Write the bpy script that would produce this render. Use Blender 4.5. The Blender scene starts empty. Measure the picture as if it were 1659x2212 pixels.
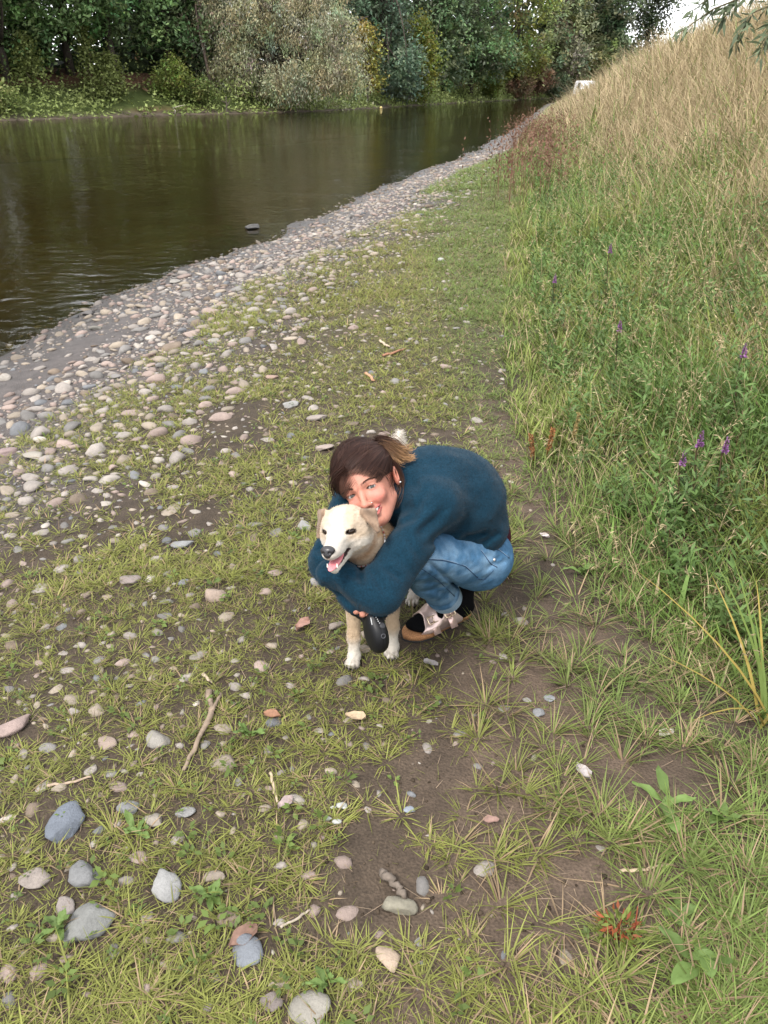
import bpy, math
import numpy as np

# ------------------------------------------------------------------ scene, camera, light
SC = bpy.context.scene
COL = SC.collection
RNG = np.random.default_rng(7)

CAM_H = 1.6
PITCH = math.radians(28.5)
FPX = 1703.0            # focal length in pixels of a 1659 x 2212 view of the photograph
CX, CY = 829.5, 1106.0

cam_data = bpy.data.cameras.new("camera")
cam_data.sensor_fit = 'VERTICAL'
cam_data.sensor_height = 24.0
cam_data.lens = FPX / 2212.0 * 24.0
cam_data.clip_start = 0.05
cam_data.clip_end = 3000.0
cam = bpy.data.objects.new("camera", cam_data)
cam.location = (0, 0, CAM_H)
cam.rotation_euler = (math.radians(90) - PITCH, 0, 0)
COL.objects.link(cam)
SC.camera = cam

SUN_EL, SUN_AZ = math.radians(52), math.radians(215)   # azimuth clockwise from +Y: behind the camera, a bit to the left
world = bpy.data.worlds.new("World")
SC.world = world
world.use_nodes = True
wn, wl = world.node_tree.nodes, world.node_tree.links
wn.clear()
w_out = wn.new('ShaderNodeOutputWorld')
w_bg = wn.new('ShaderNodeBackground')
w_bg.inputs['Strength'].default_value = 0.1
w_sky = wn.new('ShaderNodeTexSky')
w_sky.sky_type = 'NISHITA'
w_sky.sun_disc = False
w_sky.sun_elevation = SUN_EL
w_sky.sun_rotation = SUN_AZ
w_mix = wn.new('ShaderNodeMix')
w_mix.data_type = 'RGBA'
w_mix.inputs[0].default_value = 0.86                     # mostly an even cloud cover
w_mix.inputs[7].default_value = (7.6, 7.65, 7.8, 1)
wl.new(w_sky.outputs[0], w_mix.inputs[6])
wl.new(w_mix.outputs[2], w_bg.inputs['Color'])
wl.new(w_bg.outputs[0], w_out.inputs[0])

sun_data = bpy.data.lights.new("sun", 'SUN')
sun_data.energy = 1.5
sun_data.angle = math.radians(12)
sun_data.color = (1.0, 0.96, 0.9)
sun = bpy.data.objects.new("sun", sun_data)
sun.rotation_euler = (math.radians(90) - SUN_EL, 0, -SUN_AZ + math.pi)
COL.objects.link(sun)

SC.view_settings.view_transform = 'Standard'
SC.view_settings.look = 'None'
SC.view_settings.exposure = 1.72
SC.view_settings.gamma = 1.0
SC.render.engine = 'CYCLES'
SC.cycles.use_denoising = True
SC.cycles.max_bounces = 6
SC.cycles.transparent_max_bounces = 12
SC.cycles.caustics_reflective = False
SC.cycles.caustics_refractive = False
SC.cycles.use_adaptive_sampling = True

# ------------------------------------------------------------------ helpers
CAMP = np.array([0, 0, CAM_H])
C_R = np.array([1.0, 0, 0])
C_U = np.array([0, math.sin(PITCH), math.cos(PITCH)])
C_B = np.array([0, -math.cos(PITCH), math.sin(PITCH)])

def ray(x, y):
    return -C_B + C_U * ((CY - y) / FPX) + C_R * ((x - CX) / FPX)

def PX(x, y, t):
    """point on the sight line of pixel (x, y) at depth t"""
    return CAMP + t * ray(x, y)

def G(x, y, z=0.0):
    """where the sight line of pixel (x, y) meets the level z"""
    d = ray(x, y)
    return CAMP + (z - CAM_H) / d[2] * d

def GT(x, y):
    """where the sight line of a pixel meets the near ground"""
    p = G(x, y, 0.0)
    for _ in range(6):
        p = G(x, y, float(height(p[0:1], p[1:2])[0]))
    return p

def srgb(*c):
    c = np.array(c, float) / 255.0
    return np.where(c <= 0.04045, c / 12.92, ((c + 0.055) / 1.055) ** 2.4)

def unit(v):
    return v / (np.linalg.norm(v, axis=-1, keepdims=True) + 1e-12)

def hash3(i, j, k, seed=0):
    h = (i.astype(np.int64) * 374761393 + j.astype(np.int64) * 668265263 + k.astype(np.int64) * 2147483647 + seed * 1274126177) & 0xFFFFFFFF
    h = ((h ^ (h >> 13)) * 1274126177) & 0xFFFFFFFF
    h = ((h ^ (h >> 16)) * 2246822519) & 0xFFFFFFFF
    return ((h ^ (h >> 15)) & 0xFFFF) / 65535.0

def vnoise(p, seed=0):
    """value noise, p (N,3), 0..1"""
    f = np.floor(p)
    i = f.astype(np.int64)
    t = p - f
    t = t * t * (3 - 2 * t)
    out = 0
    for dx in (0, 1):
        wx = t[:, 0] if dx else 1 - t[:, 0]
        for dy in (0, 1):
            wy = t[:, 1] if dy else 1 - t[:, 1]
            for dz in (0, 1):
                wz = t[:, 2] if dz else 1 - t[:, 2]
                out = out + wx * wy * wz * hash3(i[:, 0] + dx, i[:, 1] + dy, i[:, 2] + dz, seed)
    return out

def fbm2(x, y, scale, seed=0, oct=3):
    x = np.asarray(x, float); y = np.asarray(y, float)
    sh = x.shape
    p = np.stack([x.ravel() / scale, y.ravel() / scale, np.zeros(x.size) + 0.37], 1)
    s, a, tot = 0, 1.0, 0
    for o in range(oct):
        s = s + a * vnoise(p, seed + o * 17)
        tot += a
        a *= 0.5
        p = p * 2.03 + 11.7
    return (s / tot).reshape(sh)

def fbm3(p, scale, seed=0, oct=2):
    p = p / scale
    s, a, tot = 0, 1.0, 0
    for o in range(oct):
        s = s + a * vnoise(p, seed + o * 17)
        tot += a
        a *= 0.5
        p = p * 2.03 + 5.3
    return s / tot

def smooth01(x, a, b):
    t = np.clip((x - a) / (b - a), 0, 1)
    return t * t * (3 - 2 * t)

def make_mesh(name, V, faces, col=None, smooth=True, mats=None):
    """faces: list of (N,k) int arrays"""
    me = bpy.data.meshes.new(name)
    V = np.asarray(V, np.float32)
    me.vertices.add(len(V))
    me.vertices.foreach_set('co', V.ravel())
    faces = [np.asarray(f, np.int32) for f in faces if len(f)]
    nl = sum(f.size for f in faces)
    nf = sum(len(f) for f in faces)
    me.loops.add(nl)
    me.polygons.add(nf)
    me.loops.foreach_set('vertex_index', np.concatenate([f.ravel() for f in faces]))
    starts, tot = [], 0
    for f in faces:
        starts.append(tot + np.arange(len(f)) * f.shape[1])
        tot += f.size
    me.polygons.foreach_set('loop_start', np.concatenate(starts).astype(np.int32))
    me.update(calc_edges=True)
    if smooth:
        me.polygons.foreach_set('use_smooth', np.ones(nf, bool))
    if col is not None:
        col = np.asarray(col, np.float32)
        a = me.color_attributes.new('Col', 'FLOAT_COLOR', 'POINT')
        c4 = np.ones((len(V), 4), np.float32)
        c4[:, :3] = col
        a.data.foreach_set('color', c4.ravel())
    for m in (mats or []):
        me.materials.append(m)
    me.validate(verbose=False)
    return me

def add_obj(name, me, parent=None, **props):
    o = bpy.data.objects.new(name, me)
    COL.objects.link(o)
    if parent is not None:
        o.parent = parent
    for k, v in props.items():
        o[k] = v
    return o

def build(name, V, faces, mat, parent=None, col=None, smooth=True, **props):
    """a mesh object; V in world coordinates, also for children (whose parents carry a plain translation)"""
    V = np.asarray(V, float)
    if parent is not None:
        org = np.array(parent.get('_org', (0, 0, 0)), float)
        V = V - org
    o = add_obj(name, make_mesh(name, V, faces, col, smooth, [mat]), parent, **props)
    if parent is not None:
        o['_org'] = [float(a) for a in parent.get('_org', (0, 0, 0))]
    return o

def root(name, loc, label, category, group=None):
    o = add_obj(name, None, None, label=label, category=category)
    o.location = [float(a) for a in loc]
    o['_org'] = [float(a) for a in loc]
    o.empty_display_size = 0.1
    if group:
        o['group'] = group
    return o

class Bag:
    """collects pieces of geometry for one mesh"""
    def __init__(s):
        s.V, s.C, s.F3, s.F4, s.n = [], [], [], [], 0
    def add(s, V, F, col):
        V = np.asarray(V, float)
        F = np.asarray(F)
        s.V.append(V)
        c = np.asarray(col, float)
        s.C.append(np.broadcast_to(c, (len(V), 3)))
        (s.F3 if F.shape[1] == 3 else s.F4).append(F + s.n)
        s.n += len(V)
    def addm(s, V, Fs, col):
        n0 = s.n
        V = np.asarray(V, float)
        s.V.append(V)
        s.C.append(np.broadcast_to(np.asarray(col, float), (len(V), 3)))
        for F in Fs:
            if len(F):
                (s.F3 if F.shape[1] == 3 else s.F4).append(F + n0)
        s.n += len(V)
    def build(s, name, mat, parent=None, smooth=True, **props):
        fs = []
        if s.F3: fs.append(np.concatenate(s.F3))
        if s.F4: fs.append(np.concatenate(s.F4))
        return build(name, np.concatenate(s.V), fs, mat, parent, np.concatenate(s.C), smooth, **props)

def tube(path, rad, sides=8, cap=True, flat=None):
    """swept tube, returns V, [quads, tris]"""
    path = np.asarray(path, float)
    n = len(path)
    rad = np.broadcast_to(np.asarray(rad, float), (n,))
    tan = unit(np.gradient(path, axis=0))
    ref = np.array([0, 0, 1.0]) if abs(tan[0][2]) < 0.9 else np.array([1.0, 0, 0])
    V = []
    a = np.linspace(0, 2 * np.pi, sides, endpoint=False)
    for i in range(n):
        s = unit(np.cross(tan[i], ref))
        ref2 = np.cross(s, tan[i])
        fx = 1.0 if flat is None else flat
        V.append(path[i] + rad[i] * (np.cos(a)[:, None] * s + fx * np.sin(a)[:, None] * ref2))
        ref = ref2
    V = np.concatenate(V)
    q = []
    for i in range(n - 1):
        b0 = i * sides + np.arange(sides)
        b1 = i * sides + (np.arange(sides) + 1) % sides
        q.append(np.stack([b0, b1, b1 + sides, b0 + sides], 1))
    q = np.concatenate(q)
    tr = np.zeros((0, 3), int)
    if cap:
        V = np.concatenate([V, path[:1], path[-1:]])
        c0, c1 = n * sides, n * sides + 1
        k = np.arange(sides)
        tr = np.concatenate([np.stack([np.full(sides, c0), (k + 1) % sides, k], 1),
                             np.stack([np.full(sides, c1), (n - 1) * sides + k, (n - 1) * sides + (k + 1) % sides], 1)])
    return V, [q, tr]

def box(cx, cy, cz, sx, sy, sz, R=None):
    s = np.array([[x, y, z] for x in (-1, 1) for y in (-1, 1) for z in (-1, 1)], float) * [sx / 2, sy / 2, sz / 2]
    if R is not None:
        s = s @ np.asarray(R).T
    return s + [cx, cy, cz], np.array([[0, 1, 3, 2], [4, 6, 7, 5], [0, 4, 5, 1], [2, 3, 7, 6], [0, 2, 6, 4], [1, 5, 7, 3]])

def ico(level):
    t = (1 + 5 ** 0.5) / 2
    V = unit(np.array([[-1, t, 0], [1, t, 0], [-1, -t, 0], [1, -t, 0], [0, -1, t], [0, 1, t], [0, -1, -t], [0, 1, -t], [t, 0, -1], [t, 0, 1], [-t, 0, -1], [-t, 0, 1]], float))
    Fc = np.array([[0, 11, 5], [0, 5, 1], [0, 1, 7], [0, 7, 10], [0, 10, 11], [1, 5, 9], [5, 11, 4], [11, 10, 2], [10, 7, 6], [7, 1, 8], [3, 9, 4], [3, 4, 2], [3, 2, 6], [3, 6, 8], [3, 8, 9], [4, 9, 5], [2, 4, 11], [6, 2, 10], [8, 6, 7], [9, 8, 1]])
    for _ in range(level):
        V = list(V); cache = {}; nf = []
        def mid(a, b):
            k = (min(a, b), max(a, b))
            if k not in cache:
                m = V[a] + V[b]
                V.append(m / np.linalg.norm(m)); cache[k] = len(V) - 1
            return cache[k]
        for a, b, c in Fc:
            ab, bc, ca = mid(a, b), mid(b, c), mid(c, a)
            nf += [[a, ab, ca], [b, bc, ab], [c, ca, bc], [ab, bc, ca]]
        V = np.array(V); Fc = np.array(nf)
    return np.array(V), Fc

# ---- materials
MATS = {}
def nodes_of(m):
    m.use_nodes = True
    nt = m.node_tree
    return nt, nt.nodes, nt.links, nt.nodes['Principled BSDF']

def vmat(name, rough=0.8, spec=0.3, var=0.25, nscale=30.0, bump=0.0, bscale=80.0, sheen=0.0, sss=0.0, metallic=0.0, trans=0.0, bdist=0.003, coat=0.0):
    """material coloured by the mesh's Col attribute, with fine procedural mottling and relief"""
    if name in MATS:
        return MATS[name]
    m = bpy.data.materials.new(name)
    nt, N, L, bs = nodes_of(m)
    at = N.new('ShaderNodeAttribute'); at.attribute_name = 'Col'
    tc = N.new('ShaderNodeTexCoord')
    src = at.outputs['Color']
    if var > 0:
        nz = N.new('ShaderNodeTexNoise'); nz.inputs['Scale'].default_value = nscale; nz.inputs['Detail'].default_value = 5
        L.new(tc.outputs['Object'], nz.inputs['Vector'])
        mr = N.new('ShaderNodeMapRange')
        mr.inputs[1].default_value = 0.25; mr.inputs[2].default_value = 0.75
        mr.inputs[3].default_value = 1 - var; mr.inputs[4].default_value = 1 + var
        L.new(nz.outputs[0], mr.inputs[0])
        mx = N.new('ShaderNodeVectorMath'); mx.operation = 'SCALE'
        L.new(src, mx.inputs[0]); L.new(mr.outputs[0], mx.inputs['Scale'])
        src = mx.outputs[0]
    L.new(src, bs.inputs['Base Color'])
    bs.inputs['Roughness'].default_value = rough
    bs.inputs['Specular IOR Level'].default_value = spec
    bs.inputs['Metallic'].default_value = metallic
    if sheen:
        bs.inputs['Sheen Weight'].default_value = sheen
        bs.inputs['Sheen Roughness'].default_value = 0.5
    if coat:
        bs.inputs['Coat Weight'].default_value = coat
    if sss:
        bs.inputs['Subsurface Weight'].default_value = sss
        bs.inputs['Subsurface Radius'].default_value = (0.012, 0.005, 0.003)
        bs.inputs['Subsurface Scale'].default_value = 1.0
    if bump:
        n2 = N.new('ShaderNodeTexNoise'); n2.inputs['Scale'].default_value = bscale; n2.inputs['Detail'].default_value = 6
        L.new(tc.outputs['Object'], n2.inputs['Vector'])
        bp = N.new('ShaderNodeBump'); bp.inputs['Strength'].default_value = bump; bp.inputs['Distance'].default_value = bdist
        L.new(n2.outputs[0], bp.inputs['Height']); L.new(bp.outputs[0], bs.inputs['Normal'])
    if trans:
        tr = N.new('ShaderNodeBsdfTranslucent')
        L.new(src, tr.inputs['Color'])
        ms = N.new('ShaderNodeMixShader'); ms.inputs[0].default_value = trans
        out = N['Material Output']
        L.new(bs.outputs[0], ms.inputs[1]); L.new(tr.outputs[0], ms.inputs[2]); L.new(ms.outputs[0], out.inputs['Surface'])
    MATS[name] = m
    return m

def cmat(name, color, **kw):
    """plain-coloured variant: same graph, the colour mottled around one base colour"""
    if name in MATS:
        return MATS[name]
    m = vmat(name, **kw)
    nt = m.node_tree
    for n in nt.nodes:
        if n.type == 'ATTRIBUTE':
            rgb = nt.nodes.new('ShaderNodeRGB'); rgb.outputs[0].default_value = (*[float(c) for c in color], 1)
            for l in list(n.outputs['Color'].links):
                nt.links.new(rgb.outputs[0], l.to_socket)
    return m

# ------------------------------------------------------------------ the lie of the land
WATER_Z = -0.35
_WY = np.array([-60, -10, 0, 2, 4, 6.25, 6.92, 7.92, 8.97, 10.6, 12.44, 16.23, 21.15, 26.93, 42.5, 97.4, 115, 130, 145, 400])
_WX = np.array([-12, -6.0, -4.5, -4.1, -3.6, -3.13, -3.01, -2.92, -2.59, -2.1, -1.46, -0.62, 0.81, 2.61, 6.31, 17.8, 28, 48, 90, 700])
_VY = np.array([-60, -3, 0.6, 1.3, 1.69, 1.91, 2.23, 2.59, 3.19, 4.04, 5.23, 7.56, 12.26, 22.9, 30, 42, 75, 97, 115, 130, 145, 400])
_VX = np.array([-8, 1.6, 1.25, 1.22, 1.15, 1.02, 0.88, 0.80, 0.76, 0.80, 0.90, 1.22, 1.97, 3.7, 4.7, 7.0, 13.8, 18.6, 38, 60, 104, 720])

def xw(y):
    return np.interp(y, _WY, _WX)

def xv(y):
    return np.interp(y, _VY, _VX)

def height(x, y):
    x = np.asarray(x, float); y = np.asarray(y, float)
    wob = (fbm2(x, y, 1.1, 3) - 0.5) * 0.9 * smooth01(y, 4, 9)
    u = x - xw(y) + wob
    z = np.interp(u, [-60, -14, -4, -1, 0, 0.6, 2.0, 3.4, 60], [-2.2, -2.0, -0.95, -0.5, WATER_Z, -0.27, -0.09, 0.0, 0.0])
    d = (x - xv(y)) * 0.96
    far = smooth01(y, 52, 82)
    emb = np.interp(d, [-9, 0.1, 0.6, 1.5, 3.0, 4.6, 5.8, 7.0, 9, 14, 400], [0, 0, 0.05, 0.30, 1.08, 2.06, 2.66, 2.95, 3.1, 3.1, 3.1])
    z = z + emb * (1 - far)
    land = smooth01(u, -0.3, 0.8)
    z = z + land * ((fbm2(x, y, 0.35, 9) - 0.5) * 0.02 + (fbm2(x, y, 2.3, 21) - 0.5) * 0.05 * smooth01(np.hypot(x, y - 2), 0.7, 2.2) + (fbm2(x, y, 0.09, 31, 2) - 0.5) * 0.008)
    return z

FAR_PTS = np.array([[-400, -420], [-120, -70], [-60, 8], [-38, 36], [-22.8, 52.3], [-19, 57.3], [-14.3, 63.5], [-6.5, 68.7], [0, 82.2], [9.3, 104.7], [25.3, 134.8], [60, 158], [130, 178], [700, 260]], float)
def _dense(pts, step=1.0):
    out = []
    for a, b in zip(pts[:-1], pts[1:]):
        n = max(2, int(np.linalg.norm(b - a) / step))
        out.append(a + (b - a) * np.linspace(0, 1, n, endpoint=False)[:, None])
    return np.concatenate(out + [pts[-1:]])
FAR_D = _dense(FAR_PTS)
_k = np.ones(13) / 13
FAR_D = np.stack([np.convolve(np.pad(FAR_D[:, i], 6, mode='edge'), _k, 'valid') for i in (0, 1)], 1)
_ft = unit(np.gradient(FAR_D, axis=0))
FAR_N = np.stack([-_ft[:, 1], _ft[:, 0]], 1)      # inland

def far_offset(x, y):
    x = np.atleast_1d(x); y = np.atleast_1d(y)
    out = np.empty(x.shape)
    m = (FAR_D[:, 1] > -30) & (FAR_D[:, 0] < 260)
    D, Nn = FAR_D[m], FAR_N[m]
    for i0 in range(0, len(x), 4000):
        s = slice(i0, i0 + 4000)
        d2 = (x[s, None] - D[:, 0]) ** 2 + (y[s, None] - D[:, 1]) ** 2
        j = d2.argmin(1)
        sg = (x[s] - D[j, 0]) * Nn[j, 0] + (y[s] - D[j, 1]) * Nn[j, 1]
        out[s] = np.sqrt(d2[np.arange(len(j)), j]) * np.sign(sg)
    return out

def far_z_off(o, x, y):
    b = np.interp(y, [40, 65, 80, 110], [1.0, 1.0, 0.75, 0.8])
    z = np.interp(o, [-8, -3, 0, 0.9, 2.0, 4.0, 6.5, 9, 40, 200], [-2, -1.2, WATER_Z - 0.02, -0.2, 0.25, 1.1, 2.2, 2.7, 3.4, 5.0])
    z = np.where(z > -0.2, -0.2 + (z + 0.2) * b, z)
    return z + smooth01(o, 0.3, 2) * (fbm2(x, y, 2.5, 5) - 0.5) * 0.9

def far_z(x, y):
    x = np.atleast_1d(np.asarray(x, float)); y = np.atleast_1d(np.asarray(y, float))
    return far_z_off(far_offset(x, y), x, y)

_faz = np.degrees(np.arctan2(FAR_D[:, 0], FAR_D[:, 1]))
def far_pos(px, off):
    """a spot on the far bank behind image column px, off metres inland along the sight line"""
    d = ray(px, 230)
    az = math.degrees(math.atan2(d[0], d[1]))
    m = (FAR_D[:, 1] > 0)
    j = np.where(m)[0][np.abs(_faz[m] - az).argmin()]
    p = FAR_D[j]
    q = p + unit(d[:2]) * off
    return np.array([q[0], q[1], float(far_z(q[0], q[1])[0])])
# ------------------------------------------------------------------ setting: ground, river, far bank
def ground_material():
    m = vmat('soil', rough=0.9, spec=0.25, var=0.0, bump=0.0)
    nt, N, L = m.node_tree, m.node_tree.nodes, m.node_tree.links
    bs = N['Principled BSDF']
    at = [n for n in N if n.type == 'ATTRIBUTE'][0]
    geo = N.new('ShaderNodeNewGeometry')
    n1 = N.new('ShaderNodeTexNoise'); n1.inputs['Scale'].default_value = 9; n1.inputs['Detail'].default_value = 8; n1.inputs['Roughness'].default_value = 0.65
    n2 = N.new('ShaderNodeTexNoise'); n2.inputs['Scale'].default_value = 160; n2.inputs['Detail'].default_value = 6
    vo = N.new('ShaderNodeTexVoronoi'); vo.inputs['Scale'].default_value = 120
    for n in (n1, n2, vo):
        L.new(geo.outputs['Position'], n.inputs['Vector'])
    a = N.new('ShaderNodeMapRange'); a.inputs[1].default_value = 0.3; a.inputs[2].default_value = 0.7; a.inputs[3].default_value = 0.62; a.inputs[4].default_value = 1.35
    L.new(n1.outputs[0], a.inputs[0])
    b = N.new('ShaderNodeMapRange'); b.inputs[1].default_value = 0.3; b.inputs[2].default_value = 0.7; b.inputs[3].default_value = 0.7; b.inputs[4].default_value = 1.3
    L.new(n2.outputs[0], b.inputs[0])
    mu = N.new('ShaderNodeMath'); mu.operation = 'MULTIPLY'
    L.new(a.outputs[0], mu.inputs[0]); L.new(b.outputs[0], mu.inputs[1])
    sc = N.new('ShaderNodeVectorMath'); sc.operation = 'SCALE'
    L.new(at.outputs['Color'], sc.inputs[0]); L.new(mu.outputs[0], sc.inputs['Scale'])
    L.new(sc.outputs[0], bs.inputs['Base Color'])
    wet = N.new('ShaderNodeAttribute'); wet.attribute_name = 'Wet'
    r = N.new('ShaderNodeMapRange'); r.inputs[3].default_value = 0.92; r.inputs[4].default_value = 0.34
    L.new(wet.outputs['Fac'], r.inputs[0]); L.new(r.outputs[0], bs.inputs['Roughness'])
    bp = N.new('ShaderNodeBump'); bp.inputs['Strength'].default_value = 0.6; bp.inputs['Distance'].default_value = 0.006
    ad = N.new('ShaderNodeMath'); ad.operation = 'ADD'
    L.new(n2.outputs[0], ad.inputs[0]); L.new(vo.outputs['Distance'], ad.inputs[1])
    L.new(ad.outputs[0], bp.inputs['Height']); L.new(bp.outputs[0], bs.inputs['Normal'])
    return m

SOIL = np.array([0.044, 0.0325, 0.0225])
SAND = np.array([0.080, 0.057, 0.041])
MUD = np.array([0.072, 0.062, 0.058])
BED = np.array([0.056, 0.043, 0.022])
TURF = np.array([0.085, 0.085, 0.03])
DUFF = np.array([0.045, 0.038, 0.02])

def veg_d(x, y):
    return (x - xv(y)) * 0.96

def path_mask(x, y):
    """worn sandy path: 1 = bare"""
    c = np.interp(y, [0.5, 0.9, 1.4, 1.9, 2.4, 3.2, 4.2, 6], [0.42, 0.40, 0.44, 0.50, 0.54, 0.62, 0.62, 0.75])
    w = np.interp(y, [0.5, 1.5, 2.5, 4, 6], [0.42, 0.36, 0.22, 0.16, 0.12])
    return np.exp(-((x - c) / w) ** 2) * (1 - smooth01(y, 4, 7))

def ground_color(x, y):
    u = x - xw(y)
    d = veg_d(x, y)
    n = fbm2(x, y, 0.8, 41)
    c = np.tile(SOIL, (len(x), 1)) * (0.85 + 0.4 * n[:, None])
    p = path_mask(x, y) * smooth01(n, 0.35, 0.62)
    c = c + (SAND - c) * np.clip(p * 1.1, 0, 1)[:, None]
    t = smooth01(y, 3.5, 9) * smooth01(u, 2.2, 3.4)                      # turf closes further out
    c = c + (TURF * (0.8 + 0.5 * n[:, None]) - c) * t[:, None] * 0.75
    e = smooth01(d, -0.1, 0.5)
    c = c + (DUFF - c) * e[:, None]
    mud = (1 - smooth01(u + (n - 0.5) * 1.2, 1.6, 2.6))
    c = c + (MUD * (0.8 + 0.4 * n[:, None]) - c) * mud[:, None]
    wet = 1 - smooth01(u, -0.1, 0.9)
    c = c * (1 - 0.45 * wet[:, None])
    bed = 1 - smooth01(u, -1.8, 0.1)
    c = c + (BED * (0.7 + 0.7 * n[:, None]) - c) * bed[:, None]
    w = np.clip((1 - smooth01(u + (n - 0.5) * 1.5, 0.1, 1.5)) * 0.95 + (1 - e) * mud * 0.1, 0, 1)
    return c, w

def build_ground():
    ys = np.concatenate([np.arange(-6, 0.4, 0.4), np.arange(0.4, 5, 0.045), 5 * np.exp(np.arange(0, 4.1, 0.018)), [320, 400]])
    ss = np.concatenate([[-90, -60, -40, -25, -16, -10, -7, -5, -4, -3, -2.3, -1.7, -1.2, -0.8], np.arange(-0.5, 7.2, 0.055), 7.2 * np.exp(np.arange(0.02, 3.8, 0.06)), [500]])
    Y, S = np.meshgrid(ys, ss, indexing='ij')
    X = xw(Y) + S
    Z = height(X.ravel(), Y.ravel())
    V = np.stack([X.ravel(), Y.ravel(), Z], 1)
    a, b = Y.shape
    i = (np.arange(a - 1)[:, None] * b + np.arange(b - 1)[None]).ravel()
    Fq = np.stack([i, i + 1, i + b + 1, i + b], 1)
    c, w = ground_color(V[:, 0], V[:, 1])
    o = build('ground', V, [Fq], ground_material(), None, c, kind='structure')
    at = o.data.attributes.new('Wet', 'FLOAT', 'POINT')
    at.data.foreach_set('value', w.astype(np.float32))

def build_far_bank():
    m = (np.abs(FAR_D[:, 0]) < 500)
    D, Nn = FAR_D[m], FAR_N[m]
    D, Nn = D[::2], Nn[::2]
    off = np.array([-8, -3, -1, -0.3, 0, 0.4, 0.9, 1.4, 2, 2.8, 3.6, 4.5, 5.5, 6.5, 8, 10, 14, 20, 30, 50, 120])
    V = D[:, None, :] + Nn[:, None, :] * off[None, :, None]
    X, Y = V[..., 0].ravel(), V[..., 1].ravel()
    O = np.broadcast_to(off, V.shape[:2]).ravel()
    Z = far_z_off(O, X, Y)
    n = fbm2(X, Y, 1.5, 61)
    soil = np.array([0.10, 0.055, 0.035])
    green = np.array([0.05, 0.065, 0.02])
    beach = np.array([0.075, 0.06, 0.045])
    g = smooth01(O + (n - .5) * 2, 0.7, 1.6) * (1 - smooth01(O + (n - 0.5) * 3, 4.2, 5.6))
    c = np.where((O < 1.0)[:, None], beach, soil) * (0.75 + 0.5 * n[:, None])
    c = c + (green - c) * g[:, None]
    a, b = V.shape[:2]
    i = (np.arange(a - 1)[:, None] * b + np.arange(b - 1)[None]).ravel()
    Fq = np.stack([i, i + b, i + b + 1, i + 1], 1)
    build('far_bank', np.stack([X, Y, Z], 1), [Fq], vmat('far_soil', rough=0.95, spec=0.1, var=0.4, nscale=1.4), None, c, kind='structure')

def build_water():
    m = bpy.data.materials.new('river_water')
    nt, N, L, bs = nodes_of(m)
    N.remove(bs)
    out = N['Material Output']
    geo = N.new('ShaderNodeNewGeometry')
    mp = N.new('ShaderNodeMapping'); mp.inputs['Rotation'].default_value = (0, 0, math.radians(14)); mp.inputs['Scale'].default_value = (1.0, 1.5, 1)
    L.new(geo.outputs['Position'], mp.inputs['Vector'])
    n1 = N.new('ShaderNodeTexNoise'); n1.inputs['Scale'].default_value = 3.2; n1.inputs['Detail'].default_value = 3; n1.inputs['Roughness'].default_value = 0.5
    n2 = N.new('ShaderNodeTexNoise'); n2.inputs['Scale'].default_value = 0.35; n2.inputs['Detail'].default_value = 2
    n3 = N.new('ShaderNodeTexNoise'); n3.inputs['Scale'].default_value = 0.09; n3.inputs['Detail'].default_value = 2
    for n in (n1, n2, n3):
        L.new(mp.outputs[0], n.inputs['Vector'])
    # gusts: rougher patches of water further out
    gr = N.new('ShaderNodeMapRange'); gr.inputs[1].default_value = 0.42; gr.inputs[2].default_value = 0.62; gr.inputs[3].default_value = 0.45; gr.inputs[4].default_value = 1.0
    L.new(n3.outputs[0], gr.inputs[0])
    h = N.new('ShaderNodeMath'); h.operation = 'MULTIPLY'
    L.new(n1.outputs[0], h.inputs[0]); L.new(gr.outputs[0], h.inputs[1])
    h2 = N.new('ShaderNodeMath'); h2.operation = 'MULTIPLY_ADD'; h2.inputs[1].default_value = 1.6
    L.new(n2.outputs[0], h2.inputs[0]); L.new(h.outputs[0], h2.inputs[2])
    bp = N.new('ShaderNodeBump'); bp.inputs['Strength'].default_value = 1.0; bp.inputs['Distance'].default_value = 0.019
    L.new(h2.outputs[0], bp.inputs['Height'])
    fr = N.new('ShaderNodeFresnel'); fr.inputs['IOR'].default_value = 1.333
    L.new(bp.outputs[0], fr.inputs['Normal'])
    gl = N.new('ShaderNodeBsdfGlossy'); gl.inputs['Roughness'].default_value = 0.02
    L.new(bp.outputs[0], gl.inputs['Normal'])
    tr = N.new('ShaderNodeBsdfTransparent'); tr.inputs['Color'].default_value = (0.62, 0.56, 0.36, 1)
    ms = N.new('ShaderNodeMixShader')
    L.new(fr.outputs[0], ms.inputs[0]); L.new(tr.outputs[0], ms.inputs[1]); L.new(gl.outputs[0], ms.inputs[2])
    L.new(ms.outputs[0], out.inputs['Surface'])
    V = np.array([[-380, -60, WATER_Z], [420, -60, WATER_Z], [420, 330, WATER_Z], [-380, 330, WATER_Z]], float)
    build('water', V, [np.array([[0, 1, 2, 3]])], m, None, None, False, kind='structure')

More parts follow.
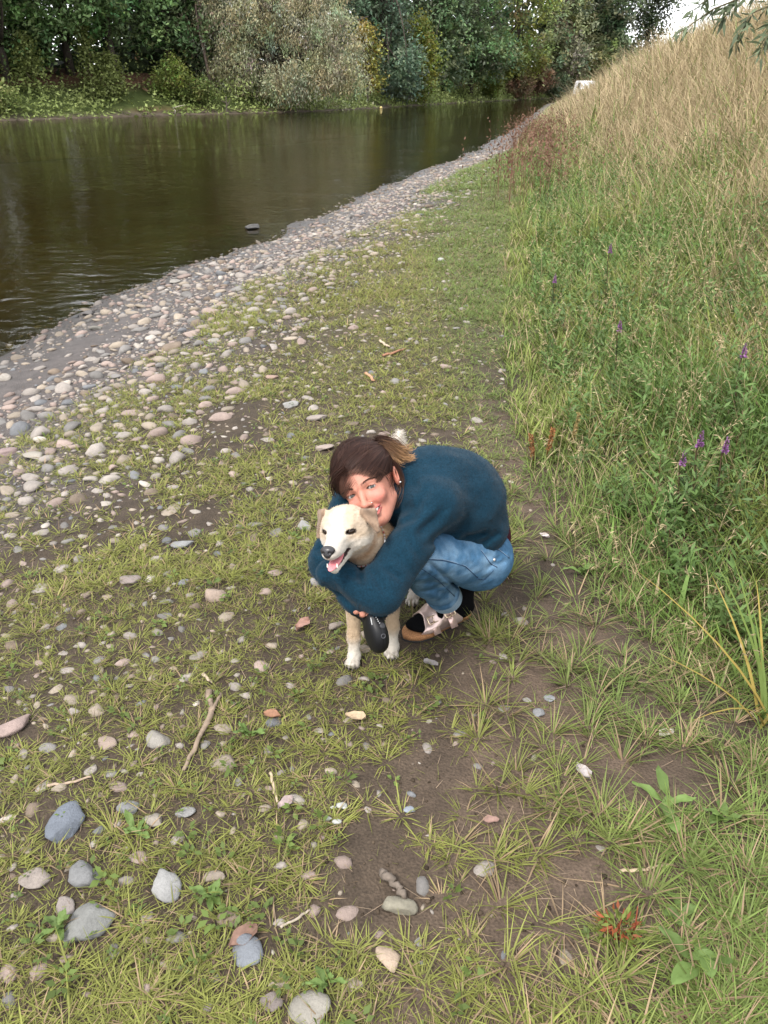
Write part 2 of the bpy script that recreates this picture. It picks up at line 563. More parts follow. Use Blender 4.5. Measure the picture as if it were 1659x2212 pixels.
# ------------------------------------------------------------------ foliage tools
def leaves(P, size, aspect, col, rng, up=0.35, dirs=None, fold=0.25):
    """one kite-shaped leaf at every point; returns V, F, C"""
    n = len(P)
    d = unit(rng.normal(size=(n, 3)) * [1, 1, 0.7]) if dirs is None else unit(dirs + rng.normal(size=(n, 3)) * 0.35)
    nn = unit(rng.normal(size=(n, 3)) + [0, 0, up * 3])
    s = unit(np.cross(d, nn))
    nn = np.cross(s, d)
    L = np.broadcast_to(np.asarray(size, float), (n,))[:, None]
    W = L * aspect * 0.5
    V = np.stack([P, P + d * L * 0.45 + s * W + nn * L * fold * 0.25, P + d * L, P + d * L * 0.45 - s * W + nn * L * fold * 0.25], 1).reshape(-1, 3)
    F = np.arange(n * 4).reshape(n, 4)
    return V, F, np.repeat(col, 4, axis=0)

def blades(B, hgt, wid, az, lean, curve, c0, c1, segs=3):
    """grass blades; arrays over N"""
    n = len(B)
    hgt, wid, az, lean, curve = [np.broadcast_to(np.asarray(a, float), (n,)) for a in (hgt, wid, az, lean, curve)]
    d = np.stack([np.cos(az), np.sin(az), np.zeros(n)], 1)
    s = np.stack([-np.sin(az), np.cos(az), np.zeros(n)], 1)
    Vs, Cs = [], []
    for k in range(segs + 1):
        t = k / segs
        out = lean * t + curve * t * t
        upz = t * np.sqrt(np.clip(1 - np.clip(lean, 0, .98) ** 2, 0.03, 1)) - 0.45 * curve * t * t
        c = B + d * (out * hgt)[:, None] + np.array([0, 0, 1.0]) * (upz * hgt)[:, None]
        w = wid * (1 - t) ** 0.7 * 0.5 * (0.75 + 0.25 * min(1, t * 4))
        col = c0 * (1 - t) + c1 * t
        if k < segs:
            Vs += [c - s * w[:, None], c + s * w[:, None]]
            Cs += [col, col]
        else:
            Vs.append(c); Cs.append(col)
    m = 2 * segs + 1
    V = np.stack(Vs, 1).reshape(-1, 3)
    C = np.stack(Cs, 1).reshape(-1, 3)
    i = np.arange(n)[:, None] * m
    q = [i + np.array([[2 * k, 2 * k + 1, 2 * k + 3, 2 * k + 2]]) for k in range(segs - 1)]
    tri = i + np.array([[2 * segs - 2, 2 * segs - 1, 2 * segs]])
    return V, ([np.concatenate(q)] if q else []) + [tri], C

LEAF = lambda: vmat('leaf', rough=0.55, spec=0.25, var=0.0, trans=0.3)
BARK = lambda: vmat('bark', rough=0.95, spec=0.1, var=0.4, nscale=4, bump=0.6, bscale=14, bdist=0.03)
GRASS = lambda: vmat('grass_blade', rough=0.6, spec=0.25, var=0.0, trans=0.3)

def crown_points(rng, lobes, clump, per, droop=0.0, shell=0.45):
    """lobes: (cx,cy,cz, rx,ry,rz, n_clumps) -> points, clump ids"""
    P, I, k = [], [], 0
    for cx, cy, cz, rx, ry, rz, n in lobes:
        v = unit(rng.normal(size=(n, 3)))
        r = rng.random(n) ** shell
        c = np.array([cx, cy, cz]) + v * r[:, None] * [rx, ry, rz] * (0.82 + 0.36 * rng.random((n, 1)))
        p = c[:, None, :] + rng.normal(size=(n, per, 3)) * clump * (0.6 + 0.8 * rng.random((n, 1, 1)))
        if droop:
            p[..., 2] -= np.abs(rng.normal(size=(n, per))) * droop
        P.append(p.reshape(-1, 3)); I.append(np.repeat(np.arange(n) + k, per)); k += n
    return np.concatenate(P), np.concatenate(I)

def crown_mesh(rng, lobes, clump, per, size, aspect, col, cvar=0.25, droop=0.0, hang=0.0, accent=None, acc_frac=0.0, shell=0.45):
    P, I = crown_points(rng, lobes, clump, per, droop, shell)
    k = I.max() + 1
    base = np.tile(np.asarray(col, float), (k, 1)) * (1 + cvar * rng.normal(size=(k, 1)).clip(-2, 2))
    base = base * (1 + 0.10 * rng.normal(size=(k, 3)))
    if accent is not None:
        mk = rng.random(k) < acc_frac
        base[mk] = np.asarray(accent) * (0.8 + 0.4 * rng.random((mk.sum(), 1)))
    C = np.clip(base[I] * (1.0 + 0.5 * rng.random((len(I), 1))), 0.004, 0.45)
    dirs = None
    if hang:
        dirs = rng.normal(size=(len(P), 3)) * [0.5, 0.5, 0.3] + [0, 0, -hang]
    return leaves(P, size * (0.7 + 0.6 * rng.random(len(P))), aspect, C, rng, up=0.6, dirs=dirs)

def trunk_mesh(rng, base, h, r, limbs, lean=(0, 0), col=(0.06, 0.05, 0.04)):
    bag = Bag()
    n = 7
    t = np.linspace(0, 1, n)
    wob = np.cumsum(rng.normal(size=(n, 2)) * 0.02 * h, 0)
    path = np.stack([base[0] + lean[0] * t * h + wob[:, 0] * t, base[1] + lean[1] * t * h + wob[:, 1] * t, base[2] - 0.3 + (h + .3) * t], 1)
    rr = r * (1 - 0.75 * t); rr[0] *= 1.35
    V, Fs = tube(path, rr, 8)
    bag.addm(V, Fs, col)
    for (tx, ty, tz, lr) in limbs:
        k = rng.integers(1, n - 2)
        a = path[k]
        e = np.array([tx, ty, tz])
        mid = (a + e) / 2 + rng.normal(size=3) * 0.08 * np.linalg.norm(e - a) + [0, 0, 0.1 * np.linalg.norm(e - a)]
        s = np.linspace(0, 1, 6)[:, None]
        q = (1 - s) ** 2 * a + 2 * s * (1 - s) * mid + s * s * e
        V, Fs = tube(q, lr * (1 - 0.8 * s[:, 0]), 5)
        bag.addm(V, Fs, col)
    return bag

def tree(name, label, pos, h, lobes, size, aspect, col, seed, trunk_r=0.25, trunk_h=None, group=None, clump=0.5, per=60, lean=(0, 0), category='tree', bark=(0.06, 0.05, 0.04), **kw):
    """lobes relative to the foot of the tree"""
    rng = np.random.default_rng(seed)
    pos = np.asarray(pos, float)
    r = root(name, pos, label, category, group)
    L = [(pos[0] + a, pos[1] + b, pos[2] + c, rx, ry, rz, n) for a, b, c, rx, ry, rz, n in lobes]
    limbs = [(l[0] + rng.normal() * l[3] * 0.5, l[1] + rng.normal() * l[4] * 0.5, l[2] + rng.normal() * l[5] * 0.4, trunk_r * 0.4) for l in L for _ in range(3)]
    trunk_mesh(rng, pos, trunk_h or h * 0.75, trunk_r, limbs, lean, bark).build('trunk', BARK(), r)
    V, F, C = crown_mesh(rng, L, clump, per, size, aspect, col, **kw)
    build('crown', V, [F], LEAF(), r, C, smooth=False)
    return r
# ------------------------------------------------------------------ far bank: trees, shrubs, undergrowth
DK = (0.030, 0.045, 0.018)
def tall_lobes(r, h, low, n, seed, low_n=None):
    """a crown from height low to h, radius r; more clumps in its lower half"""
    rng = np.random.default_rng(seed)
    out = []
    zs = np.linspace(low + r * 0.55, h - r * 0.5, max(3, int((h - low) / (r * 0.8))))
    for i, z in enumerate(zs):
        f = 1 - 0.45 * (i / (len(zs) - 1)) ** 2
        for k in range(2):
            a = rng.random() * 6.28
            out.append((math.cos(a) * r * 0.42, math.sin(a) * r * 0.42, z + rng.normal() * 0.4, r * 0.72 * f, r * 0.72 * f, r * 0.62, int(n * (1.7 if z < 9 else 0.45))))
    return out

def build_far_vegetation():
    T = []
    # dark wood standing behind: px, inland, height, radius, low edge
    specs = [
        ('locust_tree', 'dark locust tree upstream of the creeper-hung trees', -110, 7.0, 17, 4.4, 1.0, 26, 0.34, (0.085, 0.125, 0.045), {}),
        ('alder_tree', 'broad dark alder furthest upstream on the opposite bank', -270, 6.5, 17, 4.6, 0.8, 26, 0.36, (0.075, 0.105, 0.05), {}),
        ('locust_tree', 'tall locust tree next to the furthest alder upstream', -190, 9.0, 19, 4.6, 1.5, 24, 0.36, (0.07, 0.11, 0.042), {}),
        # name, label, px, off, h, r, low, n, leaf, colour, extras
        ('locust_tree', 'dark feathery locust tree with hanging creepers at the far bank bend', 20, 6.5, 17, 4.2, 1.2, 34, 0.30, (0.112, 0.176, 0.063), {}),
        ('locust_tree', 'dense dark locust tree beside the creeper-hung slope across the river', 150, 8.0, 18, 4.4, 1.8, 36, 0.30, (0.096, 0.152, 0.057), {}),
        ('locust_tree', 'broad locust tree leaning over the red-brown bank across the river', 262, 6.5, 17, 4.4, 2.0, 38, 0.30, (0.118, 0.181, 0.069), {}),
        ('locust_tree', 'shaded dark green tree beside the slender bare dead tree', 385, 8.5, 18, 4.4, 1.0, 38, 0.30, (0.090, 0.141, 0.057), {}),
        ('alder_tree', 'thin dark tree with a bare trunk close behind the big willow', 455, 9.5, 18, 3.6, 0.5, 30, 0.28, (0.096, 0.131, 0.069), {}),
        ('alder_tree', 'blue-green dark tree between the big willow and the yellowing tree', 830, 7.0, 20, 4.4, 0.2, 46, 0.34, (0.096, 0.131, 0.084), {}),
        ('poplar_tree', 'tall dark poplar behind the yellowing tree across the river', 960, 9.0, 24, 5.0, 1.5, 44, 0.42, (0.108, 0.147, 0.074), {}),
        ('poplar_tree', 'tall broad poplar with a thick grey trunk across the river', 1015, 6.0, 25, 5.2, 1.8, 48, 0.42, (0.112, 0.158, 0.074), {}),
        ('poplar_tree', 'bright green broad-leaved tree with yellowing edge across the river', 1105, 5.0, 24, 6.0, 2.0, 54, 0.46, (0.176, 0.200, 0.069), dict(accent=(0.180, 0.195, 0.045), acc_frac=0.25)),
        ('willow_tree', 'grey-green willow in the far row where the river bends', 1185, 7.0, 22, 6.0, 1.0, 50, 0.50, (0.188, 0.200, 0.112), {}),
        ('willow_tree', 'pale willow with a yellowing flank at the river bend', 1242, 9.0, 21, 5.6, 0.5, 50, 0.50, (0.161, 0.183, 0.078), dict(accent=(0.200, 0.195, 0.060), acc_frac=0.10)),
        ('poplar_tree', 'tall dark poplar standing at the end of the far row', 1305, 12.0, 26, 6.0, 0.0, 54, 0.55, (0.102, 0.141, 0.074), {}),
    ]
    for i, (nm, lb, px, off, h, r, low, n, lf, col, kw) in enumerate(specs):
        p = far_pos(px, off)
        tree(nm, lb, p, h, tall_lobes(r, h, low, n, 100 + i), lf * 1.14, 0.52, col, 200 + i, trunk_r=0.28, clump=0.42, per=34, cvar=0.26, shell=0.33, group=None, **kw)
    # single tree against the sky, past the end of the far row
    d = unit(ray(1392, 120)[:2])
    p = np.array([d[0] * 175, d[1] * 175, 2.6])
    tree('poplar_tree', 'lone poplar against the pale sky beyond the grassy embankment', p, 17.5,
         [(0, 0, 8, 4.2, 4.2, 3.5, 60), (-1.5, 0, 11, 3.6, 3.6, 3, 50), (2.6, 0, 12.5, 3.2, 3, 2.4, 40), (-0.5, 0, 15, 3.2, 3, 2.4, 40), (0, 0, 3.5, 4.5, 4, 3, 50)], 0.6, 0.5, (0.042, 0.056, 0.028), 320, trunk_r=0.35, clump=0.6, per=26)
    # the big willow that hangs over the water
    p = far_pos(612, 3.2)
    W = [(-4.6, -1.0, 5.0, 2.6, 2.4, 2.4, 100), (-1.6, -1.6, 6.2, 3.2, 2.6, 2.6, 130), (2.2, -1.6, 6.0, 3.0, 2.6, 2.6, 130), (4.6, -0.6, 4.6, 2.2, 2.2, 2.2, 90),
         (-3.0, -2.4, 2.6, 2.0, 1.6, 1.7, 80), (0.6, -2.8, 1.6, 2.2, 1.5, 1.5, 80), (3.4, -2.4, 2.4, 2.2, 1.6, 1.6, 90), (5.4, -1.8, 1.9, 1.6, 1.5, 1.5, 60),
         (-4.8, -1.6, 1.8, 1.3, 1.2, 1.3, 40), (0.4, -0.6, 9.4, 3.8, 3.2, 2.6, 90), (-3, 0, 8.4, 2.6, 2.6, 2.2, 60), (3.4, 0, 8.4, 2.6, 2.6, 2.2, 60)]
    tree('willow_tree', 'big rounded grey-olive willow hanging low over the far waterline', p, 11, W, 0.24, 0.28, (0.275, 0.275, 0.175), 410, trunk_r=0.4, trunk_h=6, clump=0.32, per=60, shell=0.3, droop=0.30, hang=0.7, cvar=0.18, accent=(0.26, 0.22, 0.12), acc_frac=0.15, bark=(0.07, 0.06, 0.05))
    # small colourful trees and shrubs
    p = far_pos(800, 3.2)
    tree('maple_tree', 'small golden-yellow maple peeping out beside the big willow', p, 6.5, [(0, 0, 3.0, 1.0, 1, 0.8, 26), (0.4, 0, 4.6, 1.1, 1, 0.9, 28), (-0.4, 0, 5.8, 1.3, 1, .8, 26), (0.7, 0, 1.9, 0.7, .8, .6, 14)], 0.26, 0.7, (0.20, 0.175, 0.045), 421, trunk_r=0.09, clump=0.3, per=24)
    p = far_pos(900, 3.0)
    tree('maple_tree', 'yellow-green young maple standing on the far water edge', p, 7.5, [(0, 0, 2.0, 1.9, 1.6, 1.3, 60), (0.5, 0, 3.8, 2.2, 1.8, 1.3, 66), (0.2, 0, 5.4, 1.9, 1.6, 1.2, 50), (-0.2, 0, 6.8, 1.1, 1.1, .9, 26), (0, -.3, .8, 1.5, 1.3, .8, 30)], 0.28, 0.65, (0.14, 0.165, 0.036), 422, trunk_r=0.12, clump=0.34, per=26, accent=(0.19, 0.18, 0.03), acc_frac=0.3)
    shrubs = [
        ('elder_shrub', 'rounded light green shrub on the slope near the willow trunk', 362, 3.2, 1.6, 2.6, (0.085, 0.105, 0.026), 0.2),
        ('elder_shrub', 'small pale green shrub on the opposite bank below the narrow creeper curtain', 8, 2.0, 1.3, 1.2, (0.10, 0.12, 0.04), 0.2),
        ('hazel_shrub', 'low yellow-green shrub under the tall poplars across the river', 1062, 2.6, 1.3, 3.2, (0.075, 0.095, 0.02), 0.3),
        ('sallow_shrub', 'rounded blue-green sallow by the water at the river bend', 1200, 0.8, 2.2, 3.2, (0.070, 0.088, 0.050), 0.35),
        ('sallow_shrub', 'spreading grey-green sallow nearest the white van', 1238, 2.0, 2.2, 2.8, (0.078, 0.09, 0.045), 0.35),
        ('bramble_shrub', 'reddish-brown withered shrub on the bank at the river bend', 1150, 3.2, 2.6, 4.0, (0.135, 0.085, 0.05), 0.35),
        ('bramble_shrub', 'brown withered bramble heap below the bright green tree', 1118, 2.4, 2.0, 2.6, (0.115, 0.08, 0.045), 0.35),
        ('elder_shrub', 'low green shrub tucked under the overhanging willow', 432, 2.2, 1.2, 1.5, (0.08, 0.10, 0.03), 0.2),
    ]
    for i, (nm, lb, px, off, r, h, col, lf) in enumerate(shrubs):
        p = far_pos(px, off)
        n = int(40 * max(1, r))
        tree(nm, lb, p, h, [(0, 0, h * 0.45, r, r * 0.9, h * 0.42, n), (r * .3, 0, h * 0.75, r * 0.7, r * .7, h * 0.3, n // 2), (-r * .4, 0, h * 0.3, r * 0.7, r * .7, h * 0.3, n // 2)], lf, 0.5, tuple(1.5 * c for c in col), 500 + i, trunk_r=0.06, clump=0.24, per=24, category='shrub', cvar=0.2)
    # creepers that hang from the dark trees on the left
    for i, (px0, py0, px1, py1, off, lb) in enumerate([
            (45, 80, 68, 168, 3.6, 'pale green creeper hanging in a narrow curtain from the dark tree'),
            (178, 60, 205, 215, 3.4, 'long yellow-green creeper trailing from the tree all the way down the slope'),
            (232, 120, 246, 205, 3.4, 'short bushy creeper column beside the long trailing one')]):
        rng = np.random.default_rng(700 + i)
        base = far_pos((px0 + px1) / 2, off)
        t = base[1] * math.cos(PITCH) + (CAM_H - base[2]) * math.sin(PITCH)
        a, b = PX(px0, py0, t), PX(px1, py1, t)
        r = root('creeper', b, lb, 'creeper', 'creepers hanging on the far trees')
        s = np.linspace(0, 1, 8)[:, None]
        path = a + (b - a) * s + rng.normal(size=(8, 3)) * 0.15
        V, Fs = tube(path, 0.05, 5)
        bg = Bag(); bg.addm(V, Fs, (0.06, 0.05, 0.03)); bg.build('stem', BARK(), r)
        k = rng.random(1500)
        Pp = a + (b - a) * k[:, None] + rng.normal(size=(1500, 3)) * (0.22 + 0.35 * k[:, None])
        cc = np.array([0.13, 0.155, 0.045]) * (0.6 + 0.8 * rng.random((1500, 1)))
        V, F, C = leaves(Pp, 0.2, 0.8, cc, rng)
        build('foliage', V, [F], LEAF(), r, C, smooth=False)
    # undergrowth on the slope: one mass
    rng = np.random.default_rng(31)
    sel = (FAR_D[:, 0] > -46) & (FAR_D[:, 0] < 60) & (FAR_D[:, 1] > 20)
    D, Nn = FAR_D[sel], FAR_N[sel]
    n = 60000
    j = rng.integers(0, len(D), n)
    o = 0.45 + rng.random(n) ** 1.1 * 7.0
    X = D[j, 0] + Nn[j, 0] * o + rng.normal(size=n) * 0.4
    Y = D[j, 1] + Nn[j, 1] * o + rng.normal(size=n) * 0.4
    cl = fbm2(X, Y, 1.6, 71)
    keep = (rng.random(n) < np.where(o < 4.6, 1.0, 0.25) * smooth01(cl, 0.25, 0.5))
    X, Y, o, cl = X[keep], Y[keep], o[keep], cl[keep]
    Z = far_z(X, Y) + np.abs(rng.normal(size=len(X))) * (0.3 + 1.3 * smooth01(cl, 0.42, 0.72)) * smooth01(o, 0.3, 1.8)
    tone = fbm2(X, Y, 3.0, 81)[:, None]
    C = np.array([0.135, 0.185, 0.045]) * (1 - tone) * 1.3 + np.array([0.25, 0.275, 0.11]) * tone * 1.1
    dry = (fbm2(X, Y, 5.0, 91) > 0.60) & (o > 3.0)
    C[dry] = np.array([0.16, 0.095, 0.055])
    C = C * (0.65 + 0.7 * rng.random((len(X), 1)))
    V, F, C = leaves(np.stack([X, Y, Z], 1), 0.26 * (0.6 + 0.8 * rng.random(len(X))), 0.55, C, rng, up=0.5)
    build('bank_undergrowth', V, [F], LEAF(), None, C, smooth=False, kind='stuff', label='tangle of green weeds and creepers on the opposite river bank', category='undergrowth')
    # the wood behind: reads as one dark mass
    sel = (FAR_D[:, 0] > -75) & (FAR_D[:, 0] < 150) & (FAR_D[:, 1] > -10)
    D, Nn = FAR_D[sel], FAR_N[sel]
    n = 52000
    j = rng.integers(0, len(D), n)
    o = 7 + rng.random(n) * 16
    top = 15 + 6 * fbm2(D[j, 0], D[j, 1], 14, 15)
    X = D[j, 0] + Nn[j, 0] * o; Y = D[j, 1] + Nn[j, 1] * o
    cap = np.interp(np.degrees(np.arctan2(X, Y)), [-60, 13.2, 14.2, 16, 40], [1.0, 1.0, 0.40, 0.28, 0.25])
    Z = 0.8 + rng.random(n) ** 1.9 * top * cap
    C = np.array([0.045, 0.065, 0.03]) * (0.6 + 0.8 * rng.random((n, 1)))
    V, F, C = leaves(np.stack([X, Y, Z], 1), 1.4 * (0.7 + 0.6 * rng.random(n)), 0.6, C, rng)
    build('far_wood', V, [F], LEAF(), None, C, smooth=False, kind='stuff', label='dark wood behind the trees of the far bank', category='wood')
    # bare dead trunk between the dark trees, stump, white driftwood and buoy on the far shore
    p = far_pos(452, 5.0)
    rng = np.random.default_rng(8)
    r = root('dead_tree', p, 'slender bare dead tree standing close to the big willow', 'tree')
    bag = trunk_mesh(rng, p, 8.5, 0.12, [(p[0] + dx, p[1], p[2] + z, 0.05) for dx, z in ((0.8, 5), (-0.7, 6), (0.9, 7.5), (-0.5, 8.6), (0.4, 9))], col=(0.16, 0.12, 0.10))
    bag.build('trunk', BARK(), r)
    p = far_pos(487, 0.5)
    r = root('tree_stump', p, 'short pale forked stump on the far shore beside the willow', 'stump')
    bag = trunk_mesh(rng, p, 1.1, 0.10, [(p[0] + 0.4, p[1], p[2] + 0.9, 0.05), (p[0] - 0.3, p[1] - .2, p[2] + 0.8, 0.05)], (0.1, 0), col=(0.09, 0.075, 0.06))
    bag.build('trunk', BARK(), r)
    p = far_pos(382, 0.4)
    r = root('driftwood_branch', p, 'bleached crooked branch lying on the far shore', 'branch')
    q = np.array([[0, 0, 0.0], [0.05, 0, 0.25], [-0.1, 0, 0.4], [0.3, 0, 0.5], [0.8, 0, 0.6]]) + p
    V, Fs = tube(q, [0.05, 0.04, 0.035, 0.03, 0.015], 6)
    bg = Bag(); bg.addm(V, Fs, (0.32, 0.29, 0.24)); bg.build('branch', BARK(), r)
    p = G(823, 234, WATER_Z)
    r = root('buoy', p, 'small round yellow buoy floating by the far shore', 'buoy')
    v, f = ico(2)
    bg = Bag(); bg.addm(v * [0.13, 0.13, 0.11] + p + [0, 0, 0.05], [f], (0.6, 0.48, 0.2)); bg.build('float', vmat('plastic', rough=0.4, var=0.1), r)
    V, Fs = tube([p + [0, 0, .15], p + [0, 0, .20]], 0.025, 8); bg = Bag(); bg.addm(V, Fs, (0.25, 0.2, 0.1)); bg.build('top_eye', vmat('plastic', rough=0.4), r)

def build_van():
    d = ray(1266, 200); d = d / d[1]
    y = 96.0
    x = d[0] * y
    z0 = float(height(np.array([x]), np.array([y]))[0])
    r = root('parked_van', (x, y, z0), 'white van parked beyond the dry grass at the river bend', 'van')
    # side profile (length along local Y, nose towards the camera), swept across the width with tumblehome
    prof = np.array([[-2.3, 0.35], [-2.35, 0.75], [-2.2, 1.0], [-1.45, 1.15], [-0.75, 1.78], [-0.3, 1.9], [2.2, 1.92], [2.35, 1.7], [2.4, 0.4]])
    top = np.interp(prof[:, 1], [0.35, 1.0, 1.9], [0.95, 0.95, 0.74])
    n = len(prof)
    V, ring = [], []
    for s in (-1, -0.8, 0.8, 1):
        for (py, pz), w in zip(prof, top):
            yy = py * (1 - 0.015 * (abs(s) == 1)); zz = pz - 0.06 * (abs(s) == 1) * (pz > 1.2)
            V.append([x + s * w, y + yy, z0 + zz])
    V = np.array(V)
    q = []
    for k in range(3):
        for i in range(n):
            a, b = k * n + i, k * n + (i + 1) % n
            q.append([a, b, b + n, a + n])
    white = vmat('van_paint', rough=0.3, spec=0.5, var=0.06, nscale=2)
    bag = Bag(); bag.add(V, np.array(q), (0.78, 0.78, 0.8))
    for k in (0, 3):
        c = V[k * n:(k + 1) * n].mean(0)
        i = np.arange(n)
        Vc = np.concatenate([V[k * n:(k + 1) * n], [c]])
        F = np.stack([i, (i + 1) % n, np.full(n, n)], 1)
        bag.add(Vc, F if k == 3 else F[:, ::-1], (0.78, 0.78, 0.8))
    bag.build('body', white, r, smooth=False)
    glass = vmat('van_glass', rough=0.08, spec=0.6, var=0.1)
    def quad(name, pts, col, mat, par):
        bg = Bag(); bg.add(np.array(pts) + [x, y, z0], np.array([[0, 1, 2, 3]]), col); return bg.build(name, mat, par, smooth=False)
    quad('windscreen', [[-0.72, -1.40, 1.20], [0.72, -1.40, 1.20], [0.64, -0.80, 1.74], [-0.64, -0.80, 1.74]], (0.55, 0.6, 0.68), glass, r)
    for s in (-1, 1):
        quad('side_window', [[s * 0.925, -0.6, 1.2], [s * 0.925, 0.6, 1.2], [s * 0.80, 0.6, 1.7], [s * 0.80, -0.4, 1.7]], (0.05, 0.06, 0.07), glass, r)
        V2, f2 = box(x + s * 0.68, y - 2.34, z0 + 0.82, 0.3, 0.05, 0.18)
        bg = Bag(); bg.add(V2, f2, (0.75, 0.75, 0.7)); bg.build('headlight', glass, r, smooth=False)
        for yy in (-1.5, 1.6):
            V2, Fs = tube([[x + s * 0.72, y + yy, z0 + 0.33], [x + s * 0.96, y + yy, z0 + 0.33]], 0.33, 18)
            bg = Bag(); bg.addm(V2, Fs, (0.02, 0.02, 0.02)); w = bg.build('wheel', vmat('rubber', rough=0.9, var=0.1), r)
            V2, Fs = tube([[x + s * 0.90, y + yy, z0 + 0.33], [x + s * 0.975, y + yy, z0 + 0.33]], 0.19, 14)
            bg = Bag(); bg.addm(V2, Fs, (0.5, 0.5, 0.52)); bg.build('rim', vmat('steel', rough=0.4, metallic=0.8, var=0.1), w)
    V2, f2 = box(x, y - 2.36, z0 + 0.5, 1.8, 0.08, 0.2); bg = Bag(); bg.add(V2, f2, (0.08, 0.08, 0.08)); bg.build('bumper', vmat('plastic', rough=0.4), r, smooth=False)
    V2, Fs = tube([[x + 0.35, y - 0.2, z0 + 1.88], [x + 0.35, y - 0.2, z0 + 2.05]], 0.05, 8); bg = Bag(); bg.addm(V2, Fs, (0.5, 0.35, 0.2)); bg.build('roof_lamp', vmat('plastic', rough=0.4), r)
# ------------------------------------------------------------------ stones
def stone_material(name, per_object):
    m = bpy.data.materials.new(name)
    nt, N, L, bs = nodes_of(m)
    if per_object:
        src = N.new('ShaderNodeObjectInfo').outputs['Color']
    else:
        a = N.new('ShaderNodeAttribute'); a.attribute_name = 'Col'; src = a.outputs['Color']
    geo = N.new('ShaderNodeNewGeometry')
    n1 = N.new('ShaderNodeTexNoise'); n1.inputs['Scale'].default_value = 16; n1.inputs['Detail'].default_value = 6; n1.inputs['Roughness'].default_value = 0.6
    n2 = N.new('ShaderNodeTexNoise'); n2.inputs['Scale'].default_value = 140; n2.inputs['Detail'].default_value = 6; n2.inputs['Roughness'].default_value = 0.7
    for n in (n1, n2):
        L.new(geo.outputs['Position'], n.inputs['Vector'])
    a1 = N.new('ShaderNodeMapRange'); a1.inputs[1].default_value = .3; a1.inputs[2].default_value = .7; a1.inputs[3].default_value = .80; a1.inputs[4].default_value = 1.15
    a2 = N.new('ShaderNodeMapRange'); a2.inputs[1].default_value = .3; a2.inputs[2].default_value = .7; a2.inputs[3].default_value = .84; a2.inputs[4].default_value = 1.12
    L.new(n1.outputs[0], a1.inputs[0]); L.new(n2.outputs[0], a2.inputs[0])
    mu = N.new('ShaderNodeMath'); mu.operation = 'MULTIPLY'
    L.new(a1.outputs[0], mu.inputs[0]); L.new(a2.outputs[0], mu.inputs[1])
    sc = N.new('ShaderNodeVectorMath'); sc.operation = 'SCALE'
    L.new(src, sc.inputs[0]); L.new(mu.outputs[0], sc.inputs['Scale']); L.new(sc.outputs[0], bs.inputs['Base Color'])
    bs.inputs['Roughness'].default_value = 0.78
    bs.inputs['Specular IOR Level'].default_value = 0.3
    bp = N.new('ShaderNodeBump'); bp.inputs['Strength'].default_value = 0.7; bp.inputs['Distance'].default_value = 0.006
    L.new(n2.outputs[0], bp.inputs['Height']); L.new(bp.outputs[0], bs.inputs['Normal'])
    return m

def stone_shape(seed, level):
    rng = np.random.default_rng(seed)
    V, F = ico(level)
    V = V.copy()
    for _ in range(11):                                  # worn flat faces
        n = unit(rng.normal(size=3)); h = 0.52 + 0.38 * rng.random()
        d = V @ n
        V -= np.clip(d - h, 0, None)[:, None] * n * 0.95
    V *= (1 + 0.5 * (fbm3(V + 9, 0.8, seed, 3) - 0.5)[:, None])
    V *= [1.0, 0.55 + 0.35 * rng.random(), 0.28 + 0.24 * rng.random()]
    V /= np.abs(V[:, 0]).max()
    return V, F

STONE_COLS = [('pale grey', (0.255, 0.225, 0.200)), ('pinkish', (0.250, 0.192, 0.165)), ('beige', (0.255, 0.212, 0.166)), ('grey', (0.168, 0.157, 0.147)),
              ('blue-grey', (0.140, 0.142, 0.148)), ('chalky white', (0.34, 0.305, 0.265)), ('brown', (0.150, 0.115, 0.086))]
STONE_P = np.array([0.27, 0.22, 0.22, 0.13, 0.04, 0.05, 0.07])

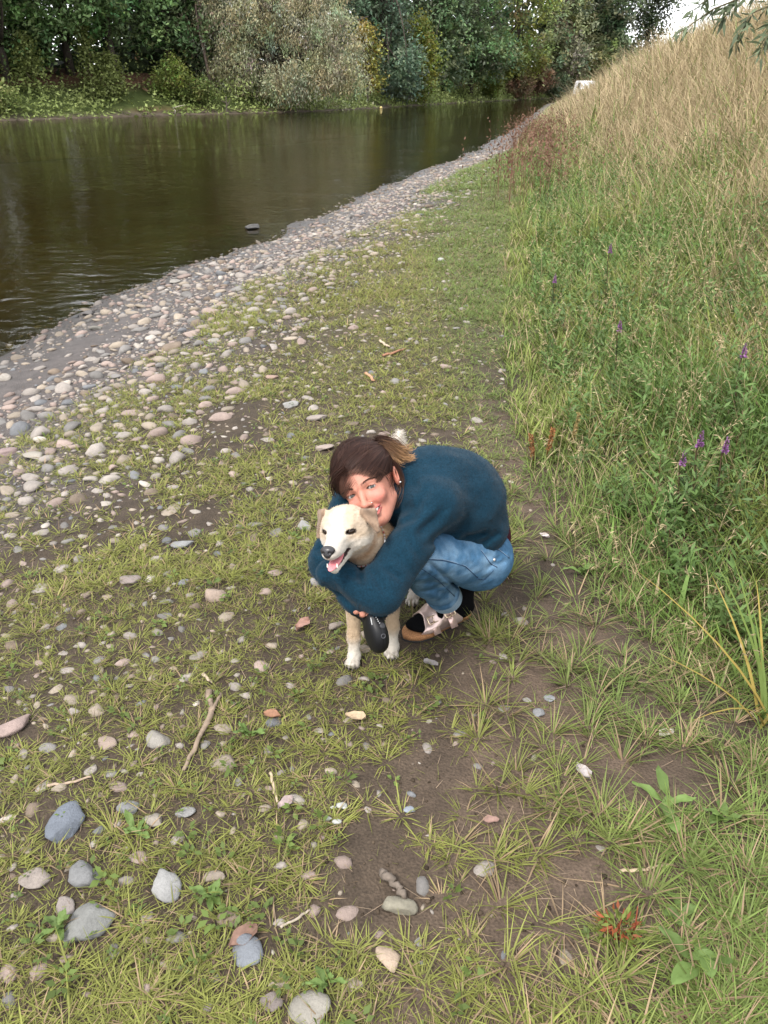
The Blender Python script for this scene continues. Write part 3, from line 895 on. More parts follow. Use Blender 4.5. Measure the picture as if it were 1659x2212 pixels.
# px, py, width px, colour, label
NAMED_STONES = [
    (145, 1790, 104, (0.18, 0.20, 0.235), 'large blue-grey three-cornered stone with a weed growing over it'),
    (182, 1898, 80, (0.25, 0.25, 0.25), 'rounded mid-grey stone next to the blue-grey three-cornered one'),
    (355, 1922, 92, (0.33, 0.325, 0.315), 'smooth light grey egg-shaped stone on dark soil'),
    (196, 2000, 128, (0.26, 0.26, 0.245), 'long mottled grey stone tilted in the grass'),
    (530, 2062, 78, (0.22, 0.235, 0.26), 'flat blue-grey stone with a brown leaf scrap on it'),
    (72, 1908, 66, (0.34, 0.29, 0.255), 'dull pinkish stone half sunk beside a grey one'),
    (136, 1966, 48, (0.33, 0.285, 0.26), 'upright pinkish-grey stone above the long mottled one'),
    (838, 2076, 66, (0.47, 0.36, 0.27), 'pale orange wedge-shaped stone in the grass'),
    (860, 1966, 86, (0.30, 0.275, 0.21), 'greenish-beige flat stone beside a dark wood splinter'),
    (30, 1578, 84, (0.36, 0.27, 0.24), 'big blocky pink boulder at the edge of the gravel'),
    (228, 1613, 48, (0.37, 0.285, 0.235), 'knobbly pinkish stone near a forked driftwood stick'),
    (340, 1604, 58, (0.33, 0.305, 0.27), 'beige-grey rounded stone close to the forked driftwood stick'),
    (398, 1762, 48, (0.33, 0.32, 0.31), 'small light grey stone with a pointed top on bare soil'),
    (334, 1776, 52, (0.36, 0.32, 0.27), 'beige long stone next to a light grey pointed one'),
    (664, 2192, 96, (0.34, 0.315, 0.27), 'broad beige stone with a rough top half buried in turf'),
    (584, 2172, 52, (0.25, 0.21, 0.19), 'dark brownish stone beside the broad beige one'),
    (276, 1752, 46, (0.26, 0.26, 0.26), 'flat grey sliver of stone between grass tufts'),
    (883, 1752, 26, (0.30, 0.33, 0.38), 'small pale blue pebble beside a dry star-shaped tuft'),
    (460, 1900, 52, (0.36, 0.30, 0.24), 'brownish-beige stone overhung by a green weed'),
    (395, 1182, 52, (0.29, 0.29, 0.29), 'grey angular stone standing out of the pebbly turf'),
    (280, 1258, 48, (0.30, 0.25, 0.23), 'dusky pink stone among pebbles and weeds'),
    (464, 1291, 52, (0.40, 0.31, 0.25), 'orange-beige rounded stone ahead of the dog'),
    (592, 1243, 36, (0.36, 0.27, 0.235), 'round pink stone between turf and pebbles beside the dog'),
    (415, 725, 42, (0.42, 0.33, 0.285), 'big smooth pink boulder lying on the gravel strip'),
    (460, 738, 26, (0.36, 0.335, 0.29), 'round beige cobble beside the big smooth pink boulder'),
    (378, 611, 27, (0.34, 0.315, 0.28), 'rounded cobble raised above the others at the waterline'),
    (15, 982, 44, (0.34, 0.25, 0.235), 'purplish-pink block of stone on the gravel strip'),
    (72, 990, 48, (0.37, 0.335, 0.285), 'long beige slab of stone on the gravel strip'),
    (725, 1357, 44, (0.33, 0.275, 0.235), 'beige-brown stone just behind the dog\'s front paws'),
    (685, 908, 48, (0.35, 0.30, 0.265), 'broad flat pinkish-grey stone in the turf behind the woman'),
    (655, 1141, 40, (0.36, 0.35, 0.34), 'white-streaked grey stone behind the woman\'s elbow'),
    (684, 1260, 34, (0.34, 0.325, 0.32), 'light grey stone touching the woman\'s sleeve'),
    (700, 972, 46, (0.38, 0.31, 0.27), 'long pinkish stone beside the woman\'s hair'),
    (1165, 1541, 36, (0.28, 0.28, 0.285), 'smooth grey pebble lying alone in thin grass near the sandals'),
    (1186, 1511, 26, (0.31, 0.315, 0.33), 'light grey pebble above a smooth darker one in thin grass'),
    (1138, 975 + 540, 20, (0.36, 0.33, 0.30), 'small pale pebble in the turf in front of the sandals'),
    (545, 494, 34, (0.13, 0.125, 0.12), 'dark wet stone standing in the shallow water'),
    (190, 680, 34, (0.14, 0.13, 0.125), 'dark triangular wet stone poking out of the water'),
    (205, 712, 30, (0.20, 0.19, 0.165), 'rounded wet boulder at the edge of the mud flat'),
    (588, 818, 30, (0.42, 0.29, 0.235), 'pinkish-orange pebble on the turf edge'),
    (630, 878, 40, (0.36, 0.35, 0.33), 'pale grey angular stone in the turf beyond the woman'),
    (953, 563, 18, (0.48, 0.47, 0.45), 'white pebble alone on the far turf strip'),
]

def build_stones():
    rng = np.random.default_rng(77)
    mo = stone_material('stone', True)
    hi = [stone_shape(900 + i, 2) for i in range(10)]
    mid = [stone_shape(940 + i, 1) for i in range(14)]
    low = [stone_shape(980 + i, 0) for i in range(10)]
    hi_me = [make_mesh('stone', V, [F], None, True, [mo]) for V, F in hi]
    mid_me = [make_mesh('stone', V, [F], None, True, [mo]) for V, F in mid]
    placed = {}
    cell = 0.12
    def free(x, y, r, tight):
        k = int(math.ceil((r + 0.12) / cell))
        ci, cj = int(math.floor(x / cell)), int(math.floor(y / cell))
        for a in range(ci - k, ci + k + 1):
            for b in range(cj - k, cj + k + 1):
                for (px, py, pr) in placed.get((a, b), ()):
                    if (px - x) ** 2 + (py - y) ** 2 < ((pr + r) * tight) ** 2:
                        return False
        return True
    def put(x, y, r):
        placed.setdefault((int(math.floor(x / cell)), int(math.floor(y / cell))), []).append((x, y, r))
    # keep clear: feet of woman and dog
    for (px, py, r) in [(945, 1355, 0.10), (900, 1375, 0.06), (990, 1335, 0.08), (765, 1430, 0.04), (848, 1410, 0.04), (893, 1300, 0.04), (845, 1275, 0.12)]:
        p = G(px, py); put(p[0], p[1], r)
    for i, (px, py, w, col, lb) in enumerate(NAMED_STONES):
        p = GT(px, py)
        if px < 600 and py < 720 and p[2] < WATER_Z:
            p = G(px, py, WATER_Z)
        t = p[1] * math.cos(PITCH) + (CAM_H - p[2]) * math.sin(PITCH)
        s = w * t / FPX / 2
        put(p[0], p[1], s * 0.9)
        STONE_SPOTS.append((p[0], p[1] - s * 0.15, s * 0.95))
        o = add_obj('stone', hi_me[i % 10], None, label=lb, category='stone')
        zs = 1.0
        o.scale = (s * 1.04, s * 1.04, s * zs)
        o.rotation_euler = (rng.normal() * 0.12, rng.normal() * 0.12, rng.normal() * 0.5)
        o.location = (p[0], p[1] + s * .15, p[2] + s * 0.16)
        o.color = (*[c * 0.66 for c in col], 1)
    LAND = []
    for px, py, nm in [(145, 1790, 'three-cornered stone'), (355, 1922, 'egg-shaped stone'), (30, 1578, 'big pink boulder'), (430, 1570, 'forked driftwood stick'), (395, 1182, 'angular grey stone'),
                       (415, 725, 'smooth pink boulder'), (378, 611, 'raised waterline cobble'), (15, 982, 'purplish block'), (765, 1432, 'dog'), (850, 766, 'reddish-brown stick'), (685, 908, 'flat pinkish-grey stone'), (545, 494, 'stone standing in the water'), (200, 712, 'mud flat'),
                       (464, 1291, 'orange-beige stone'), (280, 1258, 'dusky pink stone'), (530, 2062, 'leaf-topped stone'), (860, 1966, 'dark wood splinter')]:
        q = GT(px, py)
        LAND.append((q[0], q[1], nm))
    # scattered stones
    C = []
    def scatter(n, ylo, yhi, zone, rlo, rhi, tight, pw=2.0):
        for _ in range(n):
            y = ylo * (yhi / ylo) ** rng.random()
            if zone == 'beach':
                u = rng.normal() * 0.75 + 1.15
                if u < -0.25 or u > 2.7: continue
                x = float(xw(y)) + u
            else:
                u = 2.0 + rng.random() ** 1.25 * 4.2
                x = float(xw(y)) + u
                if x > float(xv(y)) - 0.1: continue
                dens = np.interp(u, [2, 3.0, 3.8, 4.3, 4.8, 6.2], [1, 0.78, 0.42, 0.13, 0.02, 0.008])
                if rng.random() > dens: continue
            if zone == 'beach':
                mflat = min(1, 1.3 * math.exp(-((y - 5.6) / 1.8) ** 2) * math.exp(-((u - 0.72) / 0.33) ** 2))      # bare mud flat
                if rng.random() < mflat * 0.93: continue
            r = rlo + (rhi - rlo) * rng.random() ** pw
            if not free(x, y, r, tight): continue
            put(x, y, r)
            C.append((x, y, r, 0 if zone == 'beach' else 1))
    scatter(1500, 3.2, 30, 'beach', 0.05, 0.085, 0.86)
    scatter(9000, 3.0, 42, 'beach', 0.022, 0.06, 0.80)
    scatter(12000, 3.0, 26, 'beach', 0.010, 0.03, 0.80)
    scatter(9000, 3.0, 12, 'beach', 0.005, 0.014, 0.80)
    scatter(1600, 1.5, 12, 'turf', 0.028, 0.055, 0.92, 2.5)
    scatter(9000, 0.9, 14, 'turf', 0.013, 0.034, 0.92)
    scatter(6000, 0.75, 9, 'turf', 0.005, 0.014, 0.9)
    C = np.array(C)
    n = len(C)
    Z = height(C[:, 0], C[:, 1])
    ci = rng.choice(len(STONE_COLS), n, p=STONE_P)
    cols = np.array([c for _, c in STONE_COLS])[ci] * (0.78 + 0.34 * rng.random((n, 1)))
    wet = 1 - smooth01(C[:, 0] - xw(C[:, 1]), 0.0, 0.55)
    cols = cols * (1 - 0.5 * wet[:, None])
    dep = C[:, 1] * math.cos(PITCH) + (CAM_H - Z) * math.sin(PITCH)
    sx = CX + C[:, 0] / dep * FPX
    app = C[:, 2] / dep * ((sx > -20) & (sx < 1680)) * (C[:, 1] > 0.95)
    order = np.argsort(-app)
    N_IND = 300 - len(NAMED_STONES)
    ind = order[:N_IND]
    for k in ind:
        x, y, r, zn = C[k]
        cn = STONE_COLS[ci[k]][0]
        mi = int(rng.integers(14))
        ext = np.ptp(mid[mi][0], axis=0)
        shp = 'long' if ext[1] / ext[0] < 0.68 else ('flat' if ext[2] / ext[0] < 0.44 else ('blocky' if ext[2] / ext[0] > 0.52 else 'rounded'))
        siz = 'large' if r > 0.055 else ('middling' if r > 0.035 else 'small')
        near = min(LAND, key=lambda q: (q[0] - x) ** 2 + (q[1] - y) ** 2)
        if zn == 0:
            lb = '%s %s%s %s cobble on the gravel nearest the %s' % (siz, 'wet ' if wet[k] > 0.5 else '', cn, shp, near[2])
            gp = cn + ' cobbles on the gravel strip'
        else:
            lb = '%s %s %s cobble sunk in turf nearest the %s' % (siz, cn, shp, near[2])
            gp = cn + ' cobbles in the turf'
        o = add_obj('stone', mid_me[mi], None, label=lb, category='stone', group=gp)
        o.scale = (r, r, r)
        o.rotation_euler = (rng.normal() * 0.15, rng.normal() * 0.15, rng.random() * 6.28)
        o.location = (x, y, Z[k] + r * (0.04 if zn == 0 else -0.12))
        o.color = (*cols[k], 1)
    rest = order[N_IND:]
    bag = Bag()
    a = rng.random(n) * 6.28
    tl = rng.normal(size=(n, 2)) * 0.15
    which = rng.integers(0, 100, n)
    lod = np.where(C[:, 2] / dep * 788 > 6.5, 0, 1)
    for L_, protos in ((0, mid), (1, low)):
        for pi, (V, F) in enumerate(protos):
            s = rest[(lod[rest] == L_) & (which[rest] % len(protos) == pi)]
            if not len(s): continue
            W = V[None] * C[s, 2][:, None, None]
            W[..., 2] += W[..., 0] * tl[s, 0][:, None] + W[..., 1] * tl[s, 1][:, None]
            ca, sa = np.cos(a[s])[:, None], np.sin(a[s])[:, None]
            X = W[..., 0] * ca - W[..., 1] * sa + C[s, 0][:, None]
            Y = W[..., 0] * sa + W[..., 1] * ca + C[s, 1][:, None]
            ZZ = W[..., 2] + (Z[s] + C[s, 2] * np.where(C[s, 3] == 0, 0.04, -0.10))[:, None]
            VV = np.stack([X, Y, ZZ], -1).reshape(-1, 3)
            FF = (F[None] + (np.arange(len(s)) * len(V))[:, None, None]).reshape(-1, 3)
            bag.add(VV, FF, np.repeat(cols[s], len(V), 0))
    bag.build('pebbles', stone_material('pebble', False), None, smooth=True, kind='stuff', label='countless small pebbles of the gravel strip and the turf', category='pebbles')
    print('stones', n)

def build_crumbs():
    rng = np.random.default_rng(404)
    n = 1800
    y = 0.75 * (4.2 / 0.75) ** rng.random(n)
    x = -0.6 * y + (0.6 * y + xv(y)) * rng.random(n)
    r = 0.0015 + 0.0055 * rng.random(n) ** 3
    z = height(x, y)
    V, F = ico(0)
    W = V[None] * (0.6 + 0.7 * rng.random((n, 12, 1))) * r[:, None, None] * [1, 1, 0.7] + np.stack([x, y, z + r * 0.2], 1)[:, None]
    c = np.array([0.050, 0.037, 0.026]) * (0.5 + 1.3 * rng.random((n, 1)))
    build('soil_crumbs', W.reshape(-1, 3), [(F[None] + 12 * np.arange(n)[:, None, None]).reshape(-1, 3)], vmat('crumb', rough=0.95, spec=0.1, var=0.2), None, np.repeat(c, 12, 0), smooth=False, kind='stuff', label='loose crumbs of dark soil on the worn path', category='soil')

# ------------------------------------------------------------------ grass and weeds of the turf
def turf_mask(x, y):
    u = x - xw(y)
    n = fbm2(x, y, 0.42, 141, 4)
    edge = smooth01(u + (n - 0.5) * 2.0 - 0.25 * smooth01(6 - y, 0, 2) * 0, 1.45, 2.3)
    cover = smooth01(n, 0.445, 0.53)
    cover = np.maximum(cover, smooth01(y, 2.0, 4.5) * 0.75 * smooth01(n, 0.26, 0.46))
    bare = path_mask(x, y)
    cover = cover * (1 - 0.45 * (1 - smooth01(u, 2.6, 4.2)) * smooth01(fbm2(x, y, 0.25, 161), 0.35, 0.6))
    return edge * cover * (1 - 0.72 * bare * smooth01(fbm2(x, y, 0.3, 151), 0.3, 0.6))

def clear_of_feet(x, y):
    m = np.ones(len(x))
    a, b = G(870, 1385)[:2], G(1017, 1325)[:2]
    p = np.stack([x, y], 1)
    h = np.clip(((p - a) @ (b - a)) / ((b - a) @ (b - a)), 0, 1)
    d = np.linalg.norm(p - a - h[:, None] * (b - a), axis=1)
    m *= d > 0.075
    for px, py in ((765, 1430), (848, 1410), (893, 1300)):
        q = G(px, py)
        m *= np.hypot(x - q[0], y - q[1]) > 0.03
    return m > 0.5

STONE_SPOTS = []
def off_stones(x, y):
    k = np.ones(len(x), bool)
    for sx, sy, sr in STONE_SPOTS:
        k &= (np.hypot(x - sx, y - sy) > sr)
    return k

def build_turf():
    rng = np.random.default_rng(99)
    bag = Bag()
    def zone(n, ylo, yhi, xlo, xhi, fn):
        y = ylo * (yhi / ylo) ** rng.random(n)
        x = xlo(y) + (xhi(y) - xlo(y)) * rng.random(n)
        k = rng.random(n) < fn(x, y)
        k &= clear_of_feet(x, y)
        return x[k], y[k]
    left = lambda y: np.maximum(xw(y) + 1.5, -0.62 * y - 0.5)
    right = lambda y: np.minimum(xv(y) + 0.25, 0.62 * y + 0.6)
    Y0, Y1 = np.array([0.135, 0.165, 0.028]), np.array([0.238, 0.245, 0.056])       # yellow-green
    G0, G1 = np.array([0.080, 0.130, 0.026]), np.array([0.145, 0.215, 0.046])       # fresh green
    D0, D1 = np.array([0.24, 0.165, 0.10]), np.array([0.30, 0.22, 0.13])            # dry
    def greenness(x, y):
        return np.clip(smooth01(x + 0.25 * (fbm2(x, y, 0.6, 5) - 0.5), 0.15, 0.75) * 0.9 + 0.12, 0, 1)
    def add_tufts(x, y, R, nb, seg, dryc=0.12, wf=1.0, lean=(0.72, 0.985)):
        k = off_stones(x, y); x, y, R = x[k], y[k], R[k]
        n = len(x)
        z = height(x, y)
        i = np.repeat(np.arange(n), nb)
        m = len(i)
        az = rng.random(m) * 6.28
        rr = R[i] * 0.22 * rng.random(m)
        B = np.stack([x[i] + np.cos(az) * rr, y[i] + np.sin(az) * rr, z[i] - 0.004], 1)
        g = greenness(x, y)[i][:, None]
        c0 = Y0 * (1 - g) + G0 * g
        c1 = Y1 * (1 - g) + G1 * g
        v = (0.72 + 0.5 * rng.random((n, 1)))[i] * (0.8 + 0.4 * rng.random((m, 1)))
        c0, c1 = c0 * v, c1 * v
        dry = rng.random(m) < dryc * (0.3 + 1.6 * rng.random(n))[i]
        c0[dry] = D0 * v[dry]; c1[dry] = D1 * v[dry]
        c0 = c0 * 0.75 + D0 * 0.25 * v                                   # stems pale towards the crown
        ln = lean[0] + (lean[1] - lean[0]) * rng.random(m)
        h = R[i] * (0.55 + 0.65 * rng.random(m))
        V, Fs, C = blades(B, h, (0.0030 + 0.018 * R[i]) * wf * (0.7 + 0.6 * rng.random(m)), az + rng.normal(size=m) * 0.25, ln, 0.12 + 0.3 * rng.random(m), c0, c1, seg)
        bag.addm(V, Fs, C)
    # near turf
    x, y = zone(7000, 0.75, 2.6, left, right, turf_mask)
    add_tufts(x, y, 0.018 + 0.030 * rng.random(len(x)), 10, 2, 0.12)
    x, y = zone(850, 0.75, 2.8, left, right, lambda a, b: np.clip(turf_mask(a, b) + 0.22, 0, 1))
    add_tufts(x, y, 0.042 + 0.035 * rng.random(len(x)) + 0.05 * smooth01(x, 0.2, 0.6), 20, 2, 0.20)
    x, y = zone(430, 0.75, 3.2, lambda b: 0.25 + 0 * b, right, lambda a, b: np.clip(1 - 0.5 * path_mask(a, b), 0.1, 1))
    add_tufts(x, y, 0.065 + 0.055 * rng.random(len(x)), 28, 3, 0.2, 0.95, (0.4, 0.95))
    # middle and far turf
    x, y = zone(17000, 2.4, 6.5, left, right, turf_mask)
    add_tufts(x, y, 0.028 + 0.035 * rng.random(len(x)), 7, 2, 0.12, 1.5)
    x, y = zone(17000, 6, 16, left, right, lambda a, b: np.clip(turf_mask(a, b) * 1.2, 0, 1))
    add_tufts(x, y, 0.05 + 0.05 * rng.random(len(x)), 6, 1, 0.12, 2.2)
    x, y = zone(8000, 15, 60, lambda b: xw(b) + 1.5, lambda b: xv(b) + 0.3, lambda a, b: np.ones(len(a)) * 0.95)
    add_tufts(x, y, 0.10 + 0.08 * rng.random(len(x)), 6, 1, 0.1, 4.2)
    # matted short blades and dead thatch under the tufts
    for nn, ya, yb, ln_, wd in ((34000, 0.75, 2.4, 0.026, 0.0022), (40000, 2.2, 7, 0.038, 0.0045), (22000, 6, 18, 0.06, 0.010)):
        x, y = zone(nn, ya, yb, left, right, lambda a, b: np.clip(turf_mask(a, b) * 0.9 + 0.07, 0, 1))
        k = off_stones(x, y); x, y = x[k], y[k]
        m = len(x)
        g = greenness(x, y)[:, None]
        v = 0.55 + 0.7 * rng.random((m, 1))
        c1 = (Y1 * (1 - g) + G1 * g) * v
        dr = rng.random(m) < 0.28
        c1[dr] = D0 * 0.8 * v[dr]
        V, Fs, C = blades(np.stack([x, y, height(x, y) - 0.002], 1), ln_ * (0.5 + rng.random(m)), wd * (0.7 + 0.6 * rng.random(m)), rng.random(m) * 6.28, 0.55 + 0.42 * rng.random(m), 0.1, c1 * 0.7, c1, 1)
        bag.addm(V, Fs, C)
    bag.build('turf_grass', GRASS(), None, smooth=True, kind='stuff', label='short yellow-green grass growing in tufts on the bare river bank', category='grass')
    # small broad-leaved weeds between the tufts
    bag = Bag()
    x, y = zone(1900, 0.75, 9, left, right, lambda a, b: np.clip(turf_mask(a, b) * 0.6 + 0.05, 0, 1))
    n = len(x); z = height(x, y)
    nb = 7
    i = np.repeat(np.arange(n), nb)
    s = (0.008 + 0.012 * rng.random(n) ** 2)[i] * (0.7 + 0.6 * rng.random(n * nb))
    az = rng.random(n * nb) * 6.28
    P = np.stack([x[i], y[i], z[i] + 0.006 + 0.03 * rng.random(n * nb) * rng.random(n)[i]], 1)
    dirs = np.stack([np.cos(az), np.sin(az), 0.15 + 0.3 * rng.random(n * nb)], 1)
    cc = np.array([0.10, 0.14, 0.034]) * (0.7 + 0.6 * rng.random((n, 1)))[i]
    V, F, C = leaves(P + dirs * s[:, None] * 0.5, s * 1.3, 0.55, cc, rng, up=1.5, dirs=dirs)
    bag.add(V, F, C)
    bag.build('turf_weeds', LEAF(), None, smooth=True, kind='stuff', label='small broad-leaved weeds sprouting between grass and stones', category='weeds')
    # dry litter: straws and crumbs on the soil
    bag = Bag()
    x, y = zone(2600, 0.75, 6, left, right, lambda a, b: 0.35 + 0.65 * path_mask(a, b))
    n = len(x)
    V, Fs, C = blades(np.stack([x, y, height(x, y) + 0.003], 1), 0.02 + 0.06 * rng.random(n) ** 2, 0.0022, rng.random(n) * 6.28, 0.985, 0.0, np.tile((0.26, 0.19, 0.13), (n, 1)) * (0.6 + .8 * rng.random((n, 1))), np.tile((0.3, 0.23, 0.16), (n, 1)), 2)
    bag.addm(V, Fs, C)
    bag.build('dry_litter', GRASS(), None, kind='stuff', label='bits of dry straw scattered over the soil', category='litter')

# ------------------------------------------------------------------ tall vegetation of the embankment
def dryness(x, y):
    d = veg_d(x, y)
    n = fbm2(x, y, 1.3, 201)
    return smooth01(d + 0.055 * np.minimum(y, 30) + (n - 0.5) * 2.8, 1.45, 2.75)

def veg_height(x, y):
    d = veg_d(x, y)
    return np.interp(d, [-0.15, 0.15, 0.6, 1.4, 3, 8], [0.08, 0.17, 0.32, 0.48, 0.6, 0.6]) * (0.35 + 1.3 * fbm2(x, y, 0.55, 211)) * np.interp(y, [8, 16, 26, 60], [1, 1.25, 1.65, 1.05])

def build_tall_grass():
    rng = np.random.default_rng(123)
    bag = Bag()
    def spots(n, ylo, yhi, dmax, p=1.0):
        y = ylo * (yhi / ylo) ** rng.random(n)
        d = -0.1 + (dmax + 0.1) * rng.random(n) ** p
        x = xv(y) + d / 0.96
        k = x < 0.66 * y + 1.0
        return x[k], y[k]
    def add(x, y, hs, ws, seg, green_bias=0.0):
        n = len(x)
        z = height(x, y)
        dr = dryness(x, y)
        h = veg_height(x, y) * hs * (0.55 + 0.7 * rng.random(n))
        isdry = rng.random(n) < np.clip(dr * 0.72 + 0.17 - green_bias, 0, 1)
        lush = fbm2(x, y, 0.5, 231)[:, None]
        lush = smooth01(lush, 0.3, 0.7)
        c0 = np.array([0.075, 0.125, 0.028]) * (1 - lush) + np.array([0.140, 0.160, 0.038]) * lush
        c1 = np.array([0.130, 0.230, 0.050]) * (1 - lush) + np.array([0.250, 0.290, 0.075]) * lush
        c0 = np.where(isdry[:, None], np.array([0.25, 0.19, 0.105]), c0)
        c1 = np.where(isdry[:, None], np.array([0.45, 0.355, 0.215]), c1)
        v = 0.7 + 0.6 * rng.random((n, 1))
        lean = 0.1 + 0.5 * rng.random(n) ** 1.3
        curve = 0.15 + 0.55 * rng.random(n)
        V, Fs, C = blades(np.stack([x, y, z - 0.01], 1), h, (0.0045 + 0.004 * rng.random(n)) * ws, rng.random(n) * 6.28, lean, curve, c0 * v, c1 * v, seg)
        bag.addm(V, Fs, C)
    x, y = spots(30000, 1.2, 4.5, 3.0, 0.9); add(x, y, 1.0, 0.85, 3)
    x, y = spots(34000, 3.6, 10, 5.2); add(x, y, 1.05, 1.35, 3)
    x, y = spots(26000, 8, 24, 7.0); add(x, y, 1.15, 2.4, 2)
    x, y = spots(17000, 20, 90, 8.5); add(x, y, 1.35, 6.0, 2)
    x, y = spots(900, 1.6, 9, 3.6); add(x, y, 1.25, 2.6, 4, 0.1)
    x, y = spots(700, 7, 20, 6); add(x, y, 1.3, 4.0, 4, 0.1)
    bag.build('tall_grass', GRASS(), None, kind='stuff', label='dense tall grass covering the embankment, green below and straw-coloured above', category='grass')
    # seed heads: straw-coloured panicles
    bag = Bag()
    for n, ylo, yhi, dm, w in ((2600, 1.6, 6, 4.0, 0.9), (2600, 5, 16, 6.5, 1.6), (1800, 14, 60, 8, 3.6)):
        x, y = spots(n, ylo, yhi, dm)
        k = rng.random(len(x)) < 0.35 + 0.7 * dryness(x, y)
        x, y = x[k], y[k]; n = len(x)
        z = height(x, y)
        h = veg_height(x, y) * (1.05 + 0.45 * rng.random(n)) + 0.12
        az = rng.random(n) * 6.28
        ln, cv = 0.08 + 0.25 * rng.random(n), 0.15 + 0.4 * rng.random(n)
        v = 0.75 + 0.5 * rng.random((n, 1))
        ca, cb = np.tile((0.24, 0.18, 0.09), (n, 1)) * v, np.tile((0.36, 0.285, 0.165), (n, 1)) * v
        V, Fs, C = blades(np.stack([x, y, z], 1), h, 0.0032 * w, az, ln, cv, ca, cb, 4)
        bag.addm(V, Fs, C)
        dvec = np.stack([np.cos(az), np.sin(az), np.zeros(n)], 1)
        for q in np.linspace(0.68, 1.0, 9):
            c = np.stack([x, y, z], 1) + dvec * ((ln * q + cv * q * q) * h)[:, None]
            c[:, 2] += (q * np.sqrt(1 - ln ** 2) - 0.45 * cv * q * q) * h
            dirs = dvec * 0.9 + rng.normal(size=(n, 3)) * 0.5 + [0, 0, 0.15]
            V, F, C = leaves(c, 0.035 * (0.6 + 0.5 * w) * (1.3 - q * 0.7), 0.16, cb * (0.85 + 0.4 * rng.random((n, 1))), rng, dirs=dirs, fold=0.1)
            bag.add(V, F, C)
    bag.build('seed_heads', GRASS(), None, kind='stuff', label='straw-coloured grass seed heads nodding above the embankment grass', category='grass')
    # leafy weeds in the green zone
    bag = Bag()
    for n, ylo, yhi, dm, sc, w in ((1100, 1.5, 5, 2.6, 1.0, 1.0), (1200, 4.5, 12, 4.0, 1.2, 1.3), (700, 11, 30, 4.0, 1.4, 2.2)):
        x, y = spots(n, ylo, yhi, dm)
        d = veg_d(x, y)
        k = (d > 0.12) & (rng.random(len(x)) < 1.05 - dryness(x, y))
        x, y = x[k], y[k]; n = len(x)
        z = height(x, y)
        h = veg_height(x, y) * (0.75 + 0.5 * rng.random(n)) + 0.04
        az = rng.random(n) * 6.28
        ln, cv = 0.15 * rng.random(n), 0.22 * rng.random(n)
        v = 0.75 + 0.5 * rng.random((n, 1))
        red = (rng.random(n) < 0.25)[:, None]
        st = np.where(red, np.array([0.12, 0.05, 0.03]), np.array([0.07, 0.09, 0.03])) * v
        V, Fs, C = blades(np.stack([x, y, z], 1), h, 0.004 * w, az, ln, cv, st, st, 3)
        bag.addm(V, Fs, C)
        dvec = np.stack([np.cos(az), np.sin(az), np.zeros(n)], 1)
        tone = fbm2(x, y, 0.5, 301)[:, None]
        lc = (np.array([0.070, 0.130, 0.040]) * (1 - tone) + np.array([0.140, 0.205, 0.058]) * tone) * v
        nl = 16
        for q in np.linspace(0.2, 1.0, nl):
            c = np.stack([x, y, z], 1) + dvec * ((ln * q + cv * q * q) * h)[:, None]
            c[:, 2] += (q * np.sqrt(1 - ln ** 2) - 0.45 * cv * q * q) * h
            a2 = az + q * 37 + rng.normal(size=n) * 0.4
            dirs = np.stack([np.cos(a2), np.sin(a2), 0.35 + 0.4 * q + 0 * a2], 1)
            V, F, C = leaves(c, 0.068 * sc * (1.15 - 0.55 * q) * (0.7 + 0.6 * rng.random(n)), 0.24, lc * (0.85 + 0.3 * rng.random((n, 1))), rng, up=0.9, dirs=dirs)
            bag.add(V, F, C)
    bag.build('leafy_weeds', LEAF(), None, smooth=True, kind='stuff', label='leafy green weeds growing through the tall grass of the embankment', category='weeds')
    # red-brown withered spikes at the foot of the slope further off, dark stalks on the crest
    bag = Bag()
    def stalks(x, y, h, col, w, nl):
        n = len(x); z = height(x, y)
        az = rng.random(n) * 6.28
        v = 0.7 + 0.6 * rng.random((n, 1)); c = np.tile(col, (n, 1)) * v
        V, Fs, C = blades(np.stack([x, y, z], 1), h, w, az, 0.08, 0.08, c * 0.8, c, 3); bag.addm(V, Fs, C)
        for q in np.linspace(0.45, 1.0, nl):
            cpos = np.stack([x, y, z + q * h * 0.97], 1) + rng.normal(size=(n, 3)) * 0.012
            V, F, C = leaves(cpos, 0.04 + w * 3, 0.35, c * (0.8 + .4 * rng.random((n, 1))), rng, dirs=rng.normal(size=(n, 3)) + [0, 0, 1.0]); bag.add(V, F, C)
    n = 380; y = 12 + 17 * rng.random(n); x = xv(y) + rng.normal(size=n) * 0.4 + 0.3
    stalks(x, y, 0.65 + 0.4 * rng.random(n), (0.17, 0.09, 0.06), 0.010, 7)
    n = 260; y = 4.5 + 14 * rng.random(n); x = xv(y) + 5.0 + 2.2 * rng.random(n)
    stalks(x, y, 0.9 + 0.6 * rng.random(n), (0.085, 0.07, 0.04), 0.010, 12)
    bag.build('withered_stalks', GRASS(), None, kind='stuff', label='red-brown and dark withered weed stalks standing out of the embankment grass', category='weeds')

def GH(px, py, dh):
    """where a sight line meets the level dh above the near ground"""
    p = G(px, py, dh)
    lo, hi = 1.0, 60.0
    d = ray(px, py)
    ts = np.exp(np.linspace(math.log(1.0), math.log(80), 600))
    P = CAMP + ts[:, None] * d
    dz = P[:, 2] - height(P[:, 0], P[:, 1]) - dh
    k = np.where(dz < 0)[0]
    return P[k[0]] if len(k) else P[-1]

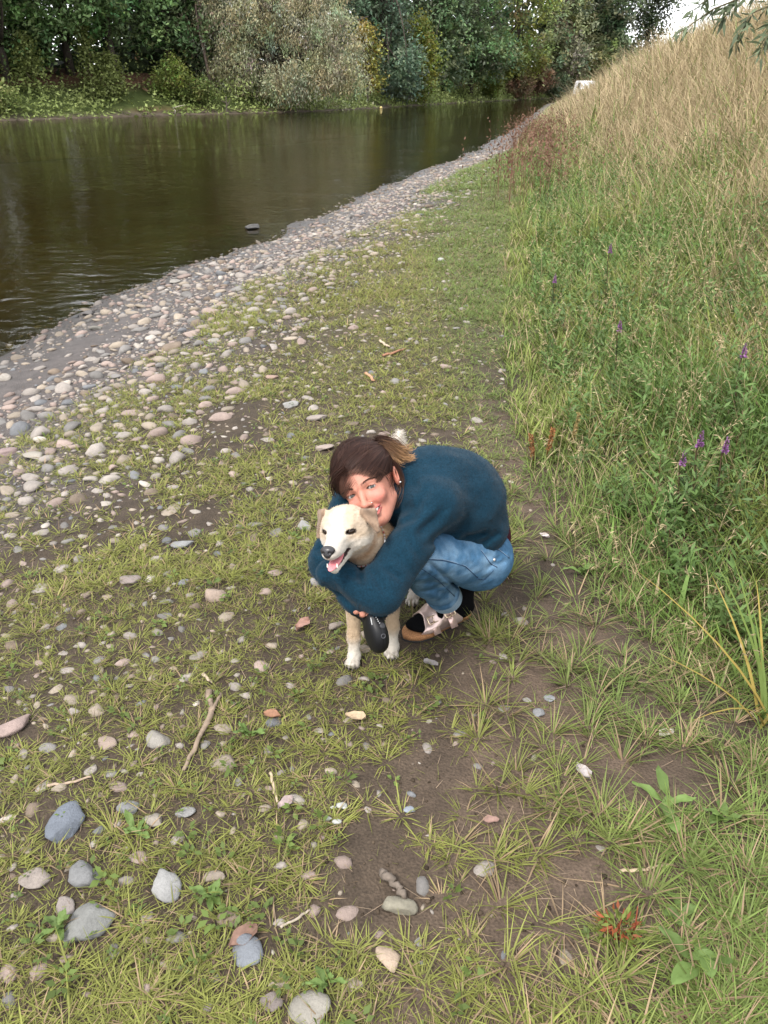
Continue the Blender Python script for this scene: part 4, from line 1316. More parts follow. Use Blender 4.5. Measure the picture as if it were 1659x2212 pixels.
def build_plants():
    rng = np.random.default_rng(55)
    # purple loosestrife
    spikes = [(1320, 527, 0.55, 'small purple flower spike high in the green part of the slope'),
              (1341, 692, 0.45, 'tall bright purple loosestrife spike above the dark green weeds'),
              (1612, 742, 0.5, 'purple loosestrife spike standing alone among straw-coloured grass'),
              (1200, 592, 0.38, 'faint purple flower spike at the edge of the tall grass'),
              (1518, 932, 0.42, 'slim violet loosestrife with seed pods beside two shorter ones'),
              (1573, 945, 0.42, 'violet loosestrife with two flowering tips in lush green grass'),
              (1480, 975, 0.36, 'short violet loosestrife below the slim taller one'),
              (1208, 325, 0.5, 'distant purple flower spike among red-brown stalks')]
    for px, py, h, lb in spikes:
        tip = GH(px, py, h)
        b = np.array([tip[0], tip[1], float(height(tip[:1], tip[1:2])[0])])
        r = root('loosestrife', b, lb, 'flower', None)
        H = tip[2] - b[2]
        path = b + np.array([[0, 0, 0], [0.01, 0, H * 0.4], [-0.005, 0.01, H * 0.8], [0, 0, H]])
        V, Fs = tube(path, [0.004, 0.0035, 0.003, 0.002], 6); bg = Bag(); bg.addm(V, Fs, (0.09, 0.06, 0.035)); bg.build('stem', GRASS(), r)
        t = rng.random(46)
        P = b + np.stack([rng.normal(size=46) * 0.004, rng.normal(size=46) * 0.004, H * (0.15 + 0.62 * t)], 1)
        a = rng.random(46) * 6.28
        V, F, C = leaves(P, 0.06 * (1.2 - 0.7 * t), 0.22, np.tile((0.055, 0.095, 0.03), (46, 1)) * (.7 + .6 * rng.random((46, 1))), rng, dirs=np.stack([np.cos(a), np.sin(a), 0.5 + 0 * a], 1))
        build('leaves', V, [F], LEAF(), r, C)
        n = 90
        t = rng.random(n)
        a = rng.random(n) * 6.28
        rad = 0.009 * (1.15 - 0.8 * t)
        L = min(0.065, H * 0.25)
        P = b + np.stack([np.cos(a) * rad * .4, np.sin(a) * rad * .4, H - L + L * 1.05 * t], 1)
        V, F, C = leaves(P, rad * 1.5, 0.75, np.tile((0.26, 0.11, 0.27), (n, 1)) * (.6 + .7 * rng.random((n, 1))), rng, dirs=np.stack([np.cos(a), np.sin(a), 0.3 + 0 * a], 1))
        build('flower_spike', V, [F], LEAF(), r, C)
    # dock: rusty seed stalks at the edge of the tall grass
    for px, py, h, lb, col in [(1152, 985, 0.16, 'leaning rusty dock stalk at the edge of the path', (0.26, 0.12, 0.05)), (1180, 975, 0.17, 'orange-brown dock stalk between two others at the path edge', (0.28, 0.12, 0.045)),
                               (1233, 955, 0.20, 'straw-yellow dock stalk taller than its rusty neighbours', (0.30, 0.22, 0.09))]:
        b = GH(px, py + 20, 0.0)
        r = root('dock_plant', b, lb, 'plant', None)
        path = b + np.array([[0, 0, -.01], [0.0, 0, h * 0.5], [rng.normal() * 0.02, 0, h]])
        V, Fs = tube(path, [0.004, 0.003, 0.002], 6); bg = Bag(); bg.addm(V, Fs, np.array(col) * 0.7); bg.build('stem', GRASS(), r)
        n = 170; t = rng.random(n); a = rng.random(n) * 6.28
        P = path[0] + (path[2] - path[0]) * (0.35 + 0.65 * t)[:, None] + np.stack([np.cos(a), np.sin(a), 0 * a], 1) * 0.007
        V, F, C = leaves(P, 0.011, 0.8, np.tile(col, (n, 1)) * (.7 + .6 * rng.random((n, 1))), rng); build('seed_spike', V, [F], LEAF(), r, C)
        a = rng.random(7) * 6.28
        V, F, C = leaves(np.tile(b, (7, 1)) + [0, 0, 0.01], 0.09, 0.25, np.tile((0.09, 0.11, 0.03), (7, 1)), rng, dirs=np.stack([np.cos(a), np.sin(a), 0.4 + 0 * a], 1)); build('leaves', V, [F], LEAF(), r, C)
    # plantain rosettes
    def big_leaf(b, az, L, W, lift, col, curl=0.3):
        n, m = 7, 5
        t = np.linspace(0, 1, n)
        prof = np.sin(np.pi * np.clip(t * 0.92 + 0.06, 0, 1)) ** 0.8
        d = np.array([math.cos(az), math.sin(az), 0]); s = np.array([-math.sin(az), math.cos(az), 0])
        V = []
        for k in range(n):
            z = lift * t[k] - curl * L * t[k] ** 2 * 0.6
            for j in range(m):
                q = (j / (m - 1) - 0.5)
                V.append(b + d * L * t[k] + s * W * prof[k] * q + np.array([0, 0, z + 0.35 * W * prof[k] * abs(q) + 0.004 * math.sin(9 * t[k] + 5 * q)]))
        i = (np.arange(n - 1)[:, None] * m + np.arange(m - 1)[None]).ravel()
        return np.array(V), np.stack([i, i + 1, i + m + 1, i + m], 1)
    for px, py, L, nl, lb in [(1432, 1752, 0.085, 6, 'leafy plantain rosette at the edge of the lush grass'), (1563, 1778, 0.06, 5, 'small round-leaved weed in the lush grass'),
                              (1512, 2088, 0.095, 6, 'big-leaved pale green weed in the grass'), (1462, 1985, 0.07, 5, 'upright green-leaved seedling above the big-leaved weed'),
                              (1255, 1240 + 1, 0.07, 5, 'green leafy weed behind the woman\'s back'), (300, 1800, 0.042, 6, 'green-leaved weed growing over the blue-grey stone'),
                              (130, 2010, 0.042, 7, 'star-shaped green seedling beside the long mottled stone'), (455, 1945, 0.045, 8, 'bright green weed overhanging a beige stone'),
                              (700, 2130, 0.042, 8, 'leafy weed above the broad beige stone'), (545, 1590, 0.05, 6, 'low leafy weed in the turf in front of the dog')]:
        b = GT(px, py)
        r = root('plantain', b, lb, 'weed')
        a0 = rng.random() * 6
        for k in range(nl):
            c = np.array([0.125, 0.190, 0.052]) * (0.7 + 0.5 * rng.random())
            V, F = big_leaf(b + np.array([rng.normal() * L * 0.12, rng.normal() * L * 0.12, 0.006 + L * 0.25 * rng.random()]), a0 + k * 6.28 / nl + rng.normal() * 0.6, L * (0.45 + 0.7 * rng.random()), L * (0.24 + 0.2 * rng.random()), L * (0.15 + 0.6 * rng.random()), c, 0.1 + 0.5 * rng.random())
            build('leaf', V, [F], LEAF(), r, np.tile(c, (len(V), 1)))
    # red-leaved weed
    b = GT(1330, 2030)
    r = root('knotweed', b, 'bushy weed with red and orange leaves on the path edge', 'weed')
    n = 130; a = rng.random(n) * 6.28; rr = 0.042 * rng.random(n) ** .6
    P = b + np.stack([np.cos(a) * rr, np.sin(a) * rr * .8, 0.012 + 0.05 * rng.random(n)], 1)
    cc = np.where((rng.random(n) < 0.3)[:, None], np.array([0.26, 0.075, 0.03]), np.array([0.12, 0.15, 0.03])) * (.7 + .6 * rng.random((n, 1)))
    V, F, C = leaves(P, 0.022, 0.34, cc, rng, dirs=np.stack([np.cos(a), np.sin(a), 0.4 + 0 * a], 1)); build('leaves', V, [F], LEAF(), r, C)
    bg = Bag()
    for k in range(6):
        a = k * 1.05
        V, Fs = tube(b + np.array([[0, 0, 0], [math.cos(a) * .02, math.sin(a) * .02, .03], [math.cos(a) * .04, math.sin(a) * .04, .055]]), [.002, .0017, .001], 5); bg.addm(V, Fs, (0.25, 0.06, 0.03))
    V, Fs = tube(b + np.array([[0.03, 0, 0], [0.035, 0, .05], [0.03, 0, .11]]), [.002, .0017, .001], 5); bg.addm(V, Fs, (0.25, 0.06, 0.03))
    bg.build('stems', GRASS(), r)
    # reed-like blades on the right
    b = GT(1655, 1560)
    r = root('reed_clump', b, 'clump of broad yellow-striped reed blades beside the lush grass', 'plant')
    for k in range(16):
        az = rng.random() * 6.28
        c = np.array([0.12, 0.17, 0.035]) if k % 3 else np.array([0.32, 0.24, 0.06])
        V, Fs, C = blades(b[None] + rng.normal(size=(1, 3)) * [0.02, 0.02, 0], 0.3 + 0.2 * rng.random(), 0.012, az, 0.35 + .3 * rng.random(), 0.45, c[None] * .8, c[None] * 1.1, 6)
        build('blade', V, Fs, GRASS(), r, C)
    # willow sapling on the embankment, its twigs reach into the view
    tp = PX(1860, 250, 4.3)
    b = np.array([tp[0], tp[1], float(height(tp[:1], tp[1:2])[0])])
    r = root('willow_sapling', b, 'willow sapling on the embankment with narrow grey-green leaves on drooping twigs', 'tree')
    top = PX(1790, -60, 4.2)
    V, Fs = tube([b - [0, 0, .1], b + [0.03, 0, .6], (b + top) / 2 + [0.08, 0, .2], top], [0.035, 0.03, 0.022, 0.014], 8)
    bg = Bag(); bg.addm(V, Fs, (0.09, 0.08, 0.06)); bg.build('trunk', BARK(), r)
    twigs = [((1760, -40), (1640, -20), (1540, 20), (1466, 72), 4.2), ((1770, -30), (1690, 0), (1620, 30), (1590, 95), 4.0), ((1780, -10), (1720, 10), (1668, 50), (1640, 118), 3.9), ((1760, -50), (1650, -60), (1560, -30), (1500, 22), 4.5),
             ((1780, -20), (1740, -10), (1680, 20), (1655, 80), 4.4), ((1760, -40), (1650, -50), (1600, -10), (1560, 45), 4.3)]
    for tw in twigs:
        t = tw[4]
        path = np.array([top, *[PX(a, c, t) for a, c in tw[:4]]])
        s = np.linspace(0, 4, 17)
        path = np.stack([np.interp(s, np.arange(5), path[:, k]) for k in range(3)], 1)
        V, Fs = tube(path, np.linspace(0.010, 0.0022, 17), 6)
        bg = Bag(); bg.addm(V, Fs, (0.10, 0.085, 0.05)); br = bg.build('twig', BARK(), r)
        k = rng.integers(5, 17, 60)
        P = path[k] + rng.normal(size=(60, 3)) * 0.01
        tn = unit(np.gradient(path, axis=0))[k]
        dirs = tn * 0.8 + rng.normal(size=(60, 3)) * 0.6 + [0, 0, -0.5]
        V, F, C = leaves(P, 0.085 * (0.6 + 0.6 * rng.random(60)), 0.2, np.array([0.12, 0.15, 0.085]) * (.6 + .7 * rng.random((60, 1))), rng, dirs=dirs)
        build('leaves', V, [F], LEAF(), br, C)

# ------------------------------------------------------------------ driftwood, dead leaves
def build_debris():
    rng = np.random.default_rng(66)
    wood = vmat('driftwood', rough=0.85, var=0.3, nscale=60, bump=0.5, bscale=120)
    sticks = [
        ([(452, 1497), (458, 1545), (425, 1615), (394, 1670)], 0.010, (0.20, 0.150, 0.110), 'long bent pale driftwood stick lying on the turf', [((458, 1545), (470, 1518), (478, 1502))]),
        ([(103, 1702), (150, 1694), (200, 1681)], 0.005, (0.30, 0.225, 0.165), 'thin brown stick among the grass tufts', []),
        ([(585, 1672), (592, 1705), (600, 1738)], 0.005, (0.36, 0.28, 0.19), 'short straight pale stick in the turf', []),
        ([(826, 1888), (852, 1918), (880, 1946)], 0.013, (0.13, 0.105, 0.085), 'dark weathered wood splinter beside the greenish-beige stone', []),
        ([(828, 772), (850, 766), (876, 757)], 0.012, (0.24, 0.12, 0.075), 'reddish-brown stick lying across the far turf', []),
        ([(820, 740), (832, 750), (842, 754)], 0.012, (0.38, 0.30, 0.22), 'short pale wood piece near the reddish-brown stick', []),
        ([(790, 810), (802, 820), (808, 828)], 0.011, (0.36, 0.20, 0.12), 'orange-brown wood chip on the far turf', []),
        ([(440, 1460), (452, 1472), (460, 1478)], 0.006, (0.36, 0.29, 0.21), 'small chip of wood above the long driftwood stick', []),
        ([(605, 2005), (640, 1990), (672, 1968)], 0.004, (0.30, 0.25, 0.2), 'thin curved twig near the flat blue-grey stone', []),
        ([(1340, 1885), (1400, 1880), (1452, 1870)], 0.005, (0.38, 0.30, 0.20), 'dry straw stalk lying on the sandy path', []),
    ]
    for pts, rad, col, lb, forks in sticks:
        P = np.array([GT(*p) for p in pts]) + [0, 0, rad * 1.2]
        r = root('driftwood_stick', P[0], lb, 'stick')
        def sm(P, n=12):
            s = np.linspace(0, len(P) - 1, n)
            return np.stack([np.interp(s, np.arange(len(P)), P[:, k]) for k in range(3)], 1) + rng.normal(size=(n, 3)) * rad * 0.25
        Q = sm(P)
        V, Fs = tube(Q, rad * np.linspace(1, 0.6, len(Q)) * (0.85 + .3 * rng.random(len(Q))), 7, flat=0.75)
        bg = Bag(); bg.addm(V, Fs, col); bg.build('shaft', wood, r)
        for f in forks:
            Q = sm(np.array([GT(*p) for p in f]) + [0, 0, rad * 1.2], 6)
            V, Fs = tube(Q, rad * np.linspace(0.7, 0.35, 6), 6); bg = Bag(); bg.addm(V, Fs, col); bg.build('fork', wood, r)
    lf = [(655, 1356, 0.034, (0.34, 0.20, 0.16), 'curled pinkish-brown dead leaf beside the dog\'s paws'), (588, 1552, 0.026, (0.27, 0.14, 0.085), 'rust-brown dead leaf in front of the dog'),
          (768, 1556, 0.03, (0.42, 0.32, 0.21), 'straw-coloured leaf lying in front of the dog\'s paw'), (528, 2032, 0.035, (0.20, 0.12, 0.09), 'brown leaf scrap lying on the flat blue-grey stone'),
          (1258, 1674, 0.028, (0.36, 0.32, 0.31), 'pale crumpled leaf on the sandy path'), (1438, 1592, 0.025, (0.55, 0.5, 0.44), 'whitish wood chip on the sandy path edge'),
          (1175, 1163, 0.022, (0.5, 0.44, 0.43), 'pale shrivelled leaf on the path behind the woman'), (1060, 1780, 0.02, (0.27, 0.17, 0.14), 'curled brown leaf beside a grass tuft'),
          (930, 1440, 0.024, (0.30, 0.27, 0.26), 'small grey bark flake in front of the sandals'), (618, 1742, 0.024, (0.33, 0.26, 0.25), 'greyish-pink leaf standing on edge in the turf')]
    for px, py, s, col, lb in lf:
        p = GT(px, py)
        n = 7
        u, v = np.meshgrid(np.linspace(-1, 1, n), np.linspace(-1, 1, n))
        w = np.sqrt(np.clip(1 - v ** 2, 0.03, 1)) * (1 + 0.15 * np.sin(7 * v))
        X = u * w * 0.55 * s; Y = v * s
        Zz = 0.012 + 0.3 * s * (u ** 2) + 0.2 * s * np.sin(3 * v + 2 * u + px) * 0.5
        a = rng.random() * 6.28
        V = np.stack([X * math.cos(a) - Y * math.sin(a), X * math.sin(a) + Y * math.cos(a), Zz], -1).reshape(-1, 3) + p
        i = (np.arange(n - 1)[:, None] * n + np.arange(n - 1)[None]).ravel()
        o = build('dead_leaf', V - p, [np.stack([i, i + 1, i + n + 1, i + n], 1)], vmat('dead_leaf', rough=0.7, var=0.3, nscale=80, trans=0.15), None, np.tile(col, (n * n, 1)), label=lb, category='leaf')
        o.location = p
    # white droppings by the small stones
    bag = Bag()
    for px, py, s in [(738, 1743, 0.012), (720, 1748, 0.006), (708, 1772, 0.008), (728, 1778, 0.010), (745, 1748, 0.006)]:
        p = GT(px, py)
        v, f = ico(1)
        bag.add(v * [s * 1.1, s * 0.7, 0.003] * (1 + .3 * rng.random((len(v), 1))) + p + [0, 0, 0.006], f, (0.30, 0.30, 0.28))
    bag.build('white_droppings', vmat('dropping', rough=0.6, var=0.2, nscale=100), None, kind='stuff', label='white bird droppings splashed on the soil between tufts', category='droppings')
# ------------------------------------------------------------------ signed-distance modelling
def smin(a, b, k):
    h = np.clip(0.5 + 0.5 * (b - a) / k, 0, 1)
    return b + (a - b) * h - k * h * (1 - h)

def smax(a, b, k):
    return -smin(-a, -b, k)

def s_cone(p, a, b, r1, r2):
    a = np.asarray(a, np.float32); b = np.asarray(b, np.float32)
    ba = b - a
    pa = p - a
    h = np.clip(pa @ ba / (ba @ ba), 0, 1)
    return np.linalg.norm(pa - h[:, None] * ba, axis=1) - (r1 + (r2 - r1) * h)

def s_chain(p, pts, rad, k=0.02):
    d = None
    for i in range(len(pts) - 1):
        e = s_cone(p, pts[i], pts[i + 1], rad[i], rad[i + 1])
        d = e if d is None else smin(d, e, k)
    return d

def s_ell(p, c, r, R=None):
    q = p - np.asarray(c, np.float32)
    if R is not None:
        q = q @ np.asarray(R, np.float32)
    r = np.asarray(r, np.float32)
    k0 = np.linalg.norm(q / r, axis=1)
    k1 = np.linalg.norm(q / (r * r), axis=1) + 1e-9
    return k0 * (k0 - 1) / k1

def s_sph(p, c, r):
    return np.linalg.norm(p - np.asarray(c, np.float32), axis=1) - r

def axes(fwd, up):
    f = unit(np.asarray(fwd, float)); u = np.asarray(up, float)
    u = unit(u - f * (u @ f))
    return np.stack([np.cross(f, u), f, u], 1)         # columns: right, forward, up

def sdf_mesh(f, lo, hi, res, proj=1):
    """surface of f = 0 (naive surface nets on a sparse grid); returns V, quads, normals"""
    lo = np.asarray(lo, float); hi = np.asarray(hi, float)
    c = 4
    nc = np.ceil((hi - lo) / (res * c)).astype(int) + 2
    n = nc * c
    def pts(idx, step):
        return (lo + idx * step).astype(np.float32)
    def ev(P):
        out = np.empty(len(P), np.float32)
        for i in range(0, len(P), 400000):
            out[i:i + 400000] = f(P[i:i + 400000])
        return out
    gi = np.stack(np.meshgrid(*[np.arange(k) for k in nc], indexing='ij'), -1).reshape(-1, 3)
    Fc = ev(pts(gi * c + (c - 1) / 2.0, res)).reshape(nc)
    near = np.abs(Fc) < res * c * 1.7
    Ff = np.repeat(np.repeat(np.repeat(Fc, c, 0), c, 1), c, 2)
    Nf = np.repeat(np.repeat(np.repeat(near, c, 0), c, 1), c, 2)
    idx = np.argwhere(Nf)
    Ff[Nf] = ev(pts(idx, res))
    S = Ff < 0
    # active cells
    cnt = np.zeros(n - 1, np.int8)
    for dx in (0, 1):
        for dy in (0, 1):
            for dz in (0, 1):
                cnt += S[dx:n[0] - 1 + dx, dy:n[1] - 1 + dy, dz:n[2] - 1 + dz]
    act = (cnt > 0) & (cnt < 8)
    A = np.argwhere(act)
    vid = np.full(act.shape, -1, np.int64)
    vid[act] = np.arange(len(A))
    acc = np.zeros((len(A), 3)); num = np.zeros(len(A))
    corners = [(x, y, z) for x in (0, 1) for y in (0, 1) for z in (0, 1)]
    for i, a in enumerate(corners):
        for b in corners[i + 1:]:
            if sum(abs(np.array(a) - b)) != 1: continue
            fa = Ff[A[:, 0] + a[0], A[:, 1] + a[1], A[:, 2] + a[2]]
            fb = Ff[A[:, 0] + b[0], A[:, 1] + b[1], A[:, 2] + b[2]]
            m = (fa < 0) != (fb < 0)
            t = np.where(m, fa / np.where(m, fa - fb, 1), 0)
            acc += m[:, None] * (np.array(a) + t[:, None] * (np.array(b) - np.array(a)))
            num += m
    V = lo + (A + acc / num[:, None]) * res
    quads = []
    for ax in range(3):
        o1, o2 = [k for k in range(3) if k != ax]
        sl0 = [slice(None)] * 3; sl1 = [slice(None)] * 3
        sl0[ax] = slice(0, -1); sl1[ax] = slice(1, None)
        ch = S[tuple(sl0)] != S[tuple(sl1)]
        E = np.argwhere(ch)
        ok = (E[:, o1] > 0) & (E[:, o2] > 0) & (E[:, o1] < n[o1] - 1) & (E[:, o2] < n[o2] - 1) & (E[:, ax] < n[ax] - 1)
        E = E[ok]
        inside = S[E[:, 0], E[:, 1], E[:, 2]]
        d1 = np.zeros(3, int); d1[o1] = 1
        d2 = np.zeros(3, int); d2[o2] = 1
        g = lambda X: vid[X[:, 0], X[:, 1], X[:, 2]]
        q = np.stack([g(E - d1 - d2), g(E - d2), g(E), g(E - d1)], 1)
        flip = inside if ax != 1 else ~inside
        q[~flip] = q[~flip][:, ::-1]
        quads.append(q)
    Q = np.concatenate(quads)
    Q = Q[(Q >= 0).all(1)]
    h = res * 0.5
    for it in range(proj):
        g = np.stack([ev((V + [h, 0, 0]).astype(np.float32)) - ev((V - [h, 0, 0]).astype(np.float32)),
                      ev((V + [0, h, 0]).astype(np.float32)) - ev((V - [0, h, 0]).astype(np.float32)),
                      ev((V + [0, 0, h]).astype(np.float32)) - ev((V - [0, 0, h]).astype(np.float32))], 1) / (2 * h)
        gl = np.linalg.norm(g, axis=1, keepdims=True).clip(0.3)
        nrm = unit(g)
        if it < proj - 1 or proj == 1:
            V = V - nrm * np.clip(ev(V.astype(np.float32))[:, None] / gl, -res, res)
    return V, Q, nrm

def fibres(rng, V, N, C, n, length, width, flow=None, lift=0.5, mask=None, jit=0.35):
    """short hairs standing on a surface, one thin triangle each"""
    i = rng.integers(0, len(V), int(n))
    if mask is not None:
        i = i[mask[i]]
    b = V[i] - N[i] * 0.0015
    f = np.zeros((len(i), 3)) if flow is None else (flow[i] if flow.ndim == 2 else np.tile(flow, (len(i), 1)))
    f = f - N[i] * (f * N[i]).sum(1, keepdims=True)
    d = unit(N[i] * lift + f + rng.normal(size=(len(i), 3)) * jit)
    s = unit(np.cross(d, rng.normal(size=(len(i), 3))))
    L = length * (0.5 + 0.8 * rng.random((len(i), 1))) if np.isscalar(length) else length[i][:, None] * (0.6 + 0.6 * rng.random((len(i), 1)))
    T = np.stack([b - s * width / 2, b + s * width / 2, b + d * L], 1).reshape(-1, 3)
    cc = C[i] * (0.85 + 0.3 * rng.random((len(i), 1)))
    return T, np.arange(len(T)).reshape(-1, 3), np.repeat(cc, 3, 0)

# ------------------------------------------------------------------ the dog
DOG_O = np.array([-0.1141, 1.7264, 0.6087])
DOG_R = np.array([[-0.9536, -0.2896, -0.0827], [0.2524, -0.9182, 0.3054], [-0.1644, 0.2703, 0.9486]])

def dl(x, y, z):
    return DOG_O + DOG_R @ np.array([x, y, z])

def dog_head(q):
    """q in head coordinates: origin between the eyes, x to the dog's right, y to the nose, z up"""
    d = s_ell(q, (0, -0.055, 0.004), (0.058, 0.064, 0.050))                   # skull
    d = smin(d, s_ell(q, (0, -0.025, 0.012), (0.043, 0.040, 0.028)), 0.03)     # forehead
    for s in (-1, 1):
        d = smin(d, s_ell(q, (s * 0.036, -0.045, -0.028), (0.028, 0.040, 0.030)), 0.025)   # cheeks
        d = smin(d, s_sph(q, (s * 0.026, -0.002, 0.010), 0.014), 0.016)        # brow
    # muzzle, upper jaw
    d = smin(d, s_cone(q, (0, -0.01, -0.017), (0, 0.072, -0.036), 0.031, 0.0185), 0.022)
    d = smin(d, s_ell(q, (0, 0.045, -0.042), (0.023, 0.048, 0.016)), 0.012)
    # lower jaw, a little open
    jaw = s_cone(q, (0, -0.02, -0.055), (0, 0.054, -0.0845), 0.023, 0.0120)
    gap = s_ell(q, (0, 0.040, -0.0625), (0.0330, 0.072, 0.0098), axes((0, 1, -0.33), (0, 0.33, 1)))
    d = smin(d, jaw, 0.012)
    d = smax(d, -gap, 0.004)
    for s in (-1, 1):                                                          # eye sockets
        d = smax(d, -s_ell(q, (s * 0.034, 0.008, -0.001), (0.0130, 0.010, 0.0062), axes((s * 0.60, 1, 0), (s * -0.02, 0, 1))), 0.004)
    return d

def ear(q, s):
    """folded ear: rises from the skull side, tips over outwards and forwards"""
    if s > 0:      # the dog's right ear (left in the picture): thin flap hanging down
        base, knee, tip = (0.040, -0.062, 0.028), (0.062, -0.053, 0.038), (0.074, -0.040, -0.024)
    else:
        base, knee, tip = (-0.038, -0.062, 0.024), (-0.064, -0.054, 0.036), (-0.090, -0.040, -0.012)
    base, knee, tip = [np.array(a) for a in (base, knee, tip)]
    def flap(a, b, w0, w1, th, nrm):
        ab = b - a
        L = np.linalg.norm(ab)
        y = ab / L
        n = unit(nrm - y * (nrm @ y))
        x = np.cross(y, n)
        R = np.stack([x, y, n], 1).astype(np.float32)
        k = (q - a.astype(np.float32)) @ R
        t = np.clip(k[:, 1] / L, 0, 1)
        w = w0 + (w1 - w0) * t ** 1.15
        xx = np.abs(k[:, 0])
        dx = np.maximum(xx - w + th, 0)
        dy = np.maximum(np.maximum(-k[:, 1], k[:, 1] - L), 0)
        cup = k[:, 2] - 3.5 * k[:, 0] ** 2
        return np.sqrt(dx ** 2 + dy ** 2 + np.maximum(np.abs(cup) - 0.001, 0) ** 2) - th
    e = smin(flap(base - (0, 0, .012), knee, 0.031, 0.0225 if s < 0 else 0.019, 0.0045, np.array([0.1, -0.35, 1.0]) if s > 0 else np.array([-0.1, -0.35, 1.0])),
             flap(knee, tip, 0.0225 if s < 0 else 0.019, 0.0052, 0.0042, np.array([s * 1.0, 0.75, 0.25])), 0.014)
    return e

PAW = dict(fr=G(765, 1432), fl=G(848, 1412), hl=G(893, 1300))
PAW['hr'] = PAW['hl'] + np.array([-0.15, 0.03, 0])
DOG_FWD = unit(np.array([-0.22, -0.975, 0.0]))
DOG_SIDE = np.array([-DOG_FWD[1], DOG_FWD[0], 0.0])     # points to the dog's left (right in the picture)

def dog_body(p):
    f, s = DOG_FWD, DOG_SIDE
    sh = np.array([-0.040, 1.965, 0.375])                 # between the shoulders
    ches = np.array([-0.045, 1.93, 0.335])
    hip = np.array([0.055, 2.30, 0.385])
    d = s_chain(p, [ches, sh * 0.45 + hip * 0.55 + [0, 0, -0.035], hip], [0.088, 0.086, 0.070], 0.05)
    d = smin(d, s_ell(p, sh + [0, 0.03, 0.01], (0.082, 0.10, 0.095)), 0.04)
    # neck
    d = smin(d, s_chain(p, [sh + [0, -0.005, 0.035], (sh + dl(0, -0.08, -0.03)) / 2 + [0.022, 0.0, -0.002], dl(0, -0.065, -0.018)], [0.085, 0.077, 0.054], 0.04), 0.035)
    # fore legs
    for key, sg in (('fr', -1), ('fl', 1)):
        w = PAW[key]
        top = sh + s * sg * 0.058 + [0, -0.005, -0.045]
        elb = np.array([w[0] * 0.92 + top[0] * 0.08, w[1] + 0.055, 0.235])
        wri = np.array([w[0], w[1] + 0.028, 0.085])
        pas = np.array([w[0], w[1] + 0.012, 0.035])
        leg = s_chain(p, [top, elb, wri, pas], [0.052, 0.030, 0.0180, 0.0175], 0.02)
        d = smin(d, leg, 0.03)
        d = smin(d, paw(p, w, f), 0.012)
    # hind legs: thigh forward, hock back
    for key, sg in (('hl', 1), ('hr', -1)):
        w = PAW[key]
        kn = np.array([w[0], w[1] - 0.03, 0.225])
        hk = np.array([w[0], w[1] + 0.075, 0.115])
        an = np.array([w[0], w[1] + 0.035, 0.03])
        d = smin(d, s_chain(p, [hip + s * sg * 0.045 + [0, 0, -0.01], kn, hk, an], [0.072, 0.040, 0.0195, 0.018], 0.02), 0.03)
        d = smin(d, paw(p, w, f), 0.012)
    # tail carried upwards
    tip = PX(857, 946, 2.72)
    d = smin(d, s_chain(p, [hip + [0.015, 0.05, 0.02], hip * 0.45 + tip * 0.55 + [0.01, 0.03, 0.0], tip - [0, 0, 0.03], tip + [0.01, 0, 0.012]], [0.032, 0.027, 0.026, 0.014], 0.02), 0.02)
    return d

def paw(p, w, f):
    sd = np.array([-f[1], f[0], 0])
    d = s_ell(p, w + np.array([0, 0.006, 0.019]), (0.022, 0.028, 0.019), axes(f, (0, 0, 1)))
    for k, off in enumerate((-0.0165, -0.0058, 0.0058, 0.0165)):
        ln = 0.026 if k in (1, 2) else 0.018
        c = w + f * ln + sd * off + np.array([0, 0, 0.0125])
        d = smin(d, s_ell(p, c, (0.0072, 0.0155, 0.0115), axes(f + sd * off * 9, (0, 0, 1))), 0.0035)
    return d

def dog_sdf(p):
    d = dog_body(p)
    q = ((p - DOG_O.astype(np.float32)) @ DOG_R.astype(np.float32))
    near = np.linalg.norm(q - np.array([0, -0.02, 0], np.float32), axis=1) < 0.24
    if near.any():
        qq = q[near]
        h = dog_head(qq)
        dd = smin(d[near], h, 0.03)
        # keep the jaw and muzzle free of the neck blend
        dd = smin(dd, ear(qq, 1), 0.006)
        dd = smin(dd, ear(qq, -1), 0.006)
        d[near] = dd
    return d

